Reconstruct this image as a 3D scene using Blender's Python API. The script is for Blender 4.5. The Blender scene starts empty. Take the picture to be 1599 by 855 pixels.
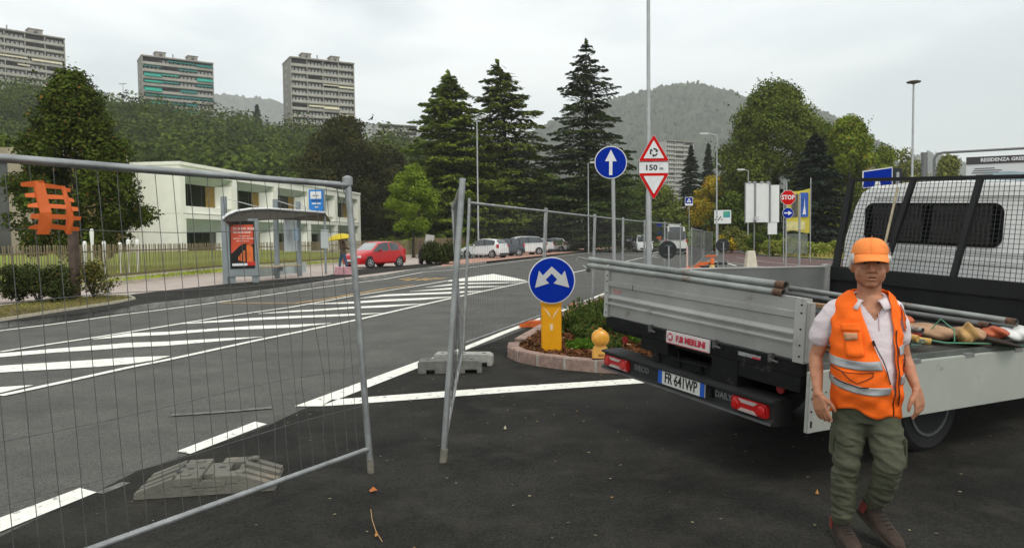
import bpy, bmesh, math, random
import numpy as np
from mathutils import Vector, Matrix, Euler
random.seed(7); rng=np.random.default_rng(11)
S=bpy.context.scene
COL=S.collection
# ------------------------------------------------------------------ camera
F=1150.0; CX=799.5; CY=427.5; CH=1.60
PITCH=math.radians(2.75); ROLL=math.radians(0.6)
f_=Vector((0,math.cos(PITCH),-math.sin(PITCH))); _r=Vector((1,0,0)); _u=_r.cross(f_)
r_=_r*math.cos(ROLL)-_u*math.sin(ROLL); u_=_r*math.sin(ROLL)+_u*math.cos(ROLL)
cd=bpy.data.cameras.new('camera'); cam=bpy.data.objects.new('camera',cd); COL.objects.link(cam)
cd.sensor_width=36; cd.lens=36*F/1599; cd.clip_start=.05; cd.clip_end=20000
m=Matrix((r_,u_,-f_)).transposed().to_4x4(); m.translation=(0,0,CH); cam.matrix_world=m
S.camera=cam; S.render.resolution_x=1024; S.render.resolution_y=547
def ray(px,py): return f_+r_*((px-CX)/F)+u_*((CY-py)/F)
def G(px,py,z=0.0):
    d=ray(px,py); t=(z-CH)/d.z; return Vector((0,0,CH))+d*t
def at(px,py,Y):
    d=ray(px,py); return Vector((0,0,CH))+d*(Y/d.y)
# ------------------------------------------------------------------ world, sun, view
S.view_settings.view_transform='Standard'; S.view_settings.look='None'; S.view_settings.gamma=1; S.view_settings.exposure=0.66
HAZE_D=.00030
SUN_EL=math.radians(55); SUN_AZ=math.radians(150)
W=bpy.data.worlds.new('World'); S.world=W; W.use_nodes=True; nt=W.node_tree; N=nt.nodes; L=nt.links; N.clear()
out=N.new('ShaderNodeOutputWorld'); add=N.new('ShaderNodeAddShader')
bg1=N.new('ShaderNodeBackground'); sky=N.new('ShaderNodeTexSky'); sky.sky_type='NISHITA'; sky.sun_disc=False
sky.sun_elevation=SUN_EL; sky.sun_rotation=SUN_AZ; L.new(sky.outputs[0],bg1.inputs[0]); bg1.inputs[1].default_value=.05
bg2=N.new('ShaderNodeBackground'); bg2.inputs[1].default_value=.95
tc=N.new('ShaderNodeTexCoord'); mp=N.new('ShaderNodeMapping'); mp.inputs['Scale'].default_value=(1.5,1.5,5.0)
L.new(tc.outputs['Generated'],mp.inputs[0])
no=N.new('ShaderNodeTexNoise'); no.inputs['Scale'].default_value=1.6; no.inputs['Detail'].default_value=5; no.inputs['Roughness'].default_value=.5; no.inputs['Distortion'].default_value=.3
L.new(mp.outputs[0],no.inputs[0])
cr=N.new('ShaderNodeValToRGB'); cr.color_ramp.elements[0].position=.34; cr.color_ramp.elements[0].color=(.50,.515,.475,1)
cr.color_ramp.elements[1].position=.60; cr.color_ramp.elements[1].color=(.86,.85,.77,1)
L.new(no.outputs[0],cr.inputs[0])
# a broad grey cloud bank low towards the right, part of the cloud cover itself
def dirv(px,py): return ray(px,py).normalized()
def blob(px,py,sx,sy,amt,prev,col):
    d=dirv(px,py); ax=Vector((d.y,-d.x,0)).normalized(); az=ax.cross(d)
    vs=N.new('ShaderNodeVectorMath'); vs.operation='SUBTRACT'; L.new(tc.outputs['Generated'],vs.inputs[0]); vs.inputs[1].default_value=d
    # distort
    n2=N.new('ShaderNodeTexNoise'); n2.inputs['Scale'].default_value=7; n2.inputs['Detail'].default_value=3; L.new(tc.outputs['Generated'],n2.inputs[0])
    vv=N.new('ShaderNodeVectorMath'); vv.operation='MULTIPLY_ADD'; L.new(n2.outputs[1],vv.inputs[0]); vv.inputs[1].default_value=(.10,.10,.06); L.new(vs.outputs[0],vv.inputs[2])
    v3=N.new('ShaderNodeVectorMath'); v3.operation='SUBTRACT'; L.new(vv.outputs[0],v3.inputs[0]); v3.inputs[1].default_value=(.05,.05,.03)
    res=[]
    for a,s in ((ax,sx),(az,sy)):
        dt=N.new('ShaderNodeVectorMath'); dt.operation='DOT_PRODUCT'; L.new(v3.outputs[0],dt.inputs[0]); dt.inputs[1].default_value=a/s
        pw=N.new('ShaderNodeMath'); pw.operation='MULTIPLY'; L.new(dt.outputs['Value'],pw.inputs[0]); L.new(dt.outputs['Value'],pw.inputs[1]); res.append(pw)
    sm=N.new('ShaderNodeMath'); sm.operation='ADD'; L.new(res[0].outputs[0],sm.inputs[0]); L.new(res[1].outputs[0],sm.inputs[1])
    mr=N.new('ShaderNodeMapRange'); mr.interpolation_type='SMOOTHSTEP'; L.new(sm.outputs[0],mr.inputs[0]); mr.inputs[1].default_value=.25; mr.inputs[2].default_value=1.2; mr.inputs[3].default_value=amt; mr.inputs[4].default_value=0
    mx=N.new('ShaderNodeMixRGB'); L.new(mr.outputs[0],mx.inputs[0]); L.new(prev,mx.inputs[1]); mx.inputs[2].default_value=col
    return mx.outputs[0]
c=blob(1500,170,.17,.065,1.0,cr.outputs[0],(.46,.49,.47,1))
c=blob(1640,120,.16,.08,.85,c,(.48,.51,.49,1))
c=blob(1350,100,.35,.20,.35,c,(.66,.68,.65,1))
c=blob(380,170,.12,.04,.35,c,(.66,.69,.70,1))
L.new(c,bg2.inputs[0]); L.new(bg1.outputs[0],add.inputs[0]); L.new(bg2.outputs[0],add.inputs[1]); L.new(add.outputs[0],out.inputs[0])
sd=bpy.data.lights.new('sun','SUN'); sd.energy=.9; sd.angle=math.radians(18); sd.color=(1,.93,.82)
so=bpy.data.objects.new('sun',sd); COL.objects.link(so); so.rotation_euler=Euler((math.pi/2-SUN_EL,0,math.pi-SUN_AZ),'XYZ')
# ------------------------------------------------------------------ materials
MC={}
def mat(name,col,rough=.6,metal=0,var=.0,vs=8,bump=0,bs=40,spec=None,col2=None,emit=None,coat=0,alpha=1,detail=4,wear=None,sub=None):
    if name in MC: return MC[name]
    m=bpy.data.materials.new(name); m.use_nodes=True; n=m.node_tree.nodes; l=m.node_tree.links; b=n['Principled BSDF']
    b.inputs['Roughness'].default_value=rough; b.inputs['Metallic'].default_value=metal; b.inputs['Coat Weight'].default_value=coat
    b.inputs['Specular IOR Level'].default_value=(.5 if metal or coat or rough<.2 else .28) if spec is None else spec
    c=(*col,1); b.inputs['Base Color'].default_value=c
    tc=n.new('ShaderNodeTexCoord')
    if var>0:
        t=n.new('ShaderNodeTexNoise'); t.inputs['Scale'].default_value=vs; t.inputs['Detail'].default_value=detail; t.inputs['Roughness'].default_value=.62; l.new(tc.outputs['Object'],t.inputs[0])
        r=n.new('ShaderNodeValToRGB'); lo=col2 or tuple(max(0,x*(1-var)) for x in col); hi=col if col2 else tuple(min(1,x*(1+var*.6)) for x in col)
        r.color_ramp.elements[0].position=.32; r.color_ramp.elements[1].position=.68; r.color_ramp.elements[0].color=(*lo,1); r.color_ramp.elements[1].color=(*hi,1)
        l.new(t.outputs[0],r.inputs[0]); src=r.outputs[0]
        if wear:
            t2=n.new('ShaderNodeTexNoise'); t2.inputs['Scale'].default_value=wear[1]; t2.inputs['Detail'].default_value=8; t2.inputs['Roughness'].default_value=.7; l.new(tc.outputs['Object'],t2.inputs[0])
            r2=n.new('ShaderNodeMapRange'); r2.inputs[1].default_value=wear[2]; r2.inputs[2].default_value=wear[2]+.06; l.new(t2.outputs[0],r2.inputs[0])
            mx=n.new('ShaderNodeMixRGB'); l.new(r2.outputs[0],mx.inputs[0]); l.new(src,mx.inputs[1]); mx.inputs[2].default_value=(*wear[0],1); src=mx.outputs[0]
        l.new(src,b.inputs['Base Color'])
    if bump:
        t=n.new('ShaderNodeTexNoise'); t.inputs['Scale'].default_value=bs; t.inputs['Detail'].default_value=3; l.new(tc.outputs['Object'],t.inputs[0])
        bp=n.new('ShaderNodeBump'); bp.inputs['Strength'].default_value=bump; bp.inputs['Distance'].default_value=.01; l.new(t.outputs[0],bp.inputs['Height']); l.new(bp.outputs[0],b.inputs['Normal'])
    if emit: b.inputs['Emission Color'].default_value=c; b.inputs['Emission Strength'].default_value=emit
    if alpha<1: b.inputs['Alpha'].default_value=alpha
    MC[name]=m; return m
def leafmat(name,c1,c2,c3=None,p3=.9,ns=.55):
    c1,c2,c3=[None if c is None else (c[0]*1.2,c[1]*1.16,c[2]*.85) for c in (c1,c2,c3)]
    m=bpy.data.materials.new(name); m.use_nodes=True; n=m.node_tree.nodes; l=m.node_tree.links; b=n['Principled BSDF']
    g=n.new('ShaderNodeNewGeometry'); r=n.new('ShaderNodeValToRGB'); e=r.color_ramp.elements
    e[0].color=(*c1,1); e[1].color=(*c2,1); e[1].position=.8
    if c3: x=e.new(p3); x.color=(*c2,1); y=e.new(min(1,p3+.02)); y.color=(*c3,1)
    tc=n.new('ShaderNodeTexCoord'); t=n.new('ShaderNodeTexNoise'); t.inputs['Scale'].default_value=ns; t.inputs['Detail'].default_value=2; l.new(tc.outputs['Object'],t.inputs[0])
    l.new(g.outputs['Random Per Island'],r.inputs[0])
    hv=n.new('ShaderNodeHueSaturation'); mr=n.new('ShaderNodeMapRange'); mr.inputs[1].default_value=.3; mr.inputs[2].default_value=.7; mr.inputs[3].default_value=.5 if ns<.2 else .62; mr.inputs[4].default_value=1.6 if ns<.2 else 1.38
    l.new(t.outputs[0],mr.inputs[0]); l.new(mr.outputs[0],hv.inputs['Value']); l.new(r.outputs[0],hv.inputs['Color'])
    l.new(hv.outputs[0],b.inputs['Base Color']); b.inputs['Roughness'].default_value=.8; b.inputs['Specular IOR Level'].default_value=.06
    tr=n.new('ShaderNodeBsdfTranslucent'); l.new(hv.outputs[0],tr.inputs[0]); mx=n.new('ShaderNodeMixShader'); mx.inputs[0].default_value=.22
    l.new(b.outputs[0],mx.inputs[1]); l.new(tr.outputs[0],mx.inputs[2]); l.new(mx.outputs[0],n['Material Output'].inputs[0]); return m
def asphalt(name,c,c2,stain=.5,rough=.8,spec=.25):
    m=bpy.data.materials.new(name); m.use_nodes=True; n=m.node_tree.nodes; l=m.node_tree.links; b=n['Principled BSDF']
    tc=n.new('ShaderNodeTexCoord')
    def noise(s,d,ro=.6):
        t=n.new('ShaderNodeTexNoise'); t.inputs['Scale'].default_value=s; t.inputs['Detail'].default_value=d; t.inputs['Roughness'].default_value=ro; l.new(tc.outputs['Object'],t.inputs[0]); return t.outputs[0]
    a=noise(.8,7,.68); r=n.new('ShaderNodeValToRGB'); r.color_ramp.elements[0].position=.35; r.color_ramp.elements[1].position=.7; r.color_ramp.elements[0].color=(*c,1); r.color_ramp.elements[1].color=(*c2,1); l.new(a,r.inputs[0])
    v=n.new('ShaderNodeTexVoronoi'); v.inputs['Scale'].default_value=110; l.new(tc.outputs['Object'],v.inputs[0])
    bw=n.new('ShaderNodeRGBToBW'); l.new(v.outputs['Color'],bw.inputs[0])
    mr=n.new('ShaderNodeMapRange'); mr.inputs[3].default_value=.45; mr.inputs[4].default_value=1.7; l.new(bw.outputs[0],mr.inputs[0])
    mu=n.new('ShaderNodeMixRGB'); mu.blend_type='MULTIPLY'; mu.inputs[0].default_value=1; l.new(r.outputs[0],mu.inputs[1]); l.new(mr.outputs[0],mu.inputs[2])
    n3=noise(2.3,8,.7); r3=n.new('ShaderNodeMapRange'); r3.inputs[1].default_value=.5; r3.inputs[2].default_value=.74; r3.inputs[4].default_value=stain; l.new(n3,r3.inputs[0])
    mx=n.new('ShaderNodeMixRGB'); l.new(r3.outputs[0],mx.inputs[0]); l.new(mu.outputs[0],mx.inputs[1]); mx.inputs[2].default_value=(c2[0]*1.7,c2[1]*1.65,c2[2]*1.5,1); l.new(mx.outputs[0],b.inputs['Base Color'])
    b.inputs['Roughness'].default_value=rough; b.inputs['Specular IOR Level'].default_value=spec
    bp=n.new('ShaderNodeBump'); bp.inputs['Strength'].default_value=.5; bp.inputs['Distance'].default_value=.004; l.new(v.outputs['Distance'],bp.inputs['Height']); l.new(bp.outputs[0],b.inputs['Normal'])
    return m
# ------------------------------------------------------------------ object helpers
def tag(o,label=None,cat=None,group=None,kind=None):
    if label: o['label']=label
    if cat: o['category']=cat
    if group: o['group']=group
    if kind: o['kind']=kind
    return o
def empty(name,loc=(0,0,0),rz=0,label=None,cat=None,group=None,scale=1):
    o=bpy.data.objects.new(name,None); COL.objects.link(o); o.location=loc; o.rotation_euler=(0,0,rz); o.scale=(scale,)*3; o.empty_display_size=.2
    return tag(o,label,cat,group)
def link(name,me,parent=None,loc=None):
    o=bpy.data.objects.new(name,me); COL.objects.link(o)
    if parent is not None: o.parent=parent
    if loc is not None: o.location=loc
    return o
def kids(o): return [c for c in bpy.data.objects if c.parent==o]
def copy_tree(o,parent=None,_m=None):
    if _m is None:
        _m={}
        for x in bpy.data.objects: 
            if x.parent: _m.setdefault(x.parent.name,[]).append(x)
    c=o.copy(); COL.objects.link(c)
    if parent: c.parent=parent
    for ch in _m.get(o.name,[]): copy_tree(ch,c,_m)
    return c
class MB:
    def __init__(s): s.v=[];s.f=[]
    def poly(s,pts,faces):
        n=len(s.v); s.v+= [tuple(p) for p in pts]; s.f+=[tuple(i+n for i in f) for f in faces]; return s
    def face(s,pts): return s.poly(pts,[tuple(range(len(pts)))])
    def box(s,c,d,rot=None,taper=1):
        hx,hy,hz=d[0]/2,d[1]/2,d[2]/2; P=[]
        for z in (-1,1):
            k=taper if z>0 else 1
            for x,y in ((-1,-1),(1,-1),(1,1),(-1,1)): P.append(Vector((x*hx*k,y*hy*k,z*hz)))
        if rot: P=[rot@p for p in P]
        P=[p+Vector(c) for p in P]
        return s.poly(P,[(3,2,1,0),(4,5,6,7),(0,1,5,4),(1,2,6,5),(2,3,7,6),(3,0,4,7)])
    def bx(s,x0,x1,y0,y1,z0,z1): return s.box(((x0+x1)/2,(y0+y1)/2,(z0+z1)/2),(x1-x0,y1-y0,z1-z0))
    def tube(s,pts,r,n=10,cap=True):
        pts=[Vector(p) for p in pts]; rs=r if isinstance(r,(list,tuple)) else [r]*len(pts)
        R=[]
        up=None
        for i,p in enumerate(pts):
            t=((pts[min(i+1,len(pts)-1)]-pts[max(i-1,0)])).normalized()
            if up is None: up=t.orthogonal().normalized()
            a=(up-t*up.dot(t)); a=a.normalized() if a.length>1e-6 else t.orthogonal().normalized(); up=a; b=t.cross(a)
            R.append([p+(a*math.cos(2*math.pi*k/n)+b*math.sin(2*math.pi*k/n))*rs[i] for k in range(n)])
        base=len(s.v)
        for ring in R: s.v+=[tuple(q) for q in ring]
        for i in range(len(R)-1):
            for k in range(n):
                a=base+i*n+k; b=base+i*n+(k+1)%n; s.f.append((a,b,b+n,a+n))
        if cap: s.f.append(tuple(base+k for k in range(n))[::-1]); s.f.append(tuple(base+(len(R)-1)*n+k for k in range(n)))
        return s
    def prism(s,poly,z0,z1):
        n=len(poly); P=[(x,y,z0) for x,y in poly]+[(x,y,z1) for x,y in poly]
        return s.poly(P,[tuple(range(n))[::-1],tuple(range(n,2*n))]+[(i,(i+1)%n,n+(i+1)%n,n+i) for i in range(n)])
    def prism_y(s,poly,y0,y1):   # poly in x,z extruded along y (y0 front)
        n=len(poly); P=[(x,y0,z) for x,z in poly]+[(x,y1,z) for x,z in poly]
        return s.poly(P,[tuple(range(n)),tuple(range(n,2*n))[::-1]]+[(i,n+i,n+(i+1)%n,(i+1)%n) for i in range(n)])
    def prism_x(s,poly,x0,x1):   # poly in y,z
        n=len(poly); P=[(x0,y,z) for y,z in poly]+[(x1,y,z) for y,z in poly]
        return s.poly(P,[tuple(range(n))[::-1],tuple(range(n,2*n))]+[(i,(i+1)%n,n+(i+1)%n,n+i) for i in range(n)])
    def lathe(s,prof,n=16,c=(0,0,0),axis='z'):
        base=len(s.v)
        for r,z in prof:
            for k in range(n):
                a=2*math.pi*k/n; x,y=r*math.cos(a),r*math.sin(a)
                p=(x,y,z) if axis=='z' else ((z,x,y) if axis=='x' else (x,z,y))
                s.v.append((p[0]+c[0],p[1]+c[1],p[2]+c[2]))
        for i in range(len(prof)-1):
            for k in range(n): a=base+i*n+k; b=base+i*n+(k+1)%n; s.f.append((a,b,b+n,a+n))
        s.f.append(tuple(base+k for k in range(n))); s.f.append(tuple(base+(len(prof)-1)*n+k for k in range(n)))
        return s
    def grid(s,rows,close=False):
        n=len(rows[0]); base=len(s.v)
        for r in rows: s.v+=[tuple(p) for p in r]
        for i in range(len(rows)-1):
            for k in range(n if close else n-1):
                a=base+i*n+k; b=base+i*n+(k+1)%n; s.f.append((a,b,b+n,a+n))
        return s
    def build(s,name,m,parent=None,smooth=None,loc=None,bevel=0,fix=True):
        me=bpy.data.meshes.new(name); me.from_pydata(s.v,[],s.f)
        if fix or bevel:
            b=bmesh.new(); b.from_mesh(me); 
            bmesh.ops.delete(b,geom=[v for v in b.verts if not v.link_faces],context='VERTS')
            if fix: bmesh.ops.recalc_face_normals(b,faces=b.faces)
            if bevel: bmesh.ops.bevel(b,geom=b.edges[:],offset=bevel,segments=2,affect='EDGES',clamp_overlap=True)
            b.to_mesh(me); b.free()
        if m: me.materials.append(m)
        if smooth is not None:
            me.polygons.foreach_set('use_smooth',[True]*len(me.polygons)); me.set_sharp_from_angle(angle=math.radians(smooth))
        me.update(); return link(name,me,parent,loc)
def npmesh(name,V,Fq,m,parent=None,smooth=False):
    me=bpy.data.meshes.new(name); V=np.asarray(V,np.float32); Fq=np.asarray(Fq,np.int32); k=Fq.shape[1]
    me.vertices.add(len(V)); me.vertices.foreach_set('co',V.ravel()); me.loops.add(Fq.size); me.loops.foreach_set('vertex_index',Fq.ravel())
    me.polygons.add(len(Fq)); me.polygons.foreach_set('loop_start',np.arange(0,Fq.size,k,dtype=np.int32)); me.polygons.foreach_set('loop_total',np.full(len(Fq),k,np.int32))
    if smooth: me.polygons.foreach_set('use_smooth',np.ones(len(Fq),bool))
    me.update(calc_edges=True); me.materials.append(m); return link(name,me,parent)
def text(s,size,m,name='lettering',parent=None,mtx=None,bold=.02,align='CENTER',ext=.001,sx=1.0,spacing=1.0):
    cu=bpy.data.curves.new('t','FONT'); cu.body=s; cu.size=size; cu.offset=bold*size; cu.extrude=ext; cu.align_x=align; cu.align_y='CENTER'; cu.resolution_u=2; cu.space_character=spacing
    o=bpy.data.objects.new('t',cu); COL.objects.link(o); dg=bpy.context.evaluated_depsgraph_get(); me=bpy.data.meshes.new_from_object(o.evaluated_get(dg)); bpy.data.objects.remove(o)
    me.transform(Matrix.Diagonal((sx,1,1,1)))
    if mtx is not None: me.transform(mtx)
    me.materials.clear(); me.materials.append(m); me.name=name; return link(name,me,parent)
RX90=Matrix.Rotation(math.pi/2,4,'X')    # text plane facing -y, up z
def remesh(mbs,name,m,parent=None,vox=.006,smooth=6,fn=None):
    me=bpy.data.meshes.new(name); me.from_pydata(mbs.v,[],mbs.f); b=bmesh.new(); b.from_mesh(me); bmesh.ops.recalc_face_normals(b,faces=b.faces); b.to_mesh(me); b.free()
    o=bpy.data.objects.new(name,me); COL.objects.link(o); r=o.modifiers.new('r','REMESH'); r.mode='VOXEL'; r.voxel_size=vox
    sm=o.modifiers.new('s','SMOOTH'); sm.iterations=smooth; sm.factor=.5
    dg=bpy.context.evaluated_depsgraph_get(); m2=bpy.data.meshes.new_from_object(o.evaluated_get(dg)); bpy.data.objects.remove(o)
    if fn: fn(m2)
    m2.polygons.foreach_set('use_smooth',[True]*len(m2.polygons)); m2.materials.clear(); m2.materials.append(m); m2.name=name; m2.update()
    return link(name,m2,parent)
def ell(mb,c,r,n=14,rot=None):
    prof=[]
    base=len(mb.v)
    for i in range(1,n):
        a=math.pi*i/n
        for k in range(n*2):
            b=math.pi*k/n; p=Vector((r[0]*math.sin(a)*math.cos(b),r[1]*math.sin(a)*math.sin(b),r[2]*math.cos(a)))
            if rot: p=rot@p
            mb.v.append(tuple(p+Vector(c)))
    t=Vector((0,0,r[2])); q=-t
    if rot: t=rot@t; q=rot@q
    mb.v.append(tuple(t+Vector(c))); mb.v.append(tuple(q+Vector(c))); T=len(mb.v)-2
    for i in range(n-2):
        for k in range(2*n): a=base+i*2*n+k; b=base+i*2*n+(k+1)%(2*n); mb.f.append((a,b,b+2*n,a+2*n))
    for k in range(2*n):
        mb.f.append((T,base+(k+1)%(2*n),base+k)); l0=base+(n-2)*2*n; mb.f.append((T+1,l0+k,l0+(k+1)%(2*n)))
def limb(mb,pts,rs,n=14,flat=1.0):
    """tapered closed limb with rounded ends; rs radii; finer interpolation"""
    P=[Vector(p) for p in pts]; Q=[];R=[]
    for i in range(len(P)-1):
        for t in (0,.25,.5,.75):
            Q.append(P[i].lerp(P[i+1],t)); R.append(rs[i]*(1-t)+rs[i+1]*t)
    Q.append(P[-1]);R.append(rs[-1])
    d0=(Q[0]-Q[1]).normalized(); d1=(Q[-1]-Q[-2]).normalized()
    Q=[Q[0]+d0*R[0]*.8,Q[0]+d0*R[0]*.5]+Q+[Q[-1]+d1*R[-1]*.5,Q[-1]+d1*R[-1]*.8]; R=[R[0]*.45,R[0]*.83]+R+[R[-1]*.83,R[-1]*.45]
    mb.tube(Q,R,n)
def ovals(mb,secs,n=28):
    """stack of (cx,cy,cz,rx,ry[,power]) horizontal superellipse sections closed"""
    rows=[]
    for sct in secs:
        cx,cy,cz,rx,ry=sct[:5]; pw=sct[5] if len(sct)>5 else 2.3; row=[]
        for k in range(n):
            a=2*math.pi*k/n; ca,sa=math.cos(a),math.sin(a)
            row.append((cx+rx*math.copysign(abs(ca)**(2/pw),ca),cy+ry*math.copysign(abs(sa)**(2/pw),sa),cz))
        rows.append(row)
    b=len(mb.v); mb.grid(rows,True); mb.f.append(tuple(b+k for k in range(n))); e=len(mb.v)-n; mb.f.append(tuple(e+k for k in range(n)))
# ------------------------------------------------------------------ foliage generators
def quads_at(P,Nrm,size,asp=1.0,T=None):
    n=len(P); Nrm=Nrm/np.linalg.norm(Nrm,axis=1,keepdims=True)
    if T is None: T=rng.normal(size=(n,3))
    T=T-Nrm*(T*Nrm).sum(1,keepdims=True); T/=np.linalg.norm(T,axis=1,keepdims=True)+1e-9; B=np.cross(Nrm,T)
    sz=(size if np.ndim(size) else np.full(n,size))[:,None]*rng.uniform(.6,1.3,(n,1))
    a=T*sz*.5*asp; b=B*sz*.5
    V=np.stack([P-a,P-b*.9,P+a,P+b*.9],1).reshape(-1,3); Fq=np.arange(4*n).reshape(n,4); return V,Fq
def crown(lobes,n,leaf,shell=.55,up=.35):
    """lobes: list (x,y,z,rx,ry,rz); points scattered near the lobes' outer shells"""
    Lb=np.array(lobes,float); vol=Lb[:,3]*Lb[:,4]+Lb[:,3]*Lb[:,5]; idx=rng.choice(len(Lb),n,p=vol/vol.sum())
    d=rng.normal(size=(n,3)); d/=np.linalg.norm(d,axis=1,keepdims=True); r=shell+(1-shell)*rng.random(n)**.6
    r*=1+.12*rng.normal(size=n)
    P=Lb[idx,:3]+d*Lb[idx,3:]*r[:,None]; Nn=d+rng.normal(size=(n,3))*.55+np.array([0,0,up]); return quads_at(P,Nn,leaf,1.3)
def lobeset(cx,cy,z0,z1,prof,count,lr,ry=1.0,seed=None):
    """prof(t)->radius at relative height; scatter lobes"""
    out=[]
    for i in range(count):
        t=random.random()**.85; R=prof(t); a=random.random()*2*math.pi; q=(.35+.65*random.random()**.5)*max(0,R-lr*.5)
        s=lr*random.uniform(.65,1.25)
        out.append((cx+q*math.cos(a),cy+q*math.sin(a)*ry,z0+(z1-z0)*t,s,s,s*random.uniform(.65,.95)))
    return out
bark=mat('bark',(.055,.045,.035),.9,0,.5,6,.8,20)
def broad_tree(name,base,h,z0,prof,lm,label,cat='tree',group=None,nl=60,lr=1.0,n=12000,leaf=.16,tr=.16,up=.35,ry=1.0,limbs=7,trunk_top=.8,bare=0):
    root=empty(name,base,0,label,cat,group)
    lobes=lobeset(0,0,z0,h,prof,nl,lr,ry)
    V,Fq=crown(lobes,n,leaf,up=up)
    if bare:   # loose sprigs standing out of the outline
        P=[];Nn=[]
        for i in range(bare):
            a=random.random()*6.283; t=random.uniform(.55,1.0); R=prof(t)*random.uniform(.8,1.0); zz=z0+(h-z0)*t
            for k in range(12):
                q=1+k*.035; P.append((R*q*math.cos(a)+random.gauss(0,.12),R*q*math.sin(a)+random.gauss(0,.12),zz+lr*.5+k*.12+random.gauss(0,.1))); Nn.append((random.gauss(0,1),random.gauss(0,1),1))
        V2,F2=quads_at(np.array(P),np.array(Nn),leaf*.9,1.3); Fq=np.vstack([Fq,F2+len(V)]); V=np.vstack([V,V2])
    npmesh('crown',V,Fq,lm,root)
    b=MB(); b.tube([(0,0,-.1),(.02,0,h*.12),(random.uniform(-.1,.1),0,h*.4),(random.uniform(-.2,.2),.1,h*trunk_top)],[tr*1.25,tr,tr*.75,tr*.18],9)
    b.build('trunk',bark,root,40)
    b=MB()
    for i in range(limbs):
        lb=random.choice(lobes); zz=h*random.uniform(.25,.55); b.tube([(0,0,zz),(lb[0]*.4,lb[1]*.4,zz+(lb[2]-zz)*.45),(lb[0]*.95,lb[1]*.95,lb[2])],[tr*.42,tr*.26,tr*.08],6)
    b.build('limbs',bark,root,40)
    return root
def conifer(name,base,h,R,lm,label,z0=.06,pw=.8,whorl=.55,droop=.25,dens=55,leaf=.32,lean=0,group=None,thin=0.0,tr=.3,flat=.12,cat='tree',asym=.25,nb=7):
    root=empty(name,base,0,label,cat,group); P=[];Nn=[];TT=[];b=MB()
    z=h*z0; lev=0
    while z<h*.985:
        t=z/h; Rr=R*(1-t)**pw*random.uniform(.8,1.12)+.12; k=nb if t<.8 else 5; off=random.random()*6.28
        for j in range(k):
            if random.random()<thin*(1 if t>.25 else .5): continue
            a=off+6.283*j/k+random.uniform(-.3,.3); l=Rr*random.uniform(1-asym,1.08); dx,dy=math.cos(a),math.sin(a)
            rise=random.uniform(-.05,.22)*(1 if t<.6 else 1.6); dr=droop*random.uniform(.6,1.4)
            m=max(6,int(dens*l/R*1.0)); s=rng.random(m)**.8; s=.12+.9*s
            wv=(.32*l*np.sin(np.pi*np.clip(s,0,1)**.8)+.08)*rng.uniform(-1,1,m)
            cx=dx*l*s-dy*wv; cy=dy*l*s+dx*wv; cz=z+l*(rise*s-dr*s*s)-np.abs(wv)*.25+rng.normal(0,flat*.5,m)
            P.append(np.stack([cx,cy,cz],1)); Nn.append(np.stack([dx*.25+rng.normal(0,.3,m),dy*.25+rng.normal(0,.3,m),np.ones(m)],1)); TT.append(np.stack([dx*np.ones(m)-dy*wv*.5,dy*np.ones(m)+dx*wv*.5,np.full(m,-.25)],1)+rng.normal(0,.35,(m,3)))
            if l>1.0: b.tube([(0,0,z),(dx*l*.5,dy*l*.5,z+l*(rise*.5-dr*.25)),(dx*l*.92,dy*l*.92,z+l*(rise*.92-dr*.85))],[.02+.012*l,.012+.006*l,.01],5)
        z+=whorl*random.uniform(.7,1.25)*(1 if t<.75 else .6); lev+=1
    m=60; P.append(np.stack([rng.normal(0,.08,m),rng.normal(0,.08,m),h*(.95+.06*rng.random(m))],1)); Nn.append(rng.normal(size=(m,3))); TT.append(rng.normal(size=(m,3)))
    P=np.vstack(P);Nn=np.vstack(Nn);TT=np.vstack(TT)
    if lean: P[:,0]+=lean*(P[:,2]/h)**2
    V,Fq=quads_at(P,Nn,leaf,1.7,TT); npmesh('crown',V,Fq,lm,root)
    T=MB(); T.tube([(0,0,-.1),(0,0,h*.4),(lean*.3,0,h*.7),(lean*.9,0,h*.97)],[tr,tr*.7,tr*.4,.03],9); T.build('trunk',bark,root,40)
    b.build('limbs',bark,root,40)
    return root
def shrub(name,base,dims,lm,label,n=3000,leaf=.06,cat='shrub',group=None,boxy=False,stems=6,lr=.3,nl=20):
    root=empty(name,base,0,label,cat,group); w,d,h=dims
    if boxy:
        lobes=[(random.uniform(-w/2,w/2)*.85,random.uniform(-d/2,d/2)*.7,random.uniform(.2,.88)*h,lr,lr*.8,lr*.7) for i in range(nl)]
    else:
        lobes=[]
        for i in range(nl):
            t=random.random(); k=math.sin(math.pi*(.2+.75*t)); a=random.random()*6.28; q=random.random()**.5*k
            lobes.append((q*w/2*math.cos(a)*.8,q*d/2*math.sin(a)*.8,h*(.25+.62*t),lr,lr,lr*.8))
    V,Fq=crown(lobes,n,leaf,.4,.3); npmesh('foliage',V,Fq,lm,root); b=MB()
    for i in range(stems):
        a=random.random()*6.28; b.tube([(0,0,0),(w*.15*math.cos(a),d*.15*math.sin(a),h*.35),(w*.32*math.cos(a),d*.32*math.sin(a),h*.75)],[.02,.012,.006],5)
    b.build('stem',bark,root,40); return root
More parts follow.
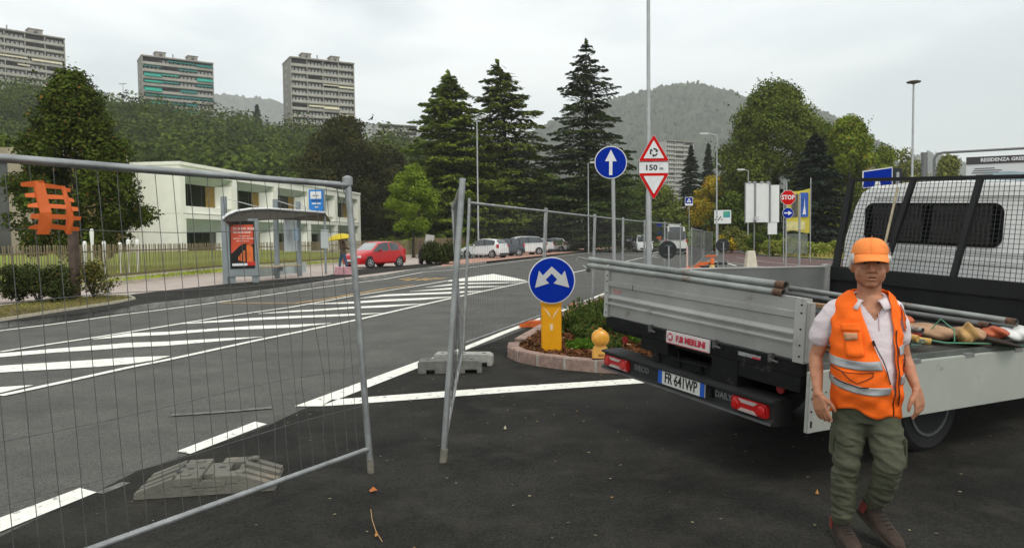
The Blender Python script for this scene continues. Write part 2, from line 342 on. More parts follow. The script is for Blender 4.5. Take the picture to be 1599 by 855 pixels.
# ================================================================== GROUND AND ROADS
def sheet(name,pts,z,m,sub=False,kind='structure',parent=None):
    b=MB(); b.face([(p[0],p[1],z) for p in pts]); o=b.build(name,m,parent,fix=False)
    if o.data.polygons[0].normal.z<0:
        o.data.flip_normals()
    if kind: tag(o,kind=kind)
    return o
def pxs(l,z=0): return [G(x,y,z) for x,y in l]
m_grass=mat('grass_ground',(.075,.095,.03),.95,0,.5,3,.6,25)
m_asph=asphalt('road_asphalt',(.058,.057,.052),(.098,.096,.087),.35)
m_new=asphalt('new_asphalt',(.0105,.0102,.009),(.030,.029,.025),.60,.85,.12)
m_pave=mat('pink_paving',(.36,.29,.255),.85,0,.25,2.5,.3,60,col2=(.43,.38,.34))
m_paint=mat('road_paint',(.80,.79,.72),.7,0,.12,9,.2,80,wear=((.24,.24,.22),11,.575))
m_ypaint=mat('yellow_road_paint',(.60,.38,.13),.75,0,.3,6,wear=((.11,.11,.10),12,.60))
m_kerbst=mat('kerb_stone',(.24,.24,.22),.85,0,.35,5,.4,50)
m_porph=mat('porphyry_kerb',(.33,.225,.185),.8,0,.35,14,.5,60)
m_mort=mat('mortar',(.42,.39,.34),.9,0,.25,20)
E2=0.004
b=MB(); NX=[-9000,-400,-60,-30,30,80,400,9000]; NY=[-300,-20,0,40,120,200,600,12000]
for i in range(len(NX)-1):
    for j in range(len(NY)-1): b.face([(NX[i],NY[j],-.02),(NX[i+1],NY[j],-.02),(NX[i+1],NY[j+1],-.02),(NX[i],NY[j+1],-.02)])
tag(b.build('ground',m_grass,fix=False),kind='structure')
KL=[(-30,-12),(-16,2),(-11.6,9.5)]+[tuple(G(x,y)[:2]) for x,y in [(0,512),(77,503),(187,488),(260,479),(319,471.5),(400,461),(477,449),(545,440),(600,433.5),(660,421.5),(708,418),(760,411),(874,397.5),(960,387.8)]]+[(24,160),(45,260)]
# smooth resample of kerb line
def resample(P,step):
    P=[Vector((p[0],p[1],0)) for p in P]; out=[P[0]]; acc=0
    for a,b_ in zip(P[:-1],P[1:]):
        L_=(b_-a).length; t=step-acc
        while t<=L_: out.append(a.lerp(b_,t/L_)); t+=step
        acc=(acc+L_)%step
    return out
road=[p for p in KL]+[(60,260),(40,120),(34,80)]+[(60,60),(90,40),(90,-12)]
sheet('road',road,0.0,m_asph)
# fresh dark asphalt of the work area in the foreground
da=[(-2.0,-8)]+[tuple(G(x,y)[:2]) for x,y in [(0,838),(80,800),(150,768),(215,735),(300,708),(420,664),(470,640)]]+[(-1.15,9.25),(-.3,11.4),(.7,14.4),(2.4,19.0),(4.6,26),(6.2,31),(9.5,33.5),(14,29.5),(22,24),(60,16),(60,-8)]
sheet('fresh_asphalt',[(-8,-8)]+[(-4.2,1.4)]+da[1:],E2,m_new)
def quad_px(l,z=.008): return [tuple(G(x,y)[:2]) for x,y in l]
mk=MB()
def addq(l):
    mk.face([(*tuple(G(x,y)[:2]),.009) for x,y in l])
def strip(l,w,z=.009,world=False,mb=None,dash=None):
    P=[Vector((*p,0)) if world else G(*p) for p in l]; P=[Vector((p.x,p.y,0)) for p in P]
    LF=[];RT=[]
    for i,p in enumerate(P):
        t=(P[min(i+1,len(P)-1)]-P[max(i-1,0)]).normalized(); n=Vector((-t.y,t.x,0))*w/2
        LF.append((p+n)[:2]);RT.append((p-n)[:2])
    (mb or mk).grid([[(*a,z) for a in LF],[(*a,z) for a in RT]])
def stripe(pts):   # [(x,ytop,ybot)...]
    top=[G(x,a) for x,a,c in pts]; bot=[G(x,c) for x,a,c in pts]
    mk.grid([[(p.x,p.y,.0085) for p in top],[(p.x,p.y,.0085) for p in bot]])
# hatched area outline and stripes
strip([(0,618.5),(100,596.8),(200,574.5),(260,562.7),(400,532),(460,520),(559,499.3),(660,476),(740,458),(820,441),(895,425.5),(973,409),(1028,397)],.12,.011)
strip([(0,550),(77,538),(154,526.5),(260,509.4),(350,494.5),(454,480),(550,462.5),(649,447),(705,437.5),(760,429)],.11,.012)
stripe([(-60,564,571.5),(0,552,558),(82,545,551),(154,539.4,546.4),(200,535.5,543),(260,533.5,540),(347,528.6,532.6),(410,526,526.4)])
stripe([(145,529.6,530.2),(200,520.6,526),(260,518.3,523),(345,512.4,516.2),(400,508.8,514.0),(460,507,511.5),(517,504.6,505)])
stripe([(-120,584,594),(0,571.5,582),(154,561.6,573),(200,558.5,569),(240,556.8,563),(265,556,556.5)])
stripe([(280,505.6,506.2),(350,499.6,503),(400,496.4,500),(460,493.5,497),(540,490.5,493.5),(599,488.6,489)])
stripe([(403,489.7,490.2),(460,485,487.4),(489,483.5,486),(550,479.2,481.8),(600,476.6,480),(664,474,474.4)])
stripe([(479,475.0,475.4),(550,471.2,474),(600,467.6,471),(660,465.2,468.2),(720,462.6,463)])
stripe([(560,466,466.3),(600,460,462.7),(660,457.5,460),(700,456,458.6),(727,454.7,456.8),(755,454.3,454.6)])
stripe([(640,454.8,455.1),(700,449.8,452.2),(727,447.3,449.8),(760,446.6,448.4),(790,447,447.2)])
stripe([(665,448.4,448.7),(700,444,446),(727,441.6,443.8),(780,441,442.4),(820,440.6,441)])
stripe([(700,438.6,439.4),(727,434.4,439),(770,427.5,438),(800,433,438.5),(822,438,438.8)])
stripe([(-160,622,633),(0,604.8,614),(51.4,601.6,602.0)])
addq([(0,809.7),(125,763),(151,769.8),(0,831.7)]); addq([(-170,880),(-60,833),(-34,845),(-150,905)])
addq([(276,705.5),(398.5,659),(417,663),(297,709.6)])
addq([(460,635),(655.5,563.5),(655.5,574),(500,635)]); addq([(500,635),(519,624.6),(800,603.8),(1020,590),(1022,597.5),(800,613),(520,634)])
strip([(655.5,568.7),(690,557),(725,545),(790,518.5),(850,496),(946,458),(1010,436)],.14,.011)
# edge line along the kerb
strip([(-60,525),(0,516.7),(77,507.3),(187,492),(260,483),(319,475),(400,463.6),(477,452),(545,443),(600,436),(660,425),(708,421),(760,414),(874,400),(960,389.6)],.11,.010)
# right hand junction lines
strip([(1085,425),(1130,422.5),(1190,417.5)],.12); strip([(1190,418),(1240,421.5),(1300,426)],.10); strip([(1105,407),(1135,411),(1150,415)],.12)
strip([(1018,396),(1040,390),(1052,386)],.14); strip([(975,398),(1008,399),(1030,402)],.12)
o=mk.build('road_marking',m_paint,fix=False); tag(o,kind='structure')
for p in o.data.polygons:
    if p.normal.z<0: p.flip()
mk2=MB(); 
strip([(343,473),(400,473.3),(460,474),(517,466),(550,460),(601,451),(646,445.5)],.12,.013,mb=mk2)
for (x0,y0,x1,y1) in [(624,436.5,640,434.3),(632,438.3,652,434.3),(650,438,668,434.5),(662,437.6,684,434.1),(682,436,696,434.4)]:
    strip([(x0,y0),(x1,y1)],.16,.012,mb=mk2)
tag(mk2.build('yellow_road_marking',m_ypaint,fix=False),kind='structure')
# faint scuffs of old paint
mk3=MB(); strip([(268,649),(345,644),(425,637)],.08,.010,mb=mk3); strip([(154,771),(178,762),(197,754)],.07,.008,mb=mk3)
tag(mk3.build('worn_road_marking',mat('worn_paint',(.15,.148,.138),.85,0,.4,10),fix=False),kind='structure')
# raised pavement behind the left kerb (top at .12)
PZ=.12
ks=[Vector((p[0],p[1],0)) for p in KL]
def offs(P,d):
    o=[]
    for i,p in enumerate(P):
        t=(P[min(i+1,len(P)-1)]-P[max(i-1,0)]).normalized(); o.append(p+Vector((-t.y,t.x,0))*d)
    return o
K0=offs(ks,.13)
b=MB(); far=offs(ks,9.6)
b.grid([[(p.x,p.y,PZ) for p in K0],[(p.x,p.y,PZ) for p in far]]); o=b.build('pavement',m_pave,fix=False); tag(o,kind='structure')
for p in o.data.polygons:
    if p.normal.z<0: p.flip()
# kerb stones of the left kerb, one by one
fine=resample([k for k in KL if k[1]>2 and k[1]<60],1.0)
me=None
kb=MB(); kb.bx(-.494,.494,0,.13,-.05,.124); st=kb.build('kerb_stone',m_kerbst,None,bevel=.008); me=st.data; bpy.data.objects.remove(st)
pave=[x for x in bpy.data.objects if x.name=='pavement'][0]
for a,c in zip(fine[:-1],fine[1:]):
    k=link('kerb_stone',me,pave); k.location=((a.x+c.x)/2,(a.y+c.y)/2,0); k.rotation_euler=(0,0,math.atan2(c.y-a.y,c.x-a.x)); 
b=MB(); fk=[k for k in ks if k.y>=59]; b.grid([[(p.x,p.y,0) for p in fk],[(p.x,p.y,.124) for p in fk],[(p.x,p.y,.124) for p in offs(fk,.13)]]); b.build('kerb',m_kerbst,pave)
# dark fresh asphalt strip on the pavement of the bus stop
ds=[tuple(G(x,y,PZ)[:2]) for x,y in [(-60,512),(0,502.5),(120,490),(232,474),(330,463),(430,450),(560,430),(705,412.5)]]
de=[tuple(G(x,y,PZ)[:2]) for x,y in [(705,409),(640,413.5),(560,420),(508,430.5),(430,436.5),(350,443.5),(240,455.5),(185,462),(214,467),(180,474),(90,487.5),(0,502.0),(-60,511)]]
sheet('fresh_pavement_asphalt',ds+de,PZ+.005,m_new)
# planting bed
bed=[tuple(G(x,y,PZ)[:2]) for x,y in [(-80,511),(0,501),(90,487),(170,475),(210,467.5),(200,463),(150,463),(90,466),(0,478),(-80,487)]]
m_soil=mat('bed_soil',(.10,.065,.04),.95,0,.5,9,1,30,col2=(.15,.115,.05))
sheet('planting_bed',bed,PZ+.012,m_soil)
bb=MB(); 
P=[Vector((*p,0)) for p in bed[0:7]]
for a,c in zip(P[:-1],P[1:]):
    d=(c-a); bb.box(((a+c)/2+Vector((0,0,PZ+.02))),(d.length+.02,.05,.07),Matrix.Rotation(math.atan2(d.y,d.x),3,'Z'))
tag(bb.build('bed_edging',mat('pale_edging',(.42,.39,.30),.9,0,.2,8)),kind='structure')
# red-brown divider strip in front of the parked cars
m_red=mat('red_paving',(.42,.24,.18),.85,0,.25,5,.3,30)
rs=[G(x,y,PZ) for x,y in [(690,416),(760,408),(840,399.5),(905,392.5),(965,386.5),(985,383.5)]]; rs2=[G(x,y,PZ) for x,y in [(690,408),(760,401.5),(840,392.5),(905,386.5),(945,383.8),(985,381.5)]]
b=MB(); b.grid([[(p.x,p.y,PZ+.006) for p in rs],[(p.x,p.y,PZ+.006) for p in rs2]]); o=b.build('red_paving_strip',m_red,fix=True); tag(o,kind='structure')
# car park surface beyond it, lifted like the pavement
sheet('car_park',[tuple(G(x,y,PZ)[:2]) for x,y in [(690,408),(760,401.5),(840,392.5),(905,386.5),(985,381.5)]]+[(-2,190),(-14,100),(-8.5,62)],PZ+.003,m_asph)
# far right: cycle lane, side verge
m_lane=mat('maroon_cycle_lane',(.11,.065,.06),.85,0,.25,2,.3,60)
CZ=.06
sheet('cycle_lane',[(p.x,p.y) for p in [G(x,y) for x,y in [(1128,392),(1128,407),(1165,412),(1215,419),(1265,424),(1340,428),(1700,440),(1700,420),(1340,410),(1250,404),(1190,400.5),(1150,393),(1148,383),(1139,379)]]],.006,m_lane)
cl=MB(); 
for l in ([(1125,408.5),(1165,413),(1215,420),(1265,425),(1330,429)],[(1150,402),(1190,408),(1250,414),(1330,419)]): strip(l,.14,.012,mb=cl)
tag(cl.build('cycle_lane_line',mat('lane_line',(.40,.36,.33),.8,0,.2,6),fix=False),kind='structure')
m_verge=mat('dry_verge',(.20,.17,.07),.95,0,.45,2.2,.8,20,col2=(.10,.12,.035))
sheet('verge',[(p.x,p.y) for p in [G(x,y) for x,y in [(1150,381),(1152,390),(1192,399),(1250,402.5),(1340,408),(1700,418),(1700,385),(1300,379),(1160,377)]]],.05,m_verge)
# grass and lawn blades
def blades(name,region,n,h,w,cols,label=None,zb=0.0,parent=None,lean=.3):
    x,y=region(n); n=len(x); a=rng.random(n)*6.283; hh=h*rng.uniform(.5,1.3,n); ww=w*rng.uniform(.6,1.4,n)
    dx,dy=np.cos(a)*ww,np.sin(a)*ww; lx,ly=rng.normal(0,lean,n)*hh,rng.normal(0,lean,n)*hh
    V=np.stack([np.stack([x-dx,y-dy,np.full(n,zb)],1),np.stack([x+dx,y+dy,np.full(n,zb)],1),np.stack([x+lx,y+ly,zb+hh],1)],1).reshape(-1,3)
    o=npmesh(name,V,np.arange(3*n).reshape(n,3),leafmat(name+'_blades',*cols),parent); return o
def tri_region(poly):
    P=[Vector((p[0],p[1])) for p in poly]; T=[(P[0],P[i],P[i+1]) for i in range(1,len(P)-1)]
    A=np.array([abs((b_-a).cross(c-a)) for a,b_,c in T]) if False else np.array([abs((b_.x-a.x)*(c.y-a.y)-(b_.y-a.y)*(c.x-a.x)) for a,b_,c in T]); A=A/A.sum()
    def f(n):
        k=rng.choice(len(T),n,p=A); u=rng.random(n); v=rng.random(n); s=u+v>1; u[s]=1-u[s]; v[s]=1-v[s]
        a=np.array([[t[0].x,t[0].y] for t in T])[k]; b_=np.array([[t[1].x,t[1].y] for t in T])[k]; c=np.array([[t[2].x,t[2].y] for t in T])[k]
        q=a+(b_-a)*u[:,None]+(c-a)*v[:,None]; return q[:,0],q[:,1]
    return f
# lawn between picket fence and white building
m_lawn=mat('lawn_ground',(.20,.26,.035),.95,0,.35,4,.5,30)
lawn=[(-14.2,18),(-14.25,26.9),(-13.95,34.8),(-10.4,52),(-8.3,60),(-10,64),(-20,58),(-26,50),(-34,40),(-30,16)]
lw_=sheet('lawn',lawn,.30,m_lawn)
for v in lw_.data.vertices:
    if v.co.x<-15 and v.co.y>30: v.co.z=.95
o=blades('grass',tri_region(lawn[:-1]),26000,.10,.02,((.15,.22,.02),(.30,.36,.05)),zb=.30); tag(o,'short lawn grass behind the picket fence','grass',kind='stuff')
vg=[(p.x,p.y) for p in [G(x,y) for x,y in [(1150,386),(1192,398),(1250,402),(1340,407),(1340,384),(1160,379)]]]
o=blades('dry_grass',tri_region(vg),16000,.34,.025,((.12,.14,.035),(.38,.32,.13)),zb=.05,lean=.6); tag(o,'dry yellow grass along the verge on the right','grass',kind='stuff')
bd=[(p[0],p[1]) for p in bed]
o=blades('bed_grass',tri_region(bd),3500,.06,.008,((.07,.10,.03),(.20,.18,.06)),zb=PZ+.012,lean=.8); tag(o,'sparse grass and dry leaves on the planting bed','grass',kind='stuff')
# small debris on the dark asphalt: pale grit and a few leaves
gx=rng.uniform(-3,6,420); gy=rng.uniform(3.2,12,420); k=(gy-gx*1.2>-3); P=np.stack([gx,gy,np.full(420,.009)],1)
V,Fq=quads_at(P,np.array([[0,0,1]])+rng.normal(0,.08,(420,3)),.016,1.4); o=npmesh('grit',V,Fq,leafmat('grit_mat',(.10,.095,.085),(.30,.28,.24),(.35,.22,.10)))
tag(o,'pale grit and tiny stones scattered on the dark asphalt','grit',kind='stuff')
def fallen_leaf(px,py,s,col,label,rz=0):
    p=G(px,py); b=MB(); pts=[(-.5,0,.1),(-.25,.28,.0),(.1,.34,.12),(.5,.05,.05),(.15,-.3,.14),(-.3,-.2,.02)]
    b.poly([(0,0,.03)]+[(x*s,y*s,z*s) for x,y,z in pts],[(0,i+1,(i+1)%6+1) for i in range(6)]); o=b.build('fallen_leaf',mat('leaf_'+label[:6],col,.7),fix=False,loc=(p.x,p.y,.012)); o.rotation_euler=(0,0,rz); tag(o,label,'leaf','fallen leaves on the asphalt')
fallen_leaf(583,769,.055,(.42,.14,.04),'orange dry leaf on asphalt near the left fence post',.3)
fallen_leaf(588,839,.028,(.45,.22,.06),'small tan leaf lying at the end of the dry stalk',1)
fallen_leaf(1276,773,.03,(.5,.25,.05),'small yellow leaf on dark asphalt left of the man',1.3)
fallen_leaf(789,671,.04,(.42,.38,.28),'pale curled leaf on the asphalt below the diagonal white line',2)
b=MB(); b.tube([G(579,797)+Vector((0,0,.01)),G(581,815)+Vector((0,0,.02)),G(587,832)+Vector((0,0,.012)),G(597,848)+Vector((0,0,.012))],.0022,5); tag(b.build('dry_stalk',mat('stalk',(.42,.27,.13),.8)),'thin dry leaf stalk lying on the asphalt','stalk')
# ================================================================== FAR: hills, forest, towers, white building
lf_forest=leafmat('forest_leaves',(.030,.052,.010),(.064,.092,.016),(.10,.12,.03),.93,ns=.11)
m_forestfloor=mat('forest_floor',(.03,.042,.016),.95,0,.5,.5)
RX=[-3000,-900,-400,0,60,130,190,230,290,330,400,440,480,560,640,700,760,830,900,1000,1100,1400,2600]
RY=[ 112, 120, 130,146,164,164,171,182,190,196,204,202,214,230,232,238, 250,268,290,310,330,360,371]
def ridge(px): return float(np.interp(px,RX,RY))
def terr(x,y):
    px=800+F*x/max(y,60); hz=372.5-(px-800)*.0105
    zt=1.6+(hz-ridge(px))*330/F-17.5
    zt=max(zt,0); t=min(1,max(0,(y-125)/(300-125))); s=t*t*(3-2*t)
    if y>420: zt*=max(.55,1-(y-420)/1500)
    return zt*s-.05
b=MB(); xs=np.concatenate([np.linspace(-1100,-300,9),np.linspace(-280,140,43),np.linspace(180,700,8)]); ys=list(range(110,430,12))+[480,600,800,1200]
b.grid([[(x,y,terr(x,y)) for x in xs] for y in ys]); tag(b.build('hillside',m_forestfloor,None,60),kind='structure')
# forest on the hillside: one mass of crowns made of leaf-sized faces
V=[];Fs=[];off=0
n=0; C=[]
for i in range(5200):
    y=random.uniform(120,345); x=random.uniform(-310,95)*y/330*1.15
    px=800+F*x/y
    if px<-60 or px>770: continue
    z=terr(x,y)
    if z<.4: continue
    if 0: pass
    C.append((x,y,z,random.choice((3.2,4,5,6,7.5))*random.uniform(.85,1.15)))
C=C[:1250]
for x,y,z,r in C:
    big=r*random.uniform(.8,1.1); lobes=[(x+random.gauss(0,r*.42),y+random.gauss(0,r*.42),z+r*random.uniform(.9,2.0),big*.62,big*.62,big*.5) for k in range(6)]
    nn=int(420*(r/4.5)*(1.0 if y<260 else .85)); v,f=crown(lobes,nn,r*.108,.8,.7); V.append(v);Fs.append(f+off);off+=len(v)
o=npmesh('hillside_forest',np.vstack(V),np.vstack(Fs),lf_forest); tag(o,'dense green wood covering the hillside below the towers','forest',kind='stuff')
# a few spires of conifers on the skyline
lf_dark=leafmat('dark_conifer_needles',(.014,.026,.016),(.030,.044,.026))
for px,py,D,hh,lab in [(401,165,330,16,'dark pointed conifer on the skyline left of the grey tower'),(385,178,345,12,'small pointed conifer on the skyline beside a taller one'),(346,176,350,11,'thin pointed conifer on the skyline right of the green-awning tower'),(372,178,350,9,'tiny conifer on the skyline between two towers')]:
    p=at(px,py,D); conifer('conifer',(p.x,p.y,p.z-hh),hh,hh*.26,lf_dark,lab,dens=22,leaf=.9,whorl=.8,group='conifers on the skyline')
# ---- mountain
def mountain(name,D,prof,depth,m,nz=.03,seed=1,extra=0,detail=1.0):
    b=MB(); px=np.linspace(prof[0][0],prof[-1][0],300); rows=[]
    top=np.interp(px,[p[0] for p in prof],[p[1] for p in prof]); 
    rs=np.random.default_rng(seed); ph=rs.random(12)*6.28
    for j in range(56):
        t=j/55; row=[]
        for i,x in enumerate(px):
            hz=372.5-(x-800)*.0105; Z=(hz-top[i])*D/F; X=(x-800)*D/F
            s=t**.8; gul=sum(math.sin(X/D*(18+9*k)+ph[k]+t*(2+k))*(1/(1+k)) for k in range(6))
            y=D-depth*(1-t)+gul*depth*.045*math.sin(math.pi*t)
            z=Z*s*(1+.05*gul*math.sin(math.pi*t)*detail)
            row.append((X*y/D*(1 if True else 1),y,z-2 if j==0 else z*(y/D)**.0))
        rows.append([(p[0]+rs.normal()*2,p[1]+rs.normal()*6,p[2]+abs(rs.normal())*(4.5 if 0<j else 0)*D/1700) for p in row])
    rows.append([(p[0],p[1]+depth*.6,-5) for p in rows[-1]])
    b.grid(rows); return tag(b.build(name,m,None,70),kind='structure')
m_mount=mat('mountain_woods',(.040,.060,.024),.95,0,.75,.035,0,detail=10,wear=((.12,.11,.08),.012,.66))
mountain('mountain',1700,[(640,372),(740,290),(800,226),(850,198),(900,176),(985,150),(1010,146),(1045,137),(1090,133),(1120,140),(1150,150),(1172,155),(1215,158),(1260,168),(1300,185),(1345,208),(1375,226),(1392,243),(1410,262),(1440,300),(1500,365)],600,m_mount)
mountain('far_hill',2300,[(1300,330),(1380,290),(1405,262),(1428,248),(1445,240),(1465,243),(1490,252),(1530,262),(1580,275),(1700,300),(1900,365)],500,m_mount,seed=4)
mountain('misty_ridge',2900,[(-500,300),(-200,220),(100,160),(230,165),(300,150),(350,152),(420,158),(500,175),(600,200),(700,214),(760,206),(800,225),(900,300),(1000,365)],250,m_mount,seed=9)
# ---- towers
m_conc=mat('tower_concrete',(.30,.285,.25),.9,0,.2,.25,0,wear=((.22,.21,.19),.6,.6))
m_conc2=mat('tower_parapet',(.40,.385,.34),.9,0,.15,.4)
m_rec_shade=mat('tower_recess_shade',(.045,.042,.04),.8,0,.4,.5)  # dark colour carries the shade inside the balcony recesses
m_wframe=mat('tower_window_frame',(.50,.50,.48),.6)
m_glassd=mat('dark_glass',(.03,.034,.035),.12,0,.3,1,spec=.6)
def tower(name,pxl,pxr,ytl,ytr,D0,slant,floors,fh,bays,label,awn=None,side=0,pink=False,group='apartment towers on the hill',fins=True,rooftop=True,base_extra=8,mc=None):
    """facade between pixel columns at distances D0 (left) and D0+slant (right)"""
    A=at(pxl,ytl,D0); Bq=at(pxr,ytr,D0+slant); zt=(A.z+Bq.z)/2; d=Vector((Bq.x-A.x,Bq.y-A.y,0)); w=d.length; ang=math.atan2(d.y,d.x)
    H=floors*fh+base_extra; root=empty(name,(A.x,A.y,zt-H),ang,label,'apartment tower',group); dep=side or 13
    mc=mc or m_conc
    b=MB(); b.bx(0,w,1.5,dep,0,H-.6); b.bx(-.25,0.15,-.1,dep+.1,0,H+.2); b.bx(w-.15,w+.25,-.1,dep+.1,0,H+.2); b.build('wall',mc,root)
    b=MB(); b.bx(-.4,w+.4,-.35,dep+.3,H+.2,H+.75); b.build('roof',m_conc,root)
    if rooftop:
        for k,(u,v) in enumerate(((.2,.14),(.66,.14))):
            b=MB(); b.bx(w*u,w*(u+v),3,8,H+.7,H+3.2); b.bx(w*u-.3,w*(u+v)+.3,2.7,8.3,H+3.2,H+3.5); rt=b.build('roof_hut',mc,root); q=MB(); q.bx(w*(u+.05),w*(u+.09),2.93,3.0,H+1.5,H+2.5); q.build('window',m_glassd,rt)
        b=MB(); b.tube([(w*.45,4,H+.7),(w*.45,4,H+3.4)],.25,6); b.build('chimney',mc,root)
    bal=MB(); bal.bx(0,w,0,.22,.0,1.0); bal.bx(0,w,.1,1.6,-.2,0.0); bm=bal.build('balcony',m_conc2,None); bme=bm.data; bpy.data.objects.remove(bm)
    rec=MB(); rec.bx(0,w/bays-.3,1.38,1.49,.0,fh-.35); rm=rec.build('window',m_rec_shade,None); rme=rm.data; bpy.data.objects.remove(rm)  # dark back panel of the recess, its shade in the colour; panes sit before it
    wf=MB(); bw=w/bays
    for k in range(4):
        x0=.5+k*(bw-.8)/4; wf.bx(x0,x0+(bw-.8)/4-.55,1.25,1.36,1.0,fh-.75)
    wm=wf.build('shutter',m_wframe,None); wme=wm.data; bpy.data.objects.remove(wm)
    for f in range(floors):
        z0=H-(f+1)*fh
        o=link('balcony',bme,root,(0,-.05,z0+.1))
        for k in range(bays):
            o=link('window',rme,root,(k*bw+.15,0,z0+.1))
            if random.random()<.8: q=link('shutter',wme,o,(random.uniform(-.1,.3),0,random.uniform(-.15,.1)))
    if fins:
        for k in range(bays+1):
            if k in (0,bays): continue
            b=MB(); b.bx(k*bw-.12,k*bw+.12,-.2,1.5,0,H); b.build('fin_wall',m_conc2,root)
    if side:
        for f in range(0,floors-1):
            for k in range(2):
                b=MB(); b.bx(-.30,-.26,dep*.45+k*2.2,dep*.45+k*2.2+1.0,H-(f+1)*fh-.2,H-(f+1)*fh+1.0); b.build('window',m_glassd if random.random()<.75 else m_wframe,root)
    if awn:
        for (f,k0,k1,drop,col) in awn:
            z=H-f*fh-.25; b=MB(); x0=w*k0;x1=w*k1
            b.poly([(x0,1.3,z),(x1,1.3,z),(x1,-.6,z-drop),(x0,-.6,z-drop),(x0,1.3,z-.08),(x1,1.3,z-.08),(x1,-.6,z-drop-.35),(x0,-.6,z-drop-.35)],[(0,1,2,3),(7,6,5,4),(3,2,6,7),(0,3,7,4),(1,5,6,2)])
            b.build('awning',mat('awning_%s'%col,{'g':(.03,.34,.26),'d':(.02,.19,.17),'c':(.62,.58,.42),'r':(.36,.17,.12)}[col],.8,0,.15,1),root)
    return root
tower('apartment_tower',-62,100,37,62,300,26,14,3.05,5,'grey concrete apartment tower with pale balconies at the far left on the hill',side=14,
  awn=[(3,.28,.62,.9,'c'),(3,.66,.97,1.2,'c'),(4,0.1,.34,1.0,'r'),(4,.52,.64,.8,'c'),(5,.05,.2,.7,'c')])
tower('apartment_tower',222,332,90,99,320,16,12,3.0,4,'apartment tower on the hill with green awnings on its balconies',side=13,fins=False,
  awn=[(0,.35,.74,.7,'d'),(0,.75,1,1.2,'d'),(2,.02,.26,1.5,'g'),(2,.26,.5,.7,'g'),(2,.76,1,1.6,'g'),(3,.02,.26,1.1,'g'),(3,.26,.5,.9,'d'),(3,.75,1,.9,'d'),(4,.02,.26,1.8,'g'),(4,.52,.76,1.2,'d'),(5,.02,.5,.9,'d'),(5,.5,1,.8,'d'),(6,.04,.26,1.5,'g'),(6,.26,.76,1.0,'d'),(7,.26,.55,1.4,'g'),(7,.55,.8,1.0,'d'),(1,.5,.76,.8,'d'),(1,.0,.25,.5,'d')])
tower('apartment_tower',454,552,91,101,312,13,13,3.02,4,'tall grey apartment tower with plain side wall in the middle of the hill',side=15,
  awn=[(3,.75,1,1.0,'c'),(6,.27,.5,.9,'c'),(6,.5,.75,1.4,'c'),(7,.76,1,1.0,'c'),(3,.5,.75,.5,'c')])
m_paleb=mat('pale_block_wall',(.46,.44,.41),.85,0,.12,.5)
tower('low_block',590,651,195,198,420,10,4,3.1,3,'low pale apartment block peeping over the hill right of the towers',side=12,group='apartment towers on the hill',mc=m_paleb,rooftop=False,base_extra=3)
tower('white_high_rise',1040,1083,220,223,520,12,12,3.1,3,'whitish stepped apartment block in front of the misty mountain',side=14,group='apartment towers on the hill',mc=m_paleb,base_extra=14,rooftop=False)
b=MB(); p=at(193,165,325); b.tube([(p.x,p.y,p.z-10),(p.x,p.y,p.z+9.5)],.12,5); b.bx(p.x-1.6,p.x+1.6,p.y-.1,p.y+.1,p.z+9.2,p.z+9.6); tag(b.build('antenna_mast',mat('mast',(.35,.35,.34),.6)),'thin mast on the skyline between maple and green-awning tower','mast')
# ---- white two-storey building
m_white=mat('white_render',(.84,.84,.74),.75,0,.05,1.2,.05,60)
m_sage=mat('sage_panel',(.58,.66,.58),.7,0,.06,2)
m_green_glass=mat('office_glass',(.020,.026,.016),.08,0,.4,.9,spec=.7)
m_curt=mat('ochre_curtain',(.30,.20,.05),.85,0,.3,6)
B0=Vector((-24.4,55.0,0)); D=Vector((5.2,38.0,0)).normalized(); N_=Vector((D.y,-D.x,0)); ang=math.atan2(D.y,D.x)
hB=7.45
root=empty('white_building',B0,ang,'long white two-storey building with recessed dark windows behind the picket fence','building')
# local: x along facade (away), y to the left (into the building)
Lb=38.6; bw=7.7
b=MB(); b.bx(0,Lb,1.6,7.4,0,hB-.5); b.bx(-.35,0,0,7.4,0,hB-.15); b.bx(Lb,Lb+.35,0,7.4,0,hB-.15); b.build('wall',m_white,root)
b=MB(); b.bx(-.36,-.352,.0,7.4,3.72,3.745)
for k in range(1,3): b.bx(-.36,-.352,3.5*k,3.5*k+.02,0,hB-.2)
b.build('wall_joint',mat('joint',(.40,.40,.35),.9),root)
b=MB(); b.bx(-.4,Lb+.4,-.05,7.5,hB-.15,hB+.10); b.build('roof',m_white,root)
b=MB(); b.bx(0,Lb,0.0,1.6,3.35,3.75); b.bx(0,Lb,.05,1.6,hB-.75,hB-.15); b.bx(0,Lb,.6,1.6,3.74,4.35); b.bx(0,Lb,.6,1.6,0,.5); b.build('floor_band',m_white,root)
b=MB(); b.bx(0,Lb,-.004,.3,3.70,3.76); b.build('floor_joint',mat('joint_dark',(.20,.20,.18),.9),root)
for k in range(6):
    x=k*bw; b=MB(); b.bx(x-.35 if k else x,x+.35,.02,1.6,0,hB-.75); b.build('pier',m_white,root)
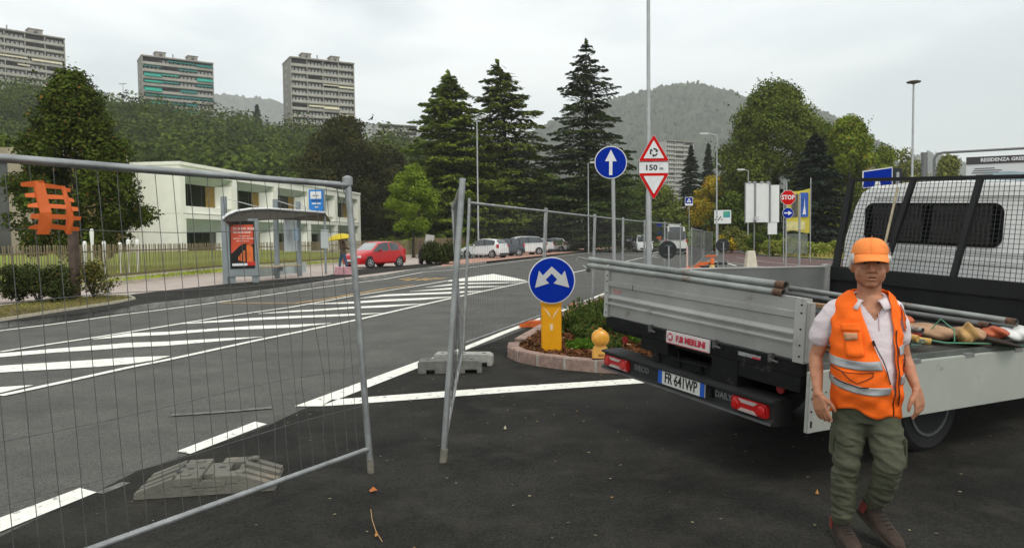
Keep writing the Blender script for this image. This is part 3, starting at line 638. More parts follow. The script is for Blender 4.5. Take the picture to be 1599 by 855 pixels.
for k in range(5):
    for fl,(z0,z1,ht) in enumerate(((.5,2.35,3.35),(4.3,6.1,6.72))):
        x0=k*bw+.36; x1=(k+1)*bw-.36
        b=MB(); b.poly([(x0,.1,ht-.02),(x1,.1,ht-.02),(x1,1.05,z1),(x0,1.05,z1),(x0,1.12,z1),(x1,1.12,z1),(x1,1.12,ht),(x0,1.12,ht)],[(0,1,2,3),(4,5,6,7),(0,3,4,7),(1,6,5,2)]); b.build('soffit_panel',m_sage,root)
        b=MB(); xa=x0+.1; xb=x1-1.0
        b.poly([(xb,1.05,z0),(xb,1.05,z1),(x1,.15,z1+.1),(x1,.15,z0)],[(0,1,2,3)]); b.bx(xb,x1,1.05,1.15,z0,z1+.4); b.build('reveal',m_white,root,fix=False)
        b=MB(); b.bx(xa,xb,1.12,1.16,z0,z1); g=b.build('window',m_green_glass,root)
        b=MB()
        for u in (.33,.66): b.bx(xa+(xb-xa)*u-.03,xa+(xb-xa)*u+.03,1.08,1.13,z0,z1)
        b.bx(xa,xb,1.07,1.13,z0-.05,z0+.04); b.bx(xa,xb,1.07,1.13,z1-.04,z1+.05); b.build('frame',mat('dark_frame',(.06,.06,.05),.5,.3),g)
        if fl==1 or k in (1,):
            b=MB(); rows=[]
            for i in range(22):
                x=xa+(xb-xa)*(.76+.24*i/21); yy=1.10+.015*math.sin(i*2.2); rows.append([(x,yy,z0+.03),(x,yy,z1-.03)])
            b.grid(rows); b.build('curtain',m_curt,g,60)
# ---- dark building at the far left
m_beige=mat('beige_stone',(.34,.29,.21),.85,0,.2,1.5)
m_ochre=mat('ochre_wall',(.17,.125,.045),.85,0,.2,1)
root=empty('dark_glass_building',(-37,49,0),0,'dark glazed building with a beige column behind the maple at the far left','building')
b=MB(); b.bx(-12,8.2,2,6,0,7.3); b.build('wall',m_ochre,root)
b=MB(); b.bx(-12,2.6,1.8,1.98,.3,7.2); g=b.build('window',m_green_glass,root); q=MB()
for k in range(7): q.bx(-12+2.2*k,-11.88+2.2*k,1.7,1.79,.3,7.15)
for z in (.3,2.6,5,7.05): q.bx(-12,2.6,1.7,1.785,z,z+.1)
q.build('frame',mat('dark_frame',(.06,.06,.05),.5),g)
b=MB(); b.bx(2.9,4.4,1.2,1.99,0,7.4); b.build('column',m_beige,root)
b=MB(); b.bx(-12.3,8.5,1.1,6.2,7.41,8.1); b.build('roof',m_beige,root)
for k in range(2):
    b=MB(); b.bx(5.6+1.5*k,5.8+1.5*k,1.9,1.99,.2,7.2); b.build('slit_window',m_green_glass,root)
b=MB(); b.bx(4.5,8.2,1.7,1.97,0,.9); b.build('plinth',mat('dark_brown_plinth',(.09,.055,.03),.85),root)
# ================================================================== MIDDLE DISTANCE
# picket fence on a low wall
m_lowwall=mat('low_wall',(.50,.46,.38),.85,0,.2,2,.2,30)
FP=[Vector((*p,0)) for p in [(-14.9,14),(-14.05,20.5),(-14.03,26.9),(-13.74,34.7),(-11.4,45),(-8.25,59.3),(-6.9,66)]]
wall=MB(); outp=offs(FP,.22)
wall.grid([[(p.x,p.y,.1) for p in FP],[(p.x,p.y,.38) for p in FP],[(p.x,p.y,.38) for p in outp],[(p.x,p.y,.1) for p in outp]])
tag(wall.build('low_wall',m_lowwall),'low pale concrete wall carrying the wooden picket fence','wall')
pf=empty('picket_fence',(0,0,0),0,'long wooden picket fence on the low wall before the lawn','fence')
m_pick=mat('picket_wood',(.22,.18,.105),.9,0,.4,3,.3,30)
pts=resample([(p.x,p.y) for p in offs(FP,.08)],.112)
pk=MB(); pk.bx(-.016,.016,-.009,.009,0,1.12); tmp=pk.build('picket',m_pick); pme=tmp.data; bpy.data.objects.remove(tmp)
vis=[p for p in pts if p.y>16]
restb=MB()
for i,(a,c) in enumerate(zip(vis[:-1],vis[1:])):
    rz=math.atan2(c.y-a.y,c.x-a.x); zj=.42+random.uniform(-.015,.02)
    if i<290:
        k=link('picket',pme,pf); k.location=(a.x,a.y,zj); k.rotation_euler=(random.uniform(-.02,.02),random.uniform(-.02,.02),rz)
    else: restb.box((a.x,a.y,zj+.56),(.038,.018,1.12),Matrix.Rotation(rz,3,'Z'))
tag(restb.build('far_pickets',m_pick,pf),kind='stuff')
rl=offs(FP,.105)
for z,hh in ((.40,.09),(1.28,.05)):
    b=MB(); b.grid([[(p.x,p.y,z) for p in rl],[(p.x,p.y,z+hh) for p in rl],[(p.x,p.y,z+hh) for p in offs(FP,.14)],[(p.x,p.y,z) for p in offs(FP,.14)],[(p.x,p.y,z) for p in rl]]); b.build('rail',m_pick,pf)
# solid wooden/reed screening continuing the fence far away behind the cars
scr=MB(); P=[G(x,408) for x in (640,)]; a=Vector((-8.0,60.5,0)); c=Vector((2.2,118,0))
scr.grid([[(a.x,a.y,.1),(c.x,c.y,.1)],[(a.x,a.y,1.75),(c.x,c.y,1.6)],[(a.x-.1,a.y,1.75),(c.x-.1,c.y,1.6)],[(a.x-.1,a.y,.1),(c.x-.1,c.y,.1)]]); tag(scr.build('reed_screen',mat('reed',(.20,.15,.08),.9,0,.35,3)),'brown reed screen fence behind the parked cars','fence')
# ---- generic plants
lf_maple=leafmat('maple_leaves',(.026,.044,.008),(.066,.090,.016),(.15,.08,.025),.97)
lf_copper=leafmat('copper_beech_leaves',(.020,.025,.009),(.046,.052,.017),(.065,.048,.018),.88)
lf_young=leafmat('young_leaves',(.075,.125,.016),(.17,.235,.036))
lf_cedarA=leafmat('cedar_needles_green',(.066,.108,.018),(.170,.220,.042))
lf_cedarB=leafmat('cedar_needles_olive',(.056,.084,.018),(.140,.172,.036))
lf_cedarC=leafmat('cedar_needles_dark',(.028,.046,.020),(.066,.090,.040))
lf_big=leafmat('poplar_leaves',(.050,.075,.015),(.115,.150,.032),(.14,.14,.045),.95)
lf_mid=leafmat('mid_leaves',(.034,.060,.012),(.088,.124,.024))
lf_bright=leafmat('bright_leaves',(.065,.105,.014),(.165,.21,.032),(.20,.16,.04),.94)
lf_spruce=leafmat('blue_spruce_needles',(.016,.027,.025),(.034,.050,.044))
lf_autumn=leafmat('autumn_leaves',(.15,.17,.025),(.42,.32,.035),(.42,.20,.02),.86)
lf_hedge=leafmat('hedge_leaves',(.020,.032,.012),(.048,.062,.024),(.10,.06,.03),.96)
lf_willow=leafmat('yellow_green_leaves',(.08,.10,.03),(.17,.18,.06))
broad_tree('maple_tree',at(137,396,34.5)*1,8.9,1.15,lambda t: 3.2*min(1,(.62+1.9*t if t<.2 else 1))*(1-max(0,t-.2)/.8)**.60+.12,lf_maple,'large dark green maple with a conical crown in front of the dark glass building',n=46000,leaf=.135,nl=170,lr=.66,tr=.16,bare=6,up=.6).location=(at(122,380,34.5).x,34.5,.25)
def tree_at(fn,name,px,Y,ytop,wpx,label,lm,z=0,**k):
    hz=372.5-(px-800)*.0105; h=1.6+(hz-ytop)*Y/F-z; p=at(px,hz,Y); R=wpx/2*Y/F
    return h,R,(p.x,Y,z)
def BT(px,Y,ytop,wpx,label,lm,shape='round',zfrac=.12,**k):
    h,R,b_=tree_at(None,'',px,Y,ytop,wpx,label,lm)
    pr={'round':lambda t: R*(.62+.38*math.sin(math.pi*min(1,(t*1.15+.05))))*(1 if t<.72 else max(.12,1-((t-.72)/.30)**2*.85)),
        'egg':lambda t: R*max(.08,math.sin(math.pi*(.18+.80*t))**.8),
        'wide':lambda t: R*(.9+.1*math.sin(3*t))*(1 if t<.6 else max(.2,1-((t-.6)/.42)**2*.8))}[shape]
    k['n']=int(k.get('n',6000)*1.35); k['leaf']=k.get('leaf',.3)*.88
    return broad_tree(k.pop('name','broadleaf_tree'),b_,h*.97,h*zfrac,pr,lm,label,**k)
BT(546,106,192,158,'dark copper beech with a broad ragged crown beyond the white building',lf_copper,'wide',.08,n=26000,leaf=.36,nl=110,lr=1.9,tr=.5,bare=16)
BT(615,120,238,90,'dark leafy tree filling the gap between copper beech and cedar',lf_copper,'egg',.1,n=9000,leaf=.42,nl=40,lr=2,tr=.35)
BT(500,98,232,70,'dark lower tree at the left foot of the copper beech',lf_copper,'round',.05,n=8000,leaf=.36,nl=40,lr=1.6,tr=.3)
BT(645,60,258,88,'small fresh green roadside tree right of the red car',lf_young,'egg',.30,name='young_tree',n=8500,leaf=.17,nl=46,lr=.62,tr=.10,up=.6,limbs=9)
def CT(px,Y,ytop,wpx,label,lm,**k):
    hz=372.5-(px-800)*.0105; h=1.6+(hz-ytop)*Y/F; p=at(px,hz,Y); return conifer(k.pop('name','conifer_tree'),(p.x,Y,0),h,wpx/2*Y/F*1.78,lm,label,**k)
CT(704,84,117,150,'green layered cedar with a round tip left of the tall lamp post',lf_cedarA,dens=400,leaf=.31,whorl=.60,pw=.66,droop=.16,z0=.05,nb=8,tr=.35,flat=.15,name='cedar_tree',group=None,asym=.25)
CT(793,90,100,176,'olive green cedar with a bent tip behind the parked cars',lf_cedarB,dens=370,leaf=.33,whorl=.74,pw=.72,droop=.18,z0=.05,nb=8,tr=.4,lean=-1.0,thin=.10,flat=.14,name='cedar_tree',asym=.30)
CT(917,86,69,166,'tall dark cedar with feathery drooping branches behind the blue arrow sign',lf_cedarC,dens=390,leaf=.28,whorl=.84,pw=.80,droop=.12,z0=.06,nb=8,tr=.4,thin=.10,flat=.10,name='cedar_tree',asym=.30)
# background wood between and behind the cedars
for px,Y,yt,w,lab,lm in [(852,128,268,90,'low green tree between the olive and the dark cedar',lf_mid),(962,125,262,96,'green tree behind the right side of the dark cedar',lf_mid),(760,118,262,110,'dark green tree behind the two left cedars',lf_cedarB),
                     (1005,140,285,70,'dark bushy tree left of the speed plate sign',lf_mid),(1032,120,300,80,'dark round tree behind the white minibus',lf_cedarB),(905,110,285,110,'mid green tree low behind the dark cedar',lf_mid),(670,112,300,100,'dark tree behind the small green roadside tree',lf_cedarB)]:
    BT(px,Y,yt,w,lab,lm,'round',.03,n=6500,leaf=.42,nl=34,lr=1.9,tr=.3)
CT(1079,150,232,44,'dark conifer before the whitish high-rise',lf_dark,dens=55,leaf=.6,name='cedar_tree')
CT(1106,165,229,30,'slim dark pointed conifer right of the whitish high-rise',lf_dark,dens=40,leaf=.6,name='cedar_tree')
BT(1125,140,300,60,'dark tree behind the autumn tree',lf_mid,'round',.03,n=5000,leaf=.45,nl=26,lr=1.8,tr=.3)
BT(1150,120,285,60,'green tree on the left flank of the large poplar clump',lf_mid,'round',.03,n=5000,leaf=.42,nl=26,lr=1.7,tr=.3)
BT(1112,92,277,84,'yellow and orange autumn tree right of the minibus',lf_autumn,'egg',.22,n=6500,leaf=.24,nl=40,lr=1.0,tr=.12,up=.6)
BT(1213,92,140,186,'huge green poplar with loose top behind the white billboard',lf_big,'wide',.05,n=56000,leaf=.29,nl=190,lr=1.75,tr=.45,bare=18,trunk_top=.45,limbs=4)
BT(1140,86,300,60,'olive tree low beside the poplar and autumn tree',lf_mid,'round',.04,n=4500,leaf=.3,nl=26,lr=1.1,tr=.2)
BT(1325,82,181,98,'bright green broadleaf tree right of the poplar with knobbly top',lf_bright,'egg',.08,n=24000,leaf=.27,nl=70,lr=1.2,tr=.3,bare=4)
BT(1288,97,188,84,'dark green tree wedged between poplar and bright tree',lf_mid,'round',.04,n=6000,leaf=.32,nl=30,lr=1.4,tr=.25)
CT(1272,74,212,80,'dark blue-green spruce behind the advertising banner',lf_spruce,dens=150,leaf=.30,whorl=.42,pw=.60,droop=.20,name='spruce_tree',nb=8)
BT(1378,96,232,60,'yellowish green tree behind the blue road sign',lf_bright,'round',.06,n=5000,leaf=.34,nl=24,lr=1.2,tr=.22)
BT(1410,120,236,66,'pale green tree left of the tall lamp post on the right',lf_willow,'round',.06,n=5000,leaf=.4,nl=24,lr=1.6,tr=.25)
BT(1480,104,247,52,'pale yellow-green tree behind the construction banner frame',lf_willow,'round',.06,n=5000,leaf=.34,nl=26,lr=1.3,tr=.22)
BT(1345,110,245,60,'ochre tinted tree behind the bright green tree',lf_autumn,'round',.06,n=3000,leaf=.4,nl=24,lr=1.5,tr=.22)
BT(1560,115,262,120,'low green tree line behind the truck cab',lf_mid,'round',.06,n=5000,leaf=.4,nl=24,lr=1.6,tr=.22)
BT(1690,100,250,120,'green tree beyond the right edge',lf_mid,'round',.06,n=4000,leaf=.4,nl=24,lr=1.6,tr=.22)
BT(8,62,215,60,'leafy tree behind the dark building at the far left',lf_mid,'round',.2,n=4000,leaf=.3,nl=24,lr=1.1,tr=.22)
# distant grass bank at the end of the road
o=sheet('grass_bank',[(4,112),(32,112),(36,150),(2,150)],0,mat('bank_grass',(.09,.13,.03),.95,0,.3,1)); 
for v in o.data.vertices: v.co.z=.2 if v.co.y<130 else 3.6
# hedges and shrubs
shrub('clipped_hedge',G(60,472,PZ),(1.85,.75,.92),lf_hedge,'dark clipped hedge block beside the brown post at the left',n=9000,leaf=.055,boxy=True,lr=.28,nl=46,cat='hedge')
shrub('loose_shrub',G(147,466,PZ),(1.25,1.0,1.02),leafmat('shrub_leaves',(.035,.045,.014),(.09,.09,.03),(.25,.16,.04),.9),'loose leggy shrub right of the brown post',n=1800,leaf=.05,stems=12,lr=.22,nl=26)
h_=shrub('clipped_hedge',G(689,412,PZ),(2.0,2.6,1.30),lf_hedge,'dark clipped hedge behind the leaning fence panel near the parked white hatchback',n=7000,leaf=.10,boxy=True,lr=.45,nl=46,cat='hedge')
# verge weeds and bushes on the right
lf_weed=leafmat('weed_leaves',(.11,.15,.03),(.26,.31,.07),(.42,.38,.14),.88)
for px,py,w,d,h,lab,lm in [(1182,398.5,2.4,1.4,1.9,'dark green bush at the left end of the verge',lf_mid),(1207,399.5,2.6,1.2,1.3,'pale weeds in front of the white billboard',lf_weed),(1229,400,2.4,1.3,1.45,'tall light weeds between billboard and stop sign',lf_weed),
                           (1256,400,2.4,1.4,1.15,'low weeds right of the grey sign pole',lf_weed),(1282,401,2.0,1.3,1.0,'low weeds beside the truck headboard',lf_weed),(1196,396,3.8,2.0,2.6,'green bush right under the white billboard',lf_mid),(1168,396,1.4,1.2,1.0,'small weed clump behind the pale concrete block',lf_weed),(1240,398,1.6,1.2,1.3,'narrow weed clump under the stop sign',lf_weed),(1310,400,3.0,1.4,1.2,'weeds hidden partly by the truck headboard',lf_weed)]:
    shrub('wild_bush',G(px,py),(w,d,h),lm,lab,n=3600,leaf=.10,lr=.34,nl=30,group='weeds and bushes on the right verge')
for px,py,w,h,lab,lm in [(1132,372,5,1.6,'reddish shrub along the footpath beyond the discs',lf_autumn),(1107,373,4,2.0,'green shrub by the far fence panels',lf_mid),(1142,366,6,2.6,'yellow-green shrub beyond the path',lf_willow)]:
    p=G(px,py+10); shrub('path_shrub',(at(px,py,70).x,70,0),(w*.7,3,h),lm,lab,n=1500,leaf=.18,lr=.6,nl=20)
# ---- brown post
b=MB(); p=G(118,466,PZ); b.bx(p.x-.10,p.x+.10,p.y-.1,p.y+.1,PZ,PZ+1.85); tag(b.build('brown_post',mat('rust_brown_steel',(.085,.06,.045),.75,0,.4,4),bevel=.01),'square brown post standing between hedge and shrub','post')
# ---- small white marker stakes on the lawn
m_wp=mat('white_plastic',(.70,.70,.68),.5)
for i,(px,py,h) in enumerate([(132,376,1.0),(143,357,1.75),(162,376,1.1),(187,378,1.0),(200,373,1.15),(214,373,1.2)]):
    Y=30.5; p=at(px,py,Y); b=MB(); b.lathe([(.03,.3),(.05,p.z*.6),(.085,p.z-.12),(.06,p.z-.02),(.02,p.z)],8,(0,0,0)); 
    tag(b.build('white_stake',m_wp,None,50,loc=(p.x,Y,0)),['first short white stake on the lawn from the left','tallest white stake on the lawn, under the maple','white stake on the lawn beside the maple trunk','bent white stake right of the maple on the lawn','second white stake from the right on the lawn','rightmost white stake on the lawn'][i],'stake','white stakes on the lawn')
# ---- lamp posts
m_galv=mat('galvanised_steel',(.36,.37,.37),.45,.6,.15,3,.0)
m_lampw=mat('lamp_housing',(.62,.63,.62),.4,.2)
m_lampg=mat('lamp_glass',(.75,.76,.74),.3)
def lamp(px,py,Y,ytop,label,arm=.9,dirx=1,r=.07,kind='bar'):
    hz=372.5-(px-800)*.0105; p=at(px,hz,Y); h=1.6+(hz-ytop)*Y/F
    root=empty('street_lamp',(p.x,Y,0),0,label,'street lamp')
    b=MB(); b.tube([(0,0,0),(0,0,1.2),(0,0,1.25),(0,0,h)],[r*1.25,r*1.2,r,r*.62],12); b.build('pole',m_galv,root,40)
    if kind=='bar':
        b=MB(); b.tube([(0,0,h-.05),(dirx*arm*.5,0,h+.04),(dirx*arm,0,h+.07)],r*.5,8); b.build('arm',m_galv,root,40)
        b=MB(); b.bx(min(0,dirx*.75)+dirx*(arm-.2),max(0,dirx*.75)+dirx*(arm-.2),-.16,.16,h+.03,h+.15); hd=b.build('lamp_head',m_lampw,root,bevel=.03); q=MB(); q.bx(min(0,dirx*.6)+dirx*(arm-.1),max(0,dirx*.6)+dirx*(arm-.1),-.12,.12,h+.0,h+.03); q.build('diffuser',m_lampg,hd)
    else:
        b=MB(); b.lathe([(.05,h-.05),(.12,h),(.40,h+.07),(.44,h+.12),(.30,h+.19),(.08,h+.22)],20); hd=b.build('lamp_head',mat('lamp_dark',(.12,.12,.11),.5),root,40); q=MB(); q.lathe([(.38,h+.125),(.30,h+.20),(.06,h+.235)],20); q.build('lid',m_lampw,hd,40)
    b=MB(); b.bx(-r*1.6,r*1.6,-r*1.6,r*1.6,0,.06); b.build('base_plate',m_galv,root)
    return root
lamp(747,405,57.2,186,'street lamp in front of the two left cedars',arm=.9,dirx=.5)
lamp(919,395,76,256,'street lamp with side box in front of the dark cedar',arm=.5,dirx=.6)
lamp(1119,400,62,212,'street lamp with a flat white head before the mountain',arm=.9,dirx=-1)
lamp(1168,400,75,267,'short street lamp peeping over the white billboard',arm=.6,dirx=-1)
lamp(1423,420,48,134,'tall street lamp with a round disc head behind the truck cab',kind='disc',r=.09)
# ---- road signs
m_back=mat('sign_back_black',(.018,.022,.022),.5)
m_blue=mat('sign_blue',(.001,.022,.28),.55,0,.05,3,spec=.05); m_red2=mat('sign_red',(.52,.008,.008),.55,0,.06,3,spec=.05); m_wht=mat('sign_white',(.66,.67,.67),.5,0,.08,6); m_blk=mat('sign_black',(.015,.015,.015),.5)
def disc(mb,r,y0,y1,n=48,c=(0,0)): mb.prism_y([(c[0]+r*math.cos(2*math.pi*k/n),c[1]+r*math.sin(2*math.pi*k/n)) for k in range(n)],y0,y1)
def arrow_poly(s,rot=0,shaft=.13,head=.36,L=1.3,hl=.55):
    pts=[(-shaft/2,-L/2),(shaft/2,-L/2),(shaft/2,L/2-hl),(head/2,L/2-hl),(0,L/2),(-head/2,L/2-hl),(-shaft/2,L/2-hl)]
    c,s_=math.cos(rot),math.sin(rot); return [((x*c-z*s_)*s,(x*s_+z*c)*s) for x,z in pts]
def sign_post(px,Y,ybase_z,ztop,label,r=.03,cat='road sign',rz=0,tilt=0):
    hz=372.5-(px-800)*.0105; p=at(px,hz,Y); root=empty('road_sign',(p.x,Y,0),rz,label,cat); root.rotation_euler=(0,tilt,rz)
    b=MB(); b.tube([(0,0,ybase_z),(0,0,ztop)],r,12); b.build('pole',m_galv,root,40); return root
def zof(px,py,Y): return at(px,py,Y).z
# blue straight arrow
Y=14.0; zc=zof(955,254,Y); r=sign_post(959.5,Y,0,zc+.25,'round blue sign with white upward arrow on a grey pole',.036,tilt=-.008)
x0=-(959.5-955.5)*Y/F; b=MB(); disc(b,.305,-.06,-.045,c=(x0,zc)); d=b.build('sign_rim',m_wht,r); b=MB(); disc(b,.288,-.066,-.061,c=(x0,zc)); d=b.build('sign_plate',m_blue,r)
b=MB(); b.prism_y([(x+x0,z+zc) for x,z in arrow_poly(.36,rot=-.02,shaft=.17,head=.60,L=1.32,hl=.60)],-.070,-.067); b.build('arrow',m_wht,d)
b=MB(); b.bx(-.05,.05,-.044,.045,zc-.16,zc-.12); b.bx(-.05,.05,-.044,.045,zc+.12,zc+.16); b.build('clamp',m_galv,r)
b=MB(); b.lathe([(.11,.0),(.11,.02),(.05,.06),(.045,.18)],12); b.build('base_collar',m_galv,r)
# tall pole carrying warning, distance and give-way signs
Y=21.5; px=1013.0; hz=372.5-(px-800)*.0105; p=at(px,hz,Y)
r=empty('street_lamp',(p.x,Y,0),0,'tall lamp pole carrying the roundabout, 150 m and give-way signs','street lamp')
b=MB(); b.tube([(0,0,0),(0,0,2.9),(0,0,3.1),(0,0,10.2)],[.088,.082,.058,.048],14); b.build('pole',m_galv,r,40)
b=MB(); b.tube([(0,0,10.15),(.4,0,10.3),(1.0,0,10.35)],.03,8); b.build('arm',m_galv,r); b=MB(); b.bx(.9,1.6,-.15,.15,10.3,10.42); b.build('lamp_head',m_lampw,r,bevel=.03)
def tri(s,rad,cx,cz,flip=False,nn=5):
    out=[]
    for k in range(3):
        a=math.pi/2+2*math.pi*k/3+(math.pi if flip else 0); R=s/math.sqrt(3)
        vx,vz=R*math.cos(a),R*math.sin(a); ccx,ccz=vx*(1-2*rad/R),vz*(1-2*rad/R)
        for j in range(nn): bb=a+(j/(nn-1)-.5)*math.radians(120); out.append((cx+ccx+rad*math.cos(bb),cz+ccz+rad*math.sin(bb)))
    return out
def zz(py,px=1020): return zof(px,py,Y)
cx=(1020-px)*Y/F; s_=.90; zc=zz(252.5)+s_/(2*math.sqrt(3)); 
for nm,S_,m_,y in (('warning_rim',.905,m_wht,-.10),('warning_plate',.885,m_red2,-.108),('warning_face',.60,m_wht,-.116)):
    b=MB(); b.prism_y(tri(S_,.035 if S_>.7 else .012,cx,zc),y,y+.008 if nm!='warning_rim' else y+.02); b.build(nm,m_,r)
b=MB(); zc2=zc+.00
for k in range(3):
    a0=math.radians(120*k+98); R=.098
    outer=[];inner=[]
    for j in range(8):
        a=a0-math.radians(10*j); outer.append((cx+(R+.022)*math.cos(a),zc2+(R+.022)*math.sin(a))); inner.append((cx+(R-.022)*math.cos(a),zc2+(R-.022)*math.sin(a)))
    b.prism_y(outer+inner[::-1],-.121,-.117); a=a0-math.radians(68); t=a-math.radians(34)
    b.prism_y([(cx+(R+.055)*math.cos(a),zc2+(R+.055)*math.sin(a)),(cx+R*math.cos(t),zc2+R*math.sin(t)),(cx+(R-.055)*math.cos(a),zc2+(R-.055)*math.sin(a))],-.1215,-.1172)
b.build('roundabout_symbol',m_blk,r)
zp=zz(262); b=MB(); b.prism_y([(cx-.44,zp-.18),(cx+.44,zp-.18),(cx+.44,zp+.165),(cx-.44,zp+.165)],-.10,-.085); b.build('distance_rim',m_blk,r,bevel=.003)
b=MB(); b.prism_y([(cx-.425,zp-.165),(cx+.425,zp-.165),(cx+.425,zp+.15),(cx-.425,zp+.15)],-.106,-.101); d=b.build('distance_plate',m_wht,r)
text('150',.215,m_blk,'lettering',d,Matrix.Translation((cx-.08,-.108,zp-.01))@RX90,.03,sx=1.15); text('m',.13,m_blk,'lettering',d,Matrix.Translation((cx+.22,-.108,zp-.03))@RX90,.03,sx=1.1)
zc=zz(270.5)-.90/(2*math.sqrt(3))
for nm,S_,m_,y in (('give_way_rim',.905,m_wht,-.10),('give_way_plate',.885,m_red2,-.108),('give_way_face',.60,m_wht,-.116)):
    b=MB(); b.prism_y(tri(S_,.035 if S_>.7 else .012,cx,zc,True),y,y+.008 if nm!='give_way_rim' else y+.02); b.build(nm,m_,r)
b=MB(); b.bx(-.1,cx+.1,-.08,.08,zc-.05,zc-.0); b.bx(-.1,cx+.1,-.08,.08,zp,zp+.05); b.bx(-.1,cx+.1,-.08,.08,zp+.45,zp+.5); b.build('clamp',m_galv,r)
# backs of two round signs
for px,py,dia,Y,lab in [(1043,390,28.5,24.5,'larger black back of a round sign near the minibus, on a thin pole'),(1128.5,383,21.5,32.5,'smaller black back of a round sign further right, on a thin pole')]:
    z=zof(px,py,Y); r=sign_post(px+1.2,Y,0,z+.12,lab,.03); R=dia/2*Y/F; b=MB(); disc(b,R,.04,.055,32,c=(-.02,z)); b.build('sign_back',m_back,r); b=MB(); b.bx(-.12,.12,.025,.039,z+.12,z+.16); b.bx(-.12,.12,.025,.039,z-.18,z-.14); b.build('bracket',mat('bracket_dark',(.08,.09,.09),.5),r)
    b=MB(); 
    for k in (-1,1): b.tube([(k*.22,.1,0),(k*.22,.1,.55)],.018,6)
    b.bx(-.3,.3,-.1,.3,0,.05); b.build('base_frame',m_galv,r)
# STOP and blue right arrow
Y=36; px=1227.5; z=zof(1228.5,308.5,Y); r=sign_post(px,Y,0,zof(px,282,Y),'red octagonal stop sign above a round blue right-arrow sign',.035)
s_=11.0*Y/F*1.04; oc=lambda R,c:[(c[0]+R*math.cos(math.radians(22.5+45*k)),c[1]+R*math.sin(math.radians(22.5+45*k))) for k in range(8)]
xo=.06; b=MB(); b.prism_y(oc(s_*1.08,(xo,z)),-.06,-.045); b.build('stop_rim',m_wht,r); b=MB(); b.prism_y(oc(s_*1.02,(xo,z)),-.068,-.061); d=b.build('stop_plate',m_red2,r)
text('STOP',.30,m_wht,'lettering',d,Matrix.Translation((xo,-.071,z))@RX90,.035,sx=.86)
z=zof(1229,332.5,Y); b=MB(); disc(b,.265,-.06,-.045,32,c=(xo,z)); b.build('arrow_rim',m_wht,r); b=MB(); disc(b,.25,-.068,-.061,32,c=(xo,z)); d=b.build('arrow_plate',m_blue,r)
b=MB(); b.prism_y([(x+xo,zz_+z) for x,zz_ in arrow_poly(.30,rot=-math.pi/2,shaft=.2,head=.75,L=1.3,hl=.6)],-.073,-.069); b.build('arrow',m_wht,d)
# bare grey pole in front (sign edge-on)
r=sign_post(1248.3,31,0,zof(1248,303,31),'bare light grey pole in front of the advertising banner',.045,'pole')
b=MB(); b.lathe([(.10,0),(.10,.03),(.05,.05)],10); b.build('base_collar',m_galv,r)
# white billboard
Y=52; root=empty('billboard',(at(1190,370,Y).x,Y,0),.10,'large blank white billboard seen beside the poplar','billboard'); k=Y/F
m_bb=mat('billboard_white',(.66,.67,.66),.5,0,.06,1.2)
z0=zof(1190,347,Y);z1=zof(1190,286,Y); 
for i,(a,c) in enumerate([(-28,-12.3),(-12.1,11.6),(11.8,27)]):
    b=MB(); b.bx(a*k,c*k,-.05,.0,z0,z1-(.0 if i<2 else .13)); b.build('panel',m_bb,root)
b=MB(); 
for x in (-12.2,11.7): b.bx(x*k-.05,x*k+.05,-.12,-.051,z0+.02,z1+.05)
b.bx(-28.5*k,-27.6*k,-.1,.05,z0-.05,z1+.05); b.build('frame',mat('steel_grey',(.20,.21,.21),.5,.3),root)
b=MB(); b.bx(-12.6*k,-11.6*k,.02,.15,0,z0); b.bx(12.4*k,13.2*k,.02,.15,0,z0); b.build('leg',mat('steel_grey',(.20,.21,.21),.5),root); b=MB(); b.bx(9*k,24*k,-.03,-.0,z0-.85,z0-.02); b.build('lower_panel',m_bb,root)
b=MB(); b.bx(-14*k,-9*k,-.35,-.1,z0+.15,z0+.42); b.build('floodlight',mat('steel_grey2',(.5,.5,.5),.5),root)
b=MB(); 
for x in (-24,-16,-4,6): b.bx(x*k,(x+5)*k,-.12,-.02,z1+.02,z1+.12)
b.build('top_bracket',m_galv,root)
# advertising banner on two poles
Y=44; root=empty('advertising_banner',(at(1246,370,Y).x,Y,0),-.25,'yellow, black and blue advertising banner tied between two poles','banner'); k=Y/F*1.03
for x in (-20.5,17.5): b=MB(); b.tube([(x*k,0,0),(x*k,0,zof(1246,278,Y)+(0 if x>0 else -.1))],.03,8); b.build('pole',m_galv,root)
z0=zof(1246,362,Y);z1=zof(1246,297,Y); H_=z1-z0
rows=[]
for i in range(13):
    u=i/12; x=(-18+34.5*u)*k; rows.append([(x,.03*math.sin(u*9),z0+H_*(.03*math.sin(u*5))+.0),(x,.03*math.sin(u*9+1),z1-.10*math.sin(math.pi*u)+.1*u)])
b=MB(); b.grid(rows); bn=b.build('banner_sheet',mat('banner_yellow',(.55,.47,.06),.6,0,.08,2),root,60)
b=MB(); b.bx(-9.5*k,-.5*k,-.05,-.04,z0+H_*.36,z1-.22); b.build('photo_panel',mat('banner_photo',(.03,.03,.025),.6,0,.9,3,col2=(.16,.14,.12)),bn)
b=MB(); b.bx(2.5*k,14*k,-.055,-.045,z0+H_*.36,z1-.15); d=b.build('blue_panel',mat('banner_blue',(.03,.10,.42),.5,0,.3,2),bn)
b=MB(); b.prism_y([(6*k,z0+H_*.42),(11*k,z0+H_*.42),(9.5*k,z0+H_*.62),(8.8*k,z1-.4),(8.2*k,z0+H_*.62)],-.062,-.057); b.build('tower_picture',m_wht,d)
b=MB(); b.bx(-16*k,10*k,-.052,-.045,z0+.12,z0+H_*.25); b.build('text_panel',mat('banner_text',(.60,.55,.25),.6,0,.2,8),bn)
# translucent sheet under the banner
b=MB(); b.bx(-17*k,14*k,.05,.07,.5,z0-.1); b.build('lower_panel',mat('pale_sheet',(.22,.25,.20),.6,0,.4,2,alpha=.45),root)
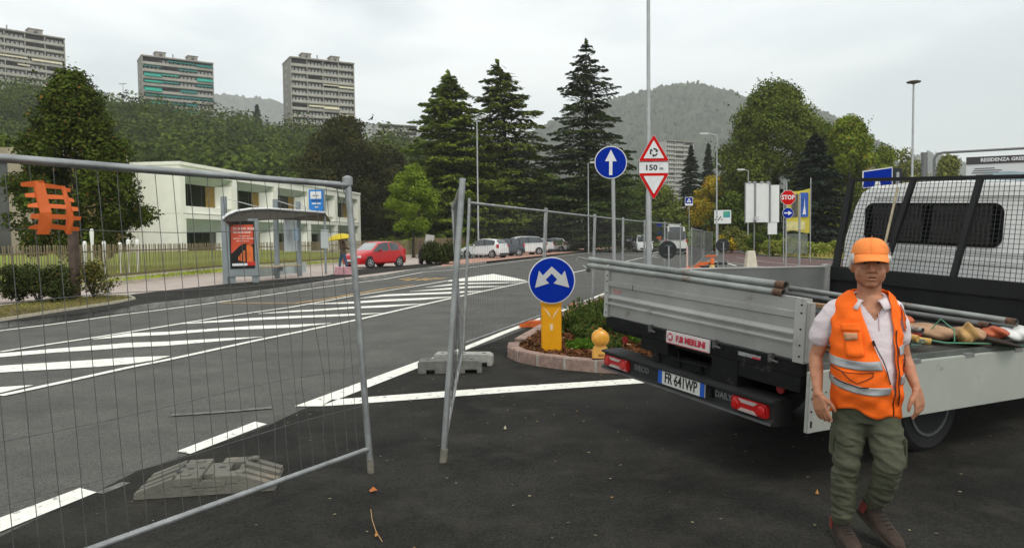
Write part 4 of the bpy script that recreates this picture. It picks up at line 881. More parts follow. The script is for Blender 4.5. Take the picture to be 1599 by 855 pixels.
# pale concrete block
p=G(1172,419); b=MB(); b.box((0,0,.44),(.58,.50,.88),None,.62); tag(b.build('concrete_block',mat('cream_concrete',(.58,.53,.42),.8,0,.15,4),bevel=.03,loc=(p.x,p.y,0)),'tapered cream concrete block beside the maroon cycle lane','concrete block')
# blue parking-type road sign behind the cab
Y=17; root=sign_post(1400,Y,0,zof(1400,262,Y)-.1,'blue rectangular road sign with white symbol behind the truck headboard',.04)
A=at(1345,293,Y); Bp=at(1391,262,Y)
def rel(px,py,Yo=Y): q=at(px,py,Yo); return (q.x-root.location.x,q.z)
b=MB(); b.prism_y([rel(1344.5,294.5),rel(1391,290),rel(1391,261),rel(1344.5,267.5)],-.08,-.06); b.build('sign_rim',m_wht,root)
b=MB(); b.prism_y([rel(1346,293),rel(1389.6,288.6),rel(1389.6,262.8),rel(1346,269)],-.088,-.081); d=b.build('sign_plate',m_blue,root)
b=MB(); b.prism_y([rel(1362,292),rel(1372,291.5),rel(1371,284),rel(1367.5,281),rel(1364,284)],-.094,-.089); b.build('symbol',m_wht,d)
b=MB(); b.prism_y([rel(1392,290),rel(1409,289),rel(1409,263),rel(1392,261.5)],.0,.12); b.build('sign_box',m_back,root)
# small signs in the distance
Y=70; r=sign_post(1076,Y,0,zof(1075,308,Y),'small square blue pedestrian crossing sign before the autumn tree',.03); z=zof(1075,314,Y); b=MB(); b.bx(-.40,.34,-.06,-.04,z-.42,z+.38); b.build('sign_rim',m_wht,r); b=MB(); b.bx(-.36,.30,-.07,-.061,z-.22,z+.34); d=b.build('sign_plate',m_blue,r)
b=MB(); b.prism_y(tri(.46,.01,-.03,z+.02),-.078,-.071); b.build('triangle',m_wht,d); b=MB(); b.prism_y([(-.09,z-.1),(-.03,z+.0),(.03,z-.1),(.0,z+.1),(-.04,z+.12)],-.083,-.079); b.build('walking_figure',m_blk,d)
Y=66; r=sign_post(1121,Y,0,zof(1121,340,Y),'white street board with a green and blue picture and black arrows',.05); zt=zof(1130,328,Y);zb=zof(1130,349,Y); b=MB(); b.bx(-.35,1.15,-.1,-.05,zb,zt); d=b.build('board',m_wht,r); b=MB(); b.bx(.45,1.05,-.112,-.101,zb+.55,zt-.1); b.build('picture',mat('green_blue_print',(.03,.20,.42),.5,0,.5,2,col2=(.06,.36,.16)),d)
b=MB()
for i in range(7): x=-.28+.1*i; b.box((x,-.108,zb+.35+.12*(i%3)),(.07,.012,.16),Matrix.Rotation(.5,3,'Y'))
b.build('arrow_marks',m_blk,d)
Y=95; r=sign_post(1029.5,Y,0,zof(1029,349,Y),'two tiny distant blue road signs beyond the white car',.03); z=zof(1029,355,Y); b=MB(); b.bx(-.3,.3,-.05,-.03,z-.1,z+.5); b.build('sign_plate',m_blue,r); z=zof(1029,363,Y); b=MB(); disc(b,.3,-.05,-.03,20,c=(0,z)); b.build('round_plate',m_blue,r); b=MB(); b.bx(-.35,.35,-.2,.0,z-1.1,z-.5); b.build('orange_barrier',mat('site_orange',(.62,.13,.03),.5),r)
# ---- construction banner frame on the right (hoarding)
Y=12.5; root=empty('site_hoarding_banner',(at(1458,300,Y).x,Y,0),-.42,'printed construction banner on a steel frame behind the truck cab','banner')
m_gp=mat('grey_pipe',(.16,.165,.165),.5,.4)
loc=lambda px,py:(0,0)
L_=3.6; zA=zof(1462,239,Y); 
b=MB(); b.tube([(0,0,0),(0,0,zA-.1),(.04,0,zA-.02),(.12,0,zA),(L_,0,zA+.02)],.021,10); b.tube([(L_,0,0),(L_,0,zA+.02)],.021,10); b.tube([(0,0,zA-.46),(L_,0,zA-.46)],.014,8); b.build('frame',m_gp,root,40)
b=MB(); b.tube([(-.14,.05,0),(-.14,.05,zA+.02)],.05,10); b.build('post',m_gp,root,40)
b=MB(); b.bx(.46,L_-.02,-.035,-.025,zA-1.5,zA-.10); bn=b.build('banner_sheet',mat('banner_white',(.60,.62,.62),.6,0,.05,3),root)
b=MB(); b.bx(.46,L_-.02,-.045,-.037,zA-.22,zA-.10); tb=b.build('title_bar',mat('title_dark',(.055,.05,.05),.6),bn)
text('RESIDENZA GREEN PARK',.078,m_wht,'lettering',tb,align='LEFT',mtx=Matrix.Translation((.66,-.047,zA-.16))@RX90,bold=.03,sx=1.0)
b=MB()
for i,(x0,x1) in enumerate(((.58,.86),(.56,.96),(.54,.92),(.60,.84))): b.bx(x0,x1,-.042,-.037,zA-.30-.035*(i),zA-.285-.035*i)
b.build('building_logo',mat('logo_grey',(.14,.14,.14),.6),bn)
rows=[];rows2=[]
for i in range(26):
    u=i/25; x=.50+u*2.9; rows.append([(x,-.040,zA-1.4),(x,-.040,zA-.47+.10*math.sin(u*5.2+.3)+.03*math.sin(u*13))]); rows2.append([(x,-.0425,zA-1.4),(x,-.0425,zA-.62+.12*math.sin(u*4+2.2))])
b=MB(); b.grid(rows); b.build('hill_picture',mat('print_bluegrey',(.33,.42,.46),.6,0,.2,3),bn); b=MB(); b.grid(rows2); b.build('hill_picture',mat('print_teal',(.18,.27,.27),.6,0,.5,5,col2=(.45,.45,.42)),bn)
b=MB(); b.bx(1.62,3.4,-.046,-.040,zA-.38,zA-.28); b.build('green_band',mat('print_green',(.42,.55,.16),.6),bn)
# ---- bus shelter
m_alu=mat('shelter_grey',(.24,.27,.28),.45,.4,.1,3); m_shroof=mat('shelter_roof',(.085,.075,.062),.5,0,.2,2)
P1=G(353,442.8,PZ);P2=G(394.7,438.7,PZ);P3=G(433,434.6,PZ);P4=G(468,431,PZ)
root=empty('bus_shelter',(P1.x,P1.y,PZ),0,'grey bus shelter with curved roof and a lit red poster case','bus shelter')
q1,q2,q3,q4=[p-Vector((P1.x,P1.y,PZ)) for p in (P1,P2,P3,P4)]
for q,h in ((q1,3.05),(q3,3.12),(q4,3.1)):
    b=MB(); b.bx(q.x-.09,q.x+.09,q.y-.07,q.y+.07,0,h); b.build('post',m_alu,root,bevel=.01)
q5=q4+(q4-q3)*.8
# roof: arched sheet running along the shelter
rt=[];rb=[]
prof=[(348,341),(355,335),(368,329.5),(392,326),(420,325.5),(450,327.5),(480,329.5),(507,331.5)]
ys=np.interp([p[0] for p in prof],[353,395,433,468,510],[P1.y,P2.y,P3.y,P4.y,P4.y+2.2])
fr=[at(px,py,Y_-.9)-Vector((P1.x,P1.y,PZ)) for (px,py),Y_ in zip(prof,ys)]; bk=[f+Vector((-.12,1.5,-.30)) for f in fr]
b=MB(); b.grid([fr,bk,[p-Vector((0,0,.07)) for p in bk],[p-Vector((0,0,.07)) for p in fr],fr]); b.build('roof',m_shroof,root,60)
b=MB(); b.tube([p+Vector((0,-.02,.0)) for p in fr],.045,6); b.build('roof_edge',m_wht,root,60)
b=MB(); low=[f+Vector((.0,.1,-.08-.34*math.sin(math.pi*min(1,i/7*1.05)))) for i,f in enumerate(fr)]; b.grid([[f+Vector((0,.1,-.05)) for f in fr],low]); b.build('roof_fascia',m_shroof,root,60)
for q,h,a_,c_ in ((q1,3.0,q1,q3),(q3,3.08,q3,q5),(q4,3.05,q4,q5)):
    b=MB(); b.tube([(q.x,q.y,h),(c_.x,c_.y,h-.36)],.018,6); b.build('tie_rod',m_wht,root)
# poster case
L_=1.16; a=math.radians(33)
Mz=Matrix.Rotation(a,4,'Z')@Matrix.Diagonal((1,1,.84,1))
# case faces the camera; built between the two feet
def cbox(x0,x1,y0,y1,z0,z1,m_,nm,par,bev=0):
    b=MB(); b.bx(x0,x1,y0,y1,z0,z1); o=b.build(nm,m_,par,bevel=bev); o.data.transform(Mz); return o
cs=cbox(.02,L_-.02,-.10,.12,.28,2.72,m_alu,'poster_case',root,.02)
m_pblk=mat('poster_black',(.008,.006,.006),.3); m_pred=mat('poster_red',(.55,.075,.03),.35,0,.12,3); m_por=mat('poster_orange',(.62,.14,.03),.35,0,.4,3)
cbox(.14,L_-.18,-.118,-.101,.62,2.62,m_pblk,'poster',cs)
pl=L_-.46
b=MB(); pts=[(.18,2.46),(.18,1.35)]
for i in range(13):
    u=i/12; pts.append((.18+(L_-.40)*u,1.35+.38*(u**1.0)+.10*math.sin(u*5.5-1.2)))
pts.append((L_-.22,2.46)); b.prism_y(pts,-.125,-.119); o=b.build('red_field',m_pred,cs); o.data.transform(Mz)
b=MB()
for x,z0,z1,w_ in ((.36,.98,1.12,.06),(.44,.95,1.22,.07),(.54,.93,1.34,.10)): 
    k=(L_-.3)/1.0; b.prism_y([(x*k+.1,z0),(x*k+w_*k+.1,z0-.03),(x*k+w_*k+.1,z1+.06),(x*k+.1,z1)],-.125,-.119)
k=(L_-.3); b.prism_y([(.70*k+.1,.9),(.82*k+.1,.78),(.96*k+.1,.9),(.97*k+.08,1.5),(.86*k+.1,1.66),(.70*k+.1,1.62)],-.125,-.119)
o=b.build('orange_picture',m_por,cs); o.data.transform(Mz)
for zt,h_,segs in ((2.30,.10,[(.22,.32),(.34,.44),(.46,.60),(.64,.84)]),(2.15,.10,[(.22,.34),(.36,.52),(.54,.74)]),(1.98,.04,[(.40,.72)]),(1.88,.045,[(.22,.40),(.42,.58),(.60,.82)]),(1.78,.03,[(.30,.68)])):
    b=MB()
    for u,v in segs: b.bx(u*L_,v*L_,-.129,-.126,zt-h_/2,zt+h_/2)
    o=b.build('print_line',mat('poster_print',(.72,.42,.36),.5,0,.5,30),cs); o.data.transform(Mz)
cbox(.20,.20+.45*L_,-.127,-.120,.74,.84,m_wht,'white_caption',cs)
cbox(.6*L_,.85*L_,-.127,-.120,.74,.90,mat('poster_redmark',(.5,.03,.02),.4),'red_caption',cs)
for x in (.12,L_-.25): cbox(x,x+.2,-.05,.05,0,.3,m_alu,'foot',root)
# bench and timetable panel, rear glass
b=MB(); s0=q2+Vector((.25,.3,0)); s1=q3+Vector((.55,.9,0)); dd=(s1-s0); b.box(((s0+s1)/2+Vector((0,0,.50))),(dd.length,.36,.06),Matrix.Rotation(math.atan2(dd.y,dd.x),3,'Z')); b.build('bench_seat',mat('bench_wood',(.38,.31,.20),.7),root,bevel=.01)
b=MB(); b.bx(q3.x-.2,q3.x+.2,q3.y-.05,q3.y+.15,.3,.52); b.build('bench_bracket',m_alu,root)
tp=q3+Vector((.15,.45,0)); b=MB(); tq=q4+Vector((-.05,.1,0)); dd=tq-tp; b.box(((tp+tq)/2+Vector((0,0,1.72))),(dd.length*.86,.06,1.35),Matrix.Rotation(math.atan2(dd.y,dd.x),3,'Z')); tt=b.build('timetable_panel',mat('pale_panel',(.46,.50,.50),.35,0,.1,3),root)
b=MB(); b.box(((tp+tq)/2+Vector((.28,-.26,1.75))),(.40,.02,.5),Matrix.Rotation(math.atan2(dd.y,dd.x),3,'Z')); b.build('notice',mat('pale_blue_print',(.25,.33,.42),.5,0,.3,9),tt)
b=MB(); b.tube([(q3.x,q3.y,2.45),(q4.x,q4.y,2.45)],.03,6); b.build('crossbar',m_alu,root)
b=MB(); g0=q2+Vector((.0,.5,0)); g1=q4+Vector((.0,1.0,0)); dd=g1-g0; b.box(((g0+g1)/2+Vector((0,0,.33))),(dd.length,.02,.42),Matrix.Rotation(math.atan2(dd.y,dd.x),3,'Z')); b.build('glass_panel',mat('frosted_glass',(.40,.45,.44),.3,0,.1,2),root)
# bus stop sign
P=G(509,428,PZ); root=empty('bus_stop_sign',(P.x,P.y,PZ),0,'blue bus stop flag sign on a thin pole beside the shelter','bus stop sign'); k=P.y/F
b=MB(); zt=at(507,296,P.y).z-PZ; b.tube([(0,0,0),(0,0,zt)],.05,8); b.build('pole',m_alu,root,40)
b=MB(); z1=zt; z0=at(500,330,P.y).z-PZ; b.bx(-23.5*k,-1.6*k,-.06,.02,z0,z1); fl=b.build('flag',mat('sign_light_blue',(.02,.19,.55),.45),root)
b=MB(); b.bx(-21*k,-4*k,-.075,-.062,z0+.58*(z1-z0),z1-.08); w_=b.build('white_field',m_wht,fl); b=MB(); b.bx(-17.5*k,-13*k,-.079,-.0755,z0+.70*(z1-z0),z0+.75*(z1-z0)); b.bx(-12*k,-8*k,-.079,-.0755,z0+.70*(z1-z0),z0+.75*(z1-z0)); b.build('text_line',mat('grey_print',(.2,.2,.2),.5),w_)
for u in (.50,.36,.20): b=MB(); b.bx(-(19 if u>.3 else 14)*k,-(5 if u>.3 else 9)*k,-.07,-.062,z0+u*(z1-z0)-.03,z0+u*(z1-z0)+.03); b.build('text_line',m_wht if u<.45 else mat('navy',(.01,.06,.25),.5),fl)
b=MB(); b.bx(-.17,.17,-.09,-.05,1.15,1.95); b.build('timetable_case',mat('pale_panel',(.46,.50,.50),.35),root)
# ---- cars
m_tyre=mat('tyre_rubber',(.018,.018,.018),.85); m_rim=mat('alloy_rim',(.42,.43,.44),.35,.7); m_cglass=mat('car_glass',(.035,.045,.05),.06,0,.2,2,spec=.8); m_wscreen=mat('windscreen_glass',(.30,.34,.34),.08,0,.2,2,spec=.8)
m_blkpl=mat('black_plastic',(.022,.022,.023),.6); m_tail=mat('tail_lamp_red',(.45,.02,.03),.25); m_head=mat('headlamp_clear',(.65,.67,.68),.15)
HATCH=[(0,.52,.48,.58),(.06,.70,.62,.72),(.35,.84,.74,.79),(.85,.95,.86,.82),(1.0,1.0,.90,.83),(1.55,1.40,.93,.83),(1.9,1.475,.94,.83),(2.35,1.48,.955,.83),(2.85,1.44,.98,.83),(3.2,1.36,1.0,.82),(3.48,1.08,1.0,.79),(3.56,.80,.75,.77),(3.6,.5,.45,.74)]
SUV=[(0,.65,.6,.70),(.08,.85,.75,.80),(.5,1.0,.9,.86),(1.05,1.10,.98,.88),(1.15,1.13,1.0,.88),(1.65,1.58,1.02,.88),(2.1,1.66,1.03,.88),(2.8,1.67,1.05,.88),(3.6,1.64,1.07,.88),(4.0,1.56,1.08,.87),(4.25,1.18,1.07,.85),(4.34,.85,.8,.83),(4.36,.55,.5,.8)]
VAN=[(0,.6,.55,.78),(.08,.95,.8,.88),(.45,1.15,1.0,.95),(.7,1.25,1.12,.97),(1.35,2.05,1.2,.97),(1.6,2.45,1.25,.97),(2.2,2.55,1.3,.97),(3.5,2.56,1.3,.97),(4.9,2.55,1.3,.97),(5.6,2.5,1.3,.97),(5.72,1.5,1.3,.96),(5.76,.9,.8,.95),(5.8,.5,.45,.93)]
MPV=[(0,.55,.5,.72),(.06,.85,.7,.82),(.5,1.05,.9,.88),(.8,1.12,1.0,.9),(1.4,1.66,1.05,.9),(1.7,1.80,1.08,.9),(2.5,1.84,1.1,.9),(3.4,1.83,1.1,.9),(4.2,1.80,1.1,.9),(4.34,1.3,1.1,.88),(4.4,.9,.8,.86),(4.42,.5,.45,.84)]
def car(base,rz,prof,paint,label,cat='car',group=None,glass_from=None,wr=.30,pil=None,rear_glass=True,zs=1.0,plate=True,name='parked_car',ws=None,front_black=False,ax=None):
    root=empty(name,base,rz,label,cat,group)
    L_=prof[-1][0]; n=len(prof); body=MB(); glass=MB(); wsg=MB()
    # local x: rear->front negative? x = L/2 - s  (front at +x)
    rows=[]
    for (s,zt,zb,w) in prof:
        x=L_/2-s; tall=zt>zb+.18; wr_=w*(.80 if tall else .93)
        rows.append([(x,-w*.9,.22),(x,-w,.32),(x,-w*1.0,.6 if zb>.62 else zb*.9),(x,-w*.985,zb),(x,-wr_-.0,zt-.05),(x,-wr_*.8,zt),(x,0,zt+.015),(x,wr_*.8,zt),(x,wr_,zt-.05),(x,w*.985,zb),(x,w*1.0,.6 if zb>.62 else zb*.9),(x,w,.32),(x,w*.9,.22)])
    def isgl(i,k):
        a,b_=prof[i],prof[i+1]; ta,tb=a[1]-a[2]>.18,b_[1]-b_[2]>.18
        if k in (3,8): return (ta or tb) and (a[1]+b_[1]-a[2]-b_[2])>.5
        if k in (5,6) and not ta and tb: return True
        if k in (5,6) and rear_glass and ta and b_[1]<a[1]-.2 and b_[1]>.9: return True
        return False
    V=[];base_=len(body.v)
    for r_ in rows: body.v+=r_; glass.v+=r_; wsg.v+=r_
    m_=13
    for i in range(n-1):
        for k in range(m_-1):
            q=(i*m_+k,i*m_+k+1,(i+1)*m_+k+1,(i+1)*m_+k)
            if isgl(i,k): (wsg if (k in (5,6) and i<n/2) else glass).f.append(q)
            else: body.f.append(q)
        body.f.append((i*m_+m_-1,i*m_,(i+1)*m_,(i+1)*m_+m_-1))
    body.f.append(tuple(range(m_))); body.f.append(tuple((n-1)*m_+k for k in range(m_)))
    bd=body.build('body',paint,root,38); glass.build('window',m_cglass,root,38); wsg.build('windscreen',ws or m_wscreen,root,38)
    # pillars
    tallr=[i for i in range(n) if prof[i][1]-prof[i][2]>.3]; i0,i1=tallr[0],tallr[-1]
    pl_=MB()
    for s in (pil or [prof[i0][0]+.62*(prof[i1][0]-prof[i0][0])*.75, prof[i1][0]-.12]):
        zt=np.interp(s,[p[0] for p in prof],[p[1] for p in prof]); zb=np.interp(s,[p[0] for p in prof],[p[2] for p in prof]); w=np.interp(s,[p[0] for p in prof],[p[3] for p in prof]); x=L_/2-s
        for sg in (-1,1): pl_=MB(); pl_.poly([(x-.05,sg*(w*.985+.008),zb),(x+.05,sg*(w*.985+.008),zb),(x+.04,sg*(w*.80+.012),zt-.05),(x-.04,sg*(w*.80+.012),zt-.05)],[(0,1,2,3)]); pl_.build('pillar',m_blkpl if pil is None else paint,root,fix=False)
    xa=(ax or (.75,L_-.62))
    for s in xa:
        for sg in (-1,1):
            w=prof[3][3]; x=L_/2-s
            a=MB(); a.lathe([(wr+.07,0),(wr+.07,.006)],22,(x,0,wr+.01),'y'); o=a.build('wheel_arch',m_blkpl,root); o.location.y=sg*(w-.002) if sg>0 else -(w+.004)
            t=MB(); t.lathe([(wr*.6,-.1),(wr*.92,-.1),(wr,-.06),(wr,.06),(wr*.92,.1),(wr*.6,.1)],22,(0,0,0),'y'); wh=t.build('wheel',m_tyre,root,40,loc=(x,sg*(w-.08),wr))
            r_=MB(); r_.lathe([(wr*.66,.09),(wr*.66,.104),(wr*.58,.106)],18,(0,0,0),'y')
            rm=MB(); 
            rm.lathe([(wr*.16,.085),(wr*.16,.112)],10,(0,0,0),'y')
            for k5 in range(5):
                a5=k5*math.tau/5; rm.box((wr*.36*math.cos(a5),.1,wr*.36*math.sin(a5)),(wr*.56,.02,wr*.20),Matrix.Rotation(-a5,3,'Y'))
            rimo=rm.build('rim',m_rim,wh); rk=MB(); rk.lathe([(wr*.68,.095),(wr*.68,.106),(wr*.60,.107),(wr*.60,.095)],20,(0,0,0),'y'); rk.build('rim_edge',m_rim,wh,40)
            if sg<0:
                for o2 in (rimo,): o2.rotation_euler=(0,0,math.pi)
                [c for c in bpy.data.objects if c.parent==wh and c.name.startswith('rim_edge')][0].rotation_euler=(0,0,math.pi)
    for sg in (-1,1):
        w=prof[1][3]; zf=prof[1][2]
        b=MB(); b.box((L_/2-.15,sg*(w*.86),zf+.02),(.26,.22,.14)); b.build('headlight',m_head,root,bevel=.03)
        w=prof[-3][3]; zr=prof[-3][2]; b=MB(); b.box((-L_/2+.14,sg*(w*.93),zr-.10),(.20,.16,.30)); b.build('tail_light',m_tail,root,bevel=.03)
        i=i0; b=MB(); b.box((L_/2-prof[i0][0]+.1,sg*(prof[i0][3]+.10),prof[i0][2]+.05),(.12,.18,.12)); b.build('wing_mirror',paint,root,bevel=.03)
        b=MB()
        for s in ((prof[i0][0]+.05),(prof[i0][0]+.05+(prof[i1][0]-prof[i0][0])*.5)): b.bx(L_/2-s-.004,L_/2-s+.004,sg*(prof[3][3]+.0005)-.002,sg*(prof[3][3]+.0005)+.002,.35,prof[i0][2])
        b.build('door_gap',m_blkpl,root)
    b=MB(); b.bx(L_/2-.02,L_/2+.012,-prof[0][3]*.72,prof[0][3]*.72,.28,.48); b.build('grille',m_blkpl,root)
    b=MB(); b.bx(-L_/2-.015,-L_/2+.02,-.7,.7,.24,.38); b.build('bumper',m_blkpl,root)
    if plate:
        b=MB(); b.bx(L_/2+.012,L_/2+.022,-.26,.26,.38,.49); b.build('number_plate',m_wht,root)
    return root
cp_red=mat('car_paint_red',(.46,.004,.008),.3,0,.03,1,coat=.25); cp_white=mat('car_paint_white',(.66,.67,.67),.25,0,.03,1,coat=.5); cp_blue=mat('car_paint_dark_blue',(.025,.035,.055),.22,0,.05,1,coat=.6); cp_blk=mat('car_paint_black',(.012,.013,.014),.2,0,.05,1,coat=.6); cp_dgrey=mat('car_paint_dark_grey',(.035,.037,.038),.2,0,.05,1,coat=.8); cp_cream=mat('van_paint_cream',(.58,.58,.54),.35)
def gpos(px,py,z=PZ): p=G(px,py,z); return (p.x,p.y,z)
car(gpos(585,417.0),math.radians(180+53),HATCH,cp_red,'small red hatchback parked beyond the bus stop',pil=[2.25,3.05]).scale=(.94,.94,.94)
grp='cars parked in a row behind the red paving strip'
CPZ=PZ+.003
for px,Y,prof,paint,rz,lab in [(756,57.5,HATCH,cp_white,150,'white hatchback nearest in the row, its rear to the right'),(784,62.5,HATCH,cp_blue,205,'dark blue car half hidden behind the nearest white hatchback'),
   (811,67,SUV,cp_white,200,'tall white SUV in the middle of the parked row'),(836,76,HATCH,cp_white,150,'white car behind the fence post, right of the white SUV'),
   (862,81,HATCH,cp_white,162,'white hatchback with red tail lamp left of the black car'),(902,88,SUV,cp_dgrey,195,'black hatchback at the far end of the parked row'),(786,69,HATCH,cp_blk,200,'black car roof showing behind the nearest white hatchback')]:
    p=at(px,372,Y); car((p.x,Y,CPZ),math.radians(rz),prof,paint,lab,group=grp)
p=at(1003,370,80); car((p.x,80,0),math.radians(-92),MPV,cp_white,'white people carrier driving towards the camera',name='driving_car',ws=m_cglass)
r=car((at(1061.5,369,67).x,67+2.9,0),math.radians(84),VAN,cp_cream,'cream minibus driving away seen from behind','minibus',name='minibus',pil=[5.5],wr=.34,plate=False)
b=MB(); b.bx(-2.92,-2.89,-.75,.75,1.35,2.1); b.build('rear_window',m_cglass,r); b=MB(); b.bx(-1.8,-.6,-.55,.55,2.56,2.78); b.build('roof_unit',m_bb,r,bevel=.05); b=MB(); b.bx(-2.94,-2.90,-.9,.9,.3,.55); b.build('rear_bumper',m_blkpl,r)
p=at(991,368,104); car((p.x-.2,106,0),math.radians(-92),MPV,cp_blk,'dark car following behind the white people carrier',name='driving_car',ws=m_cglass)
# scooter beside the hedge
p=G(663,412,PZ); r=empty('scooter',(p.x,p.y,PZ),1.4,'small white and black scooter leaning by the hedge','scooter')
for x in (-.6,.6): b=MB(); b.lathe([(.14,-.05),(.24,-.05),(.26,0),(.24,.05),(.14,.05)],16,(x,0,.26),'y'); b.build('wheel',m_tyre,r,40)
b=MB(); b.prism_x([(-.18,.35),(.18,.35),(.16,.75),(-.16,.75)],-.75,-.05); b.bx(-.1,.5,-.16,.16,.25,.33); b.build('body',m_blkpl,r,bevel=.03); b=MB(); b.box((.52,0,.72),(.1,.4,.75),Matrix.Rotation(-.2,3,'Y')); b.build('leg_shield',cp_white,r,bevel=.04); b=MB(); b.tube([(.42,-.3,1.12),(.46,0,1.08),(.42,.3,1.12)],.025,6); b.build('handlebar',m_blkpl,r); b=MB(); b.box((-.4,0,.82),(.7,.28,.12)); b.build('seat',m_blkpl,r,bevel=.04)
p=G(668,408,PZ); b=MB(); b.box((0,0,1.25),(.6,.06,1.1),Matrix.Rotation(.15,3,'Y')); b.bx(-.05,.05,-.04,.04,0,1); tag(b.build('grey_panel',mat('grey_white',(.36,.36,.34),.6),loc=(p.x,p.y+1,PZ)),'leaning grey board standing by the hedge and scooter','board')
b=MB(); p=G(660,411,PZ); b.tube([(0,0,0),(0,0,1.4)],.09,8); tag(b.build('dark_bollard',mat('rust_brown_steel2',(.10,.07,.06),.7),loc=(p.x-.1,p.y-.5,PZ)),'short dark brown post left of the hedge near the red car','post')
# ---- pedestrian with the yellow umbrella
def simple_person(base,rz,H_,label,coat,trous,hair=(.05,.035,.03)):
    root=empty('person',base,rz,label,'person'); s=H_/1.7; sk=MB()
    limb(sk,[(0,0,1.40),(0,0,1.50)],[.055,.055]); ell(sk,(0,-.01,1.60),(.078,.095,.115),8); ell(sk,(0,-.10,1.585),(.014,.02,.02),5)
    for sg in (-1,1): limb(sk,[(sg*.19,-.02,1.38),(sg*.24,-.05,1.14),(sg*.20,-.22,1.08 if sg<0 else .92)],[.045,.04,.032],8); ell(sk,(sg*.19,-.27,1.10 if sg<0 else .90),(.035,.05,.05),6)
    limb(sk,[(0,0,.9),(0,0,1.35)],[.1,.1]); 
    remesh(sk,'body',mat('skin_far',(.34,.18,.12),.6),root,.02,3)
    c=MB(); ovals(c,[(0,0,.82,.17,.12),(0,0,1.0,.17,.12),(0,0,1.2,.20,.13),(0,0,1.38,.20,.11),(0,0,1.45,.09,.07)]); 
    for sg in (-1,1): limb(c,[(sg*.19,0,1.37),(sg*.24,-.04,1.14),(sg*.21,-.20,1.08 if sg<0 else .94)],[.065,.06,.05],8)
    remesh(c,'jacket',coat,root,.02,3)
    t=MB(); 
    for sg in (-1,1): limb(t,[(sg*.09,0,.86),(sg*.10,sg*.10,.48),(sg*.10,sg*.16,.08)],[.095,.07,.055],8)
    remesh(t,'trousers',trous,root,.02,2)
    sh=MB(); 
    for sg in (-1,1): ell(sh,(sg*.10,sg*.16-.05,.045),(.05,.13,.045),6)
    sh.build('shoes',m_blkpl,root,60); hh=MB(); ell(hh,(0,.02,1.64),(.088,.10,.10),8); hh.build('hair',mat('dark_hair',hair,.7),root,60)
    return root
pr=simple_person(G(536,424,PZ),2.2,1.68,'pedestrian in brown jacket and jeans walking under a yellow umbrella by the red car',mat('brown_jacket',(.13,.085,.06),.85,0,.3,8),mat('jeans',(.05,.10,.17),.85,0,.3,8))
p=pr.location; um=empty('umbrella',(p.x+.02,p.y-.3,PZ+1.08),0,'open yellow umbrella held by the walking pedestrian','umbrella')
b=MB(); rows=[]
for i in range(9):
    t=i/8; rows.append([(.62*math.sin(t*1.35)*(1-.05*math.cos(k*math.tau/8*1)**2)*math.cos(k*math.tau/24),.62*math.sin(t*1.35)*math.sin(k*math.tau/24),.42+.30*math.cos(t*1.5)) for k in range(24)])
b.grid(rows,True); c_=b.build('canopy',mat('umbrella_yellow',(.55,.42,.02),.6,0,.15,4),um,50); c_.rotation_euler=(0,-.15,0); b=MB(); b.tube([(0,0,0),(.0,0,.75)],.012,6); b.build('shaft',m_blkpl,um)
p=G(541,428,PZ); b=MB(); b.bx(-.45,.45,-.2,.2,0,.34); b.bx(-.2,.2,-.21,.21,.12,.3); tag(b.build('pink_box',mat('pink_white',(.55,.30,.33),.6,0,.3,5),bevel=.02,loc=(p.x+.1,p.y-.5,PZ)),'low pink and white box on the pavement before the red car','box')
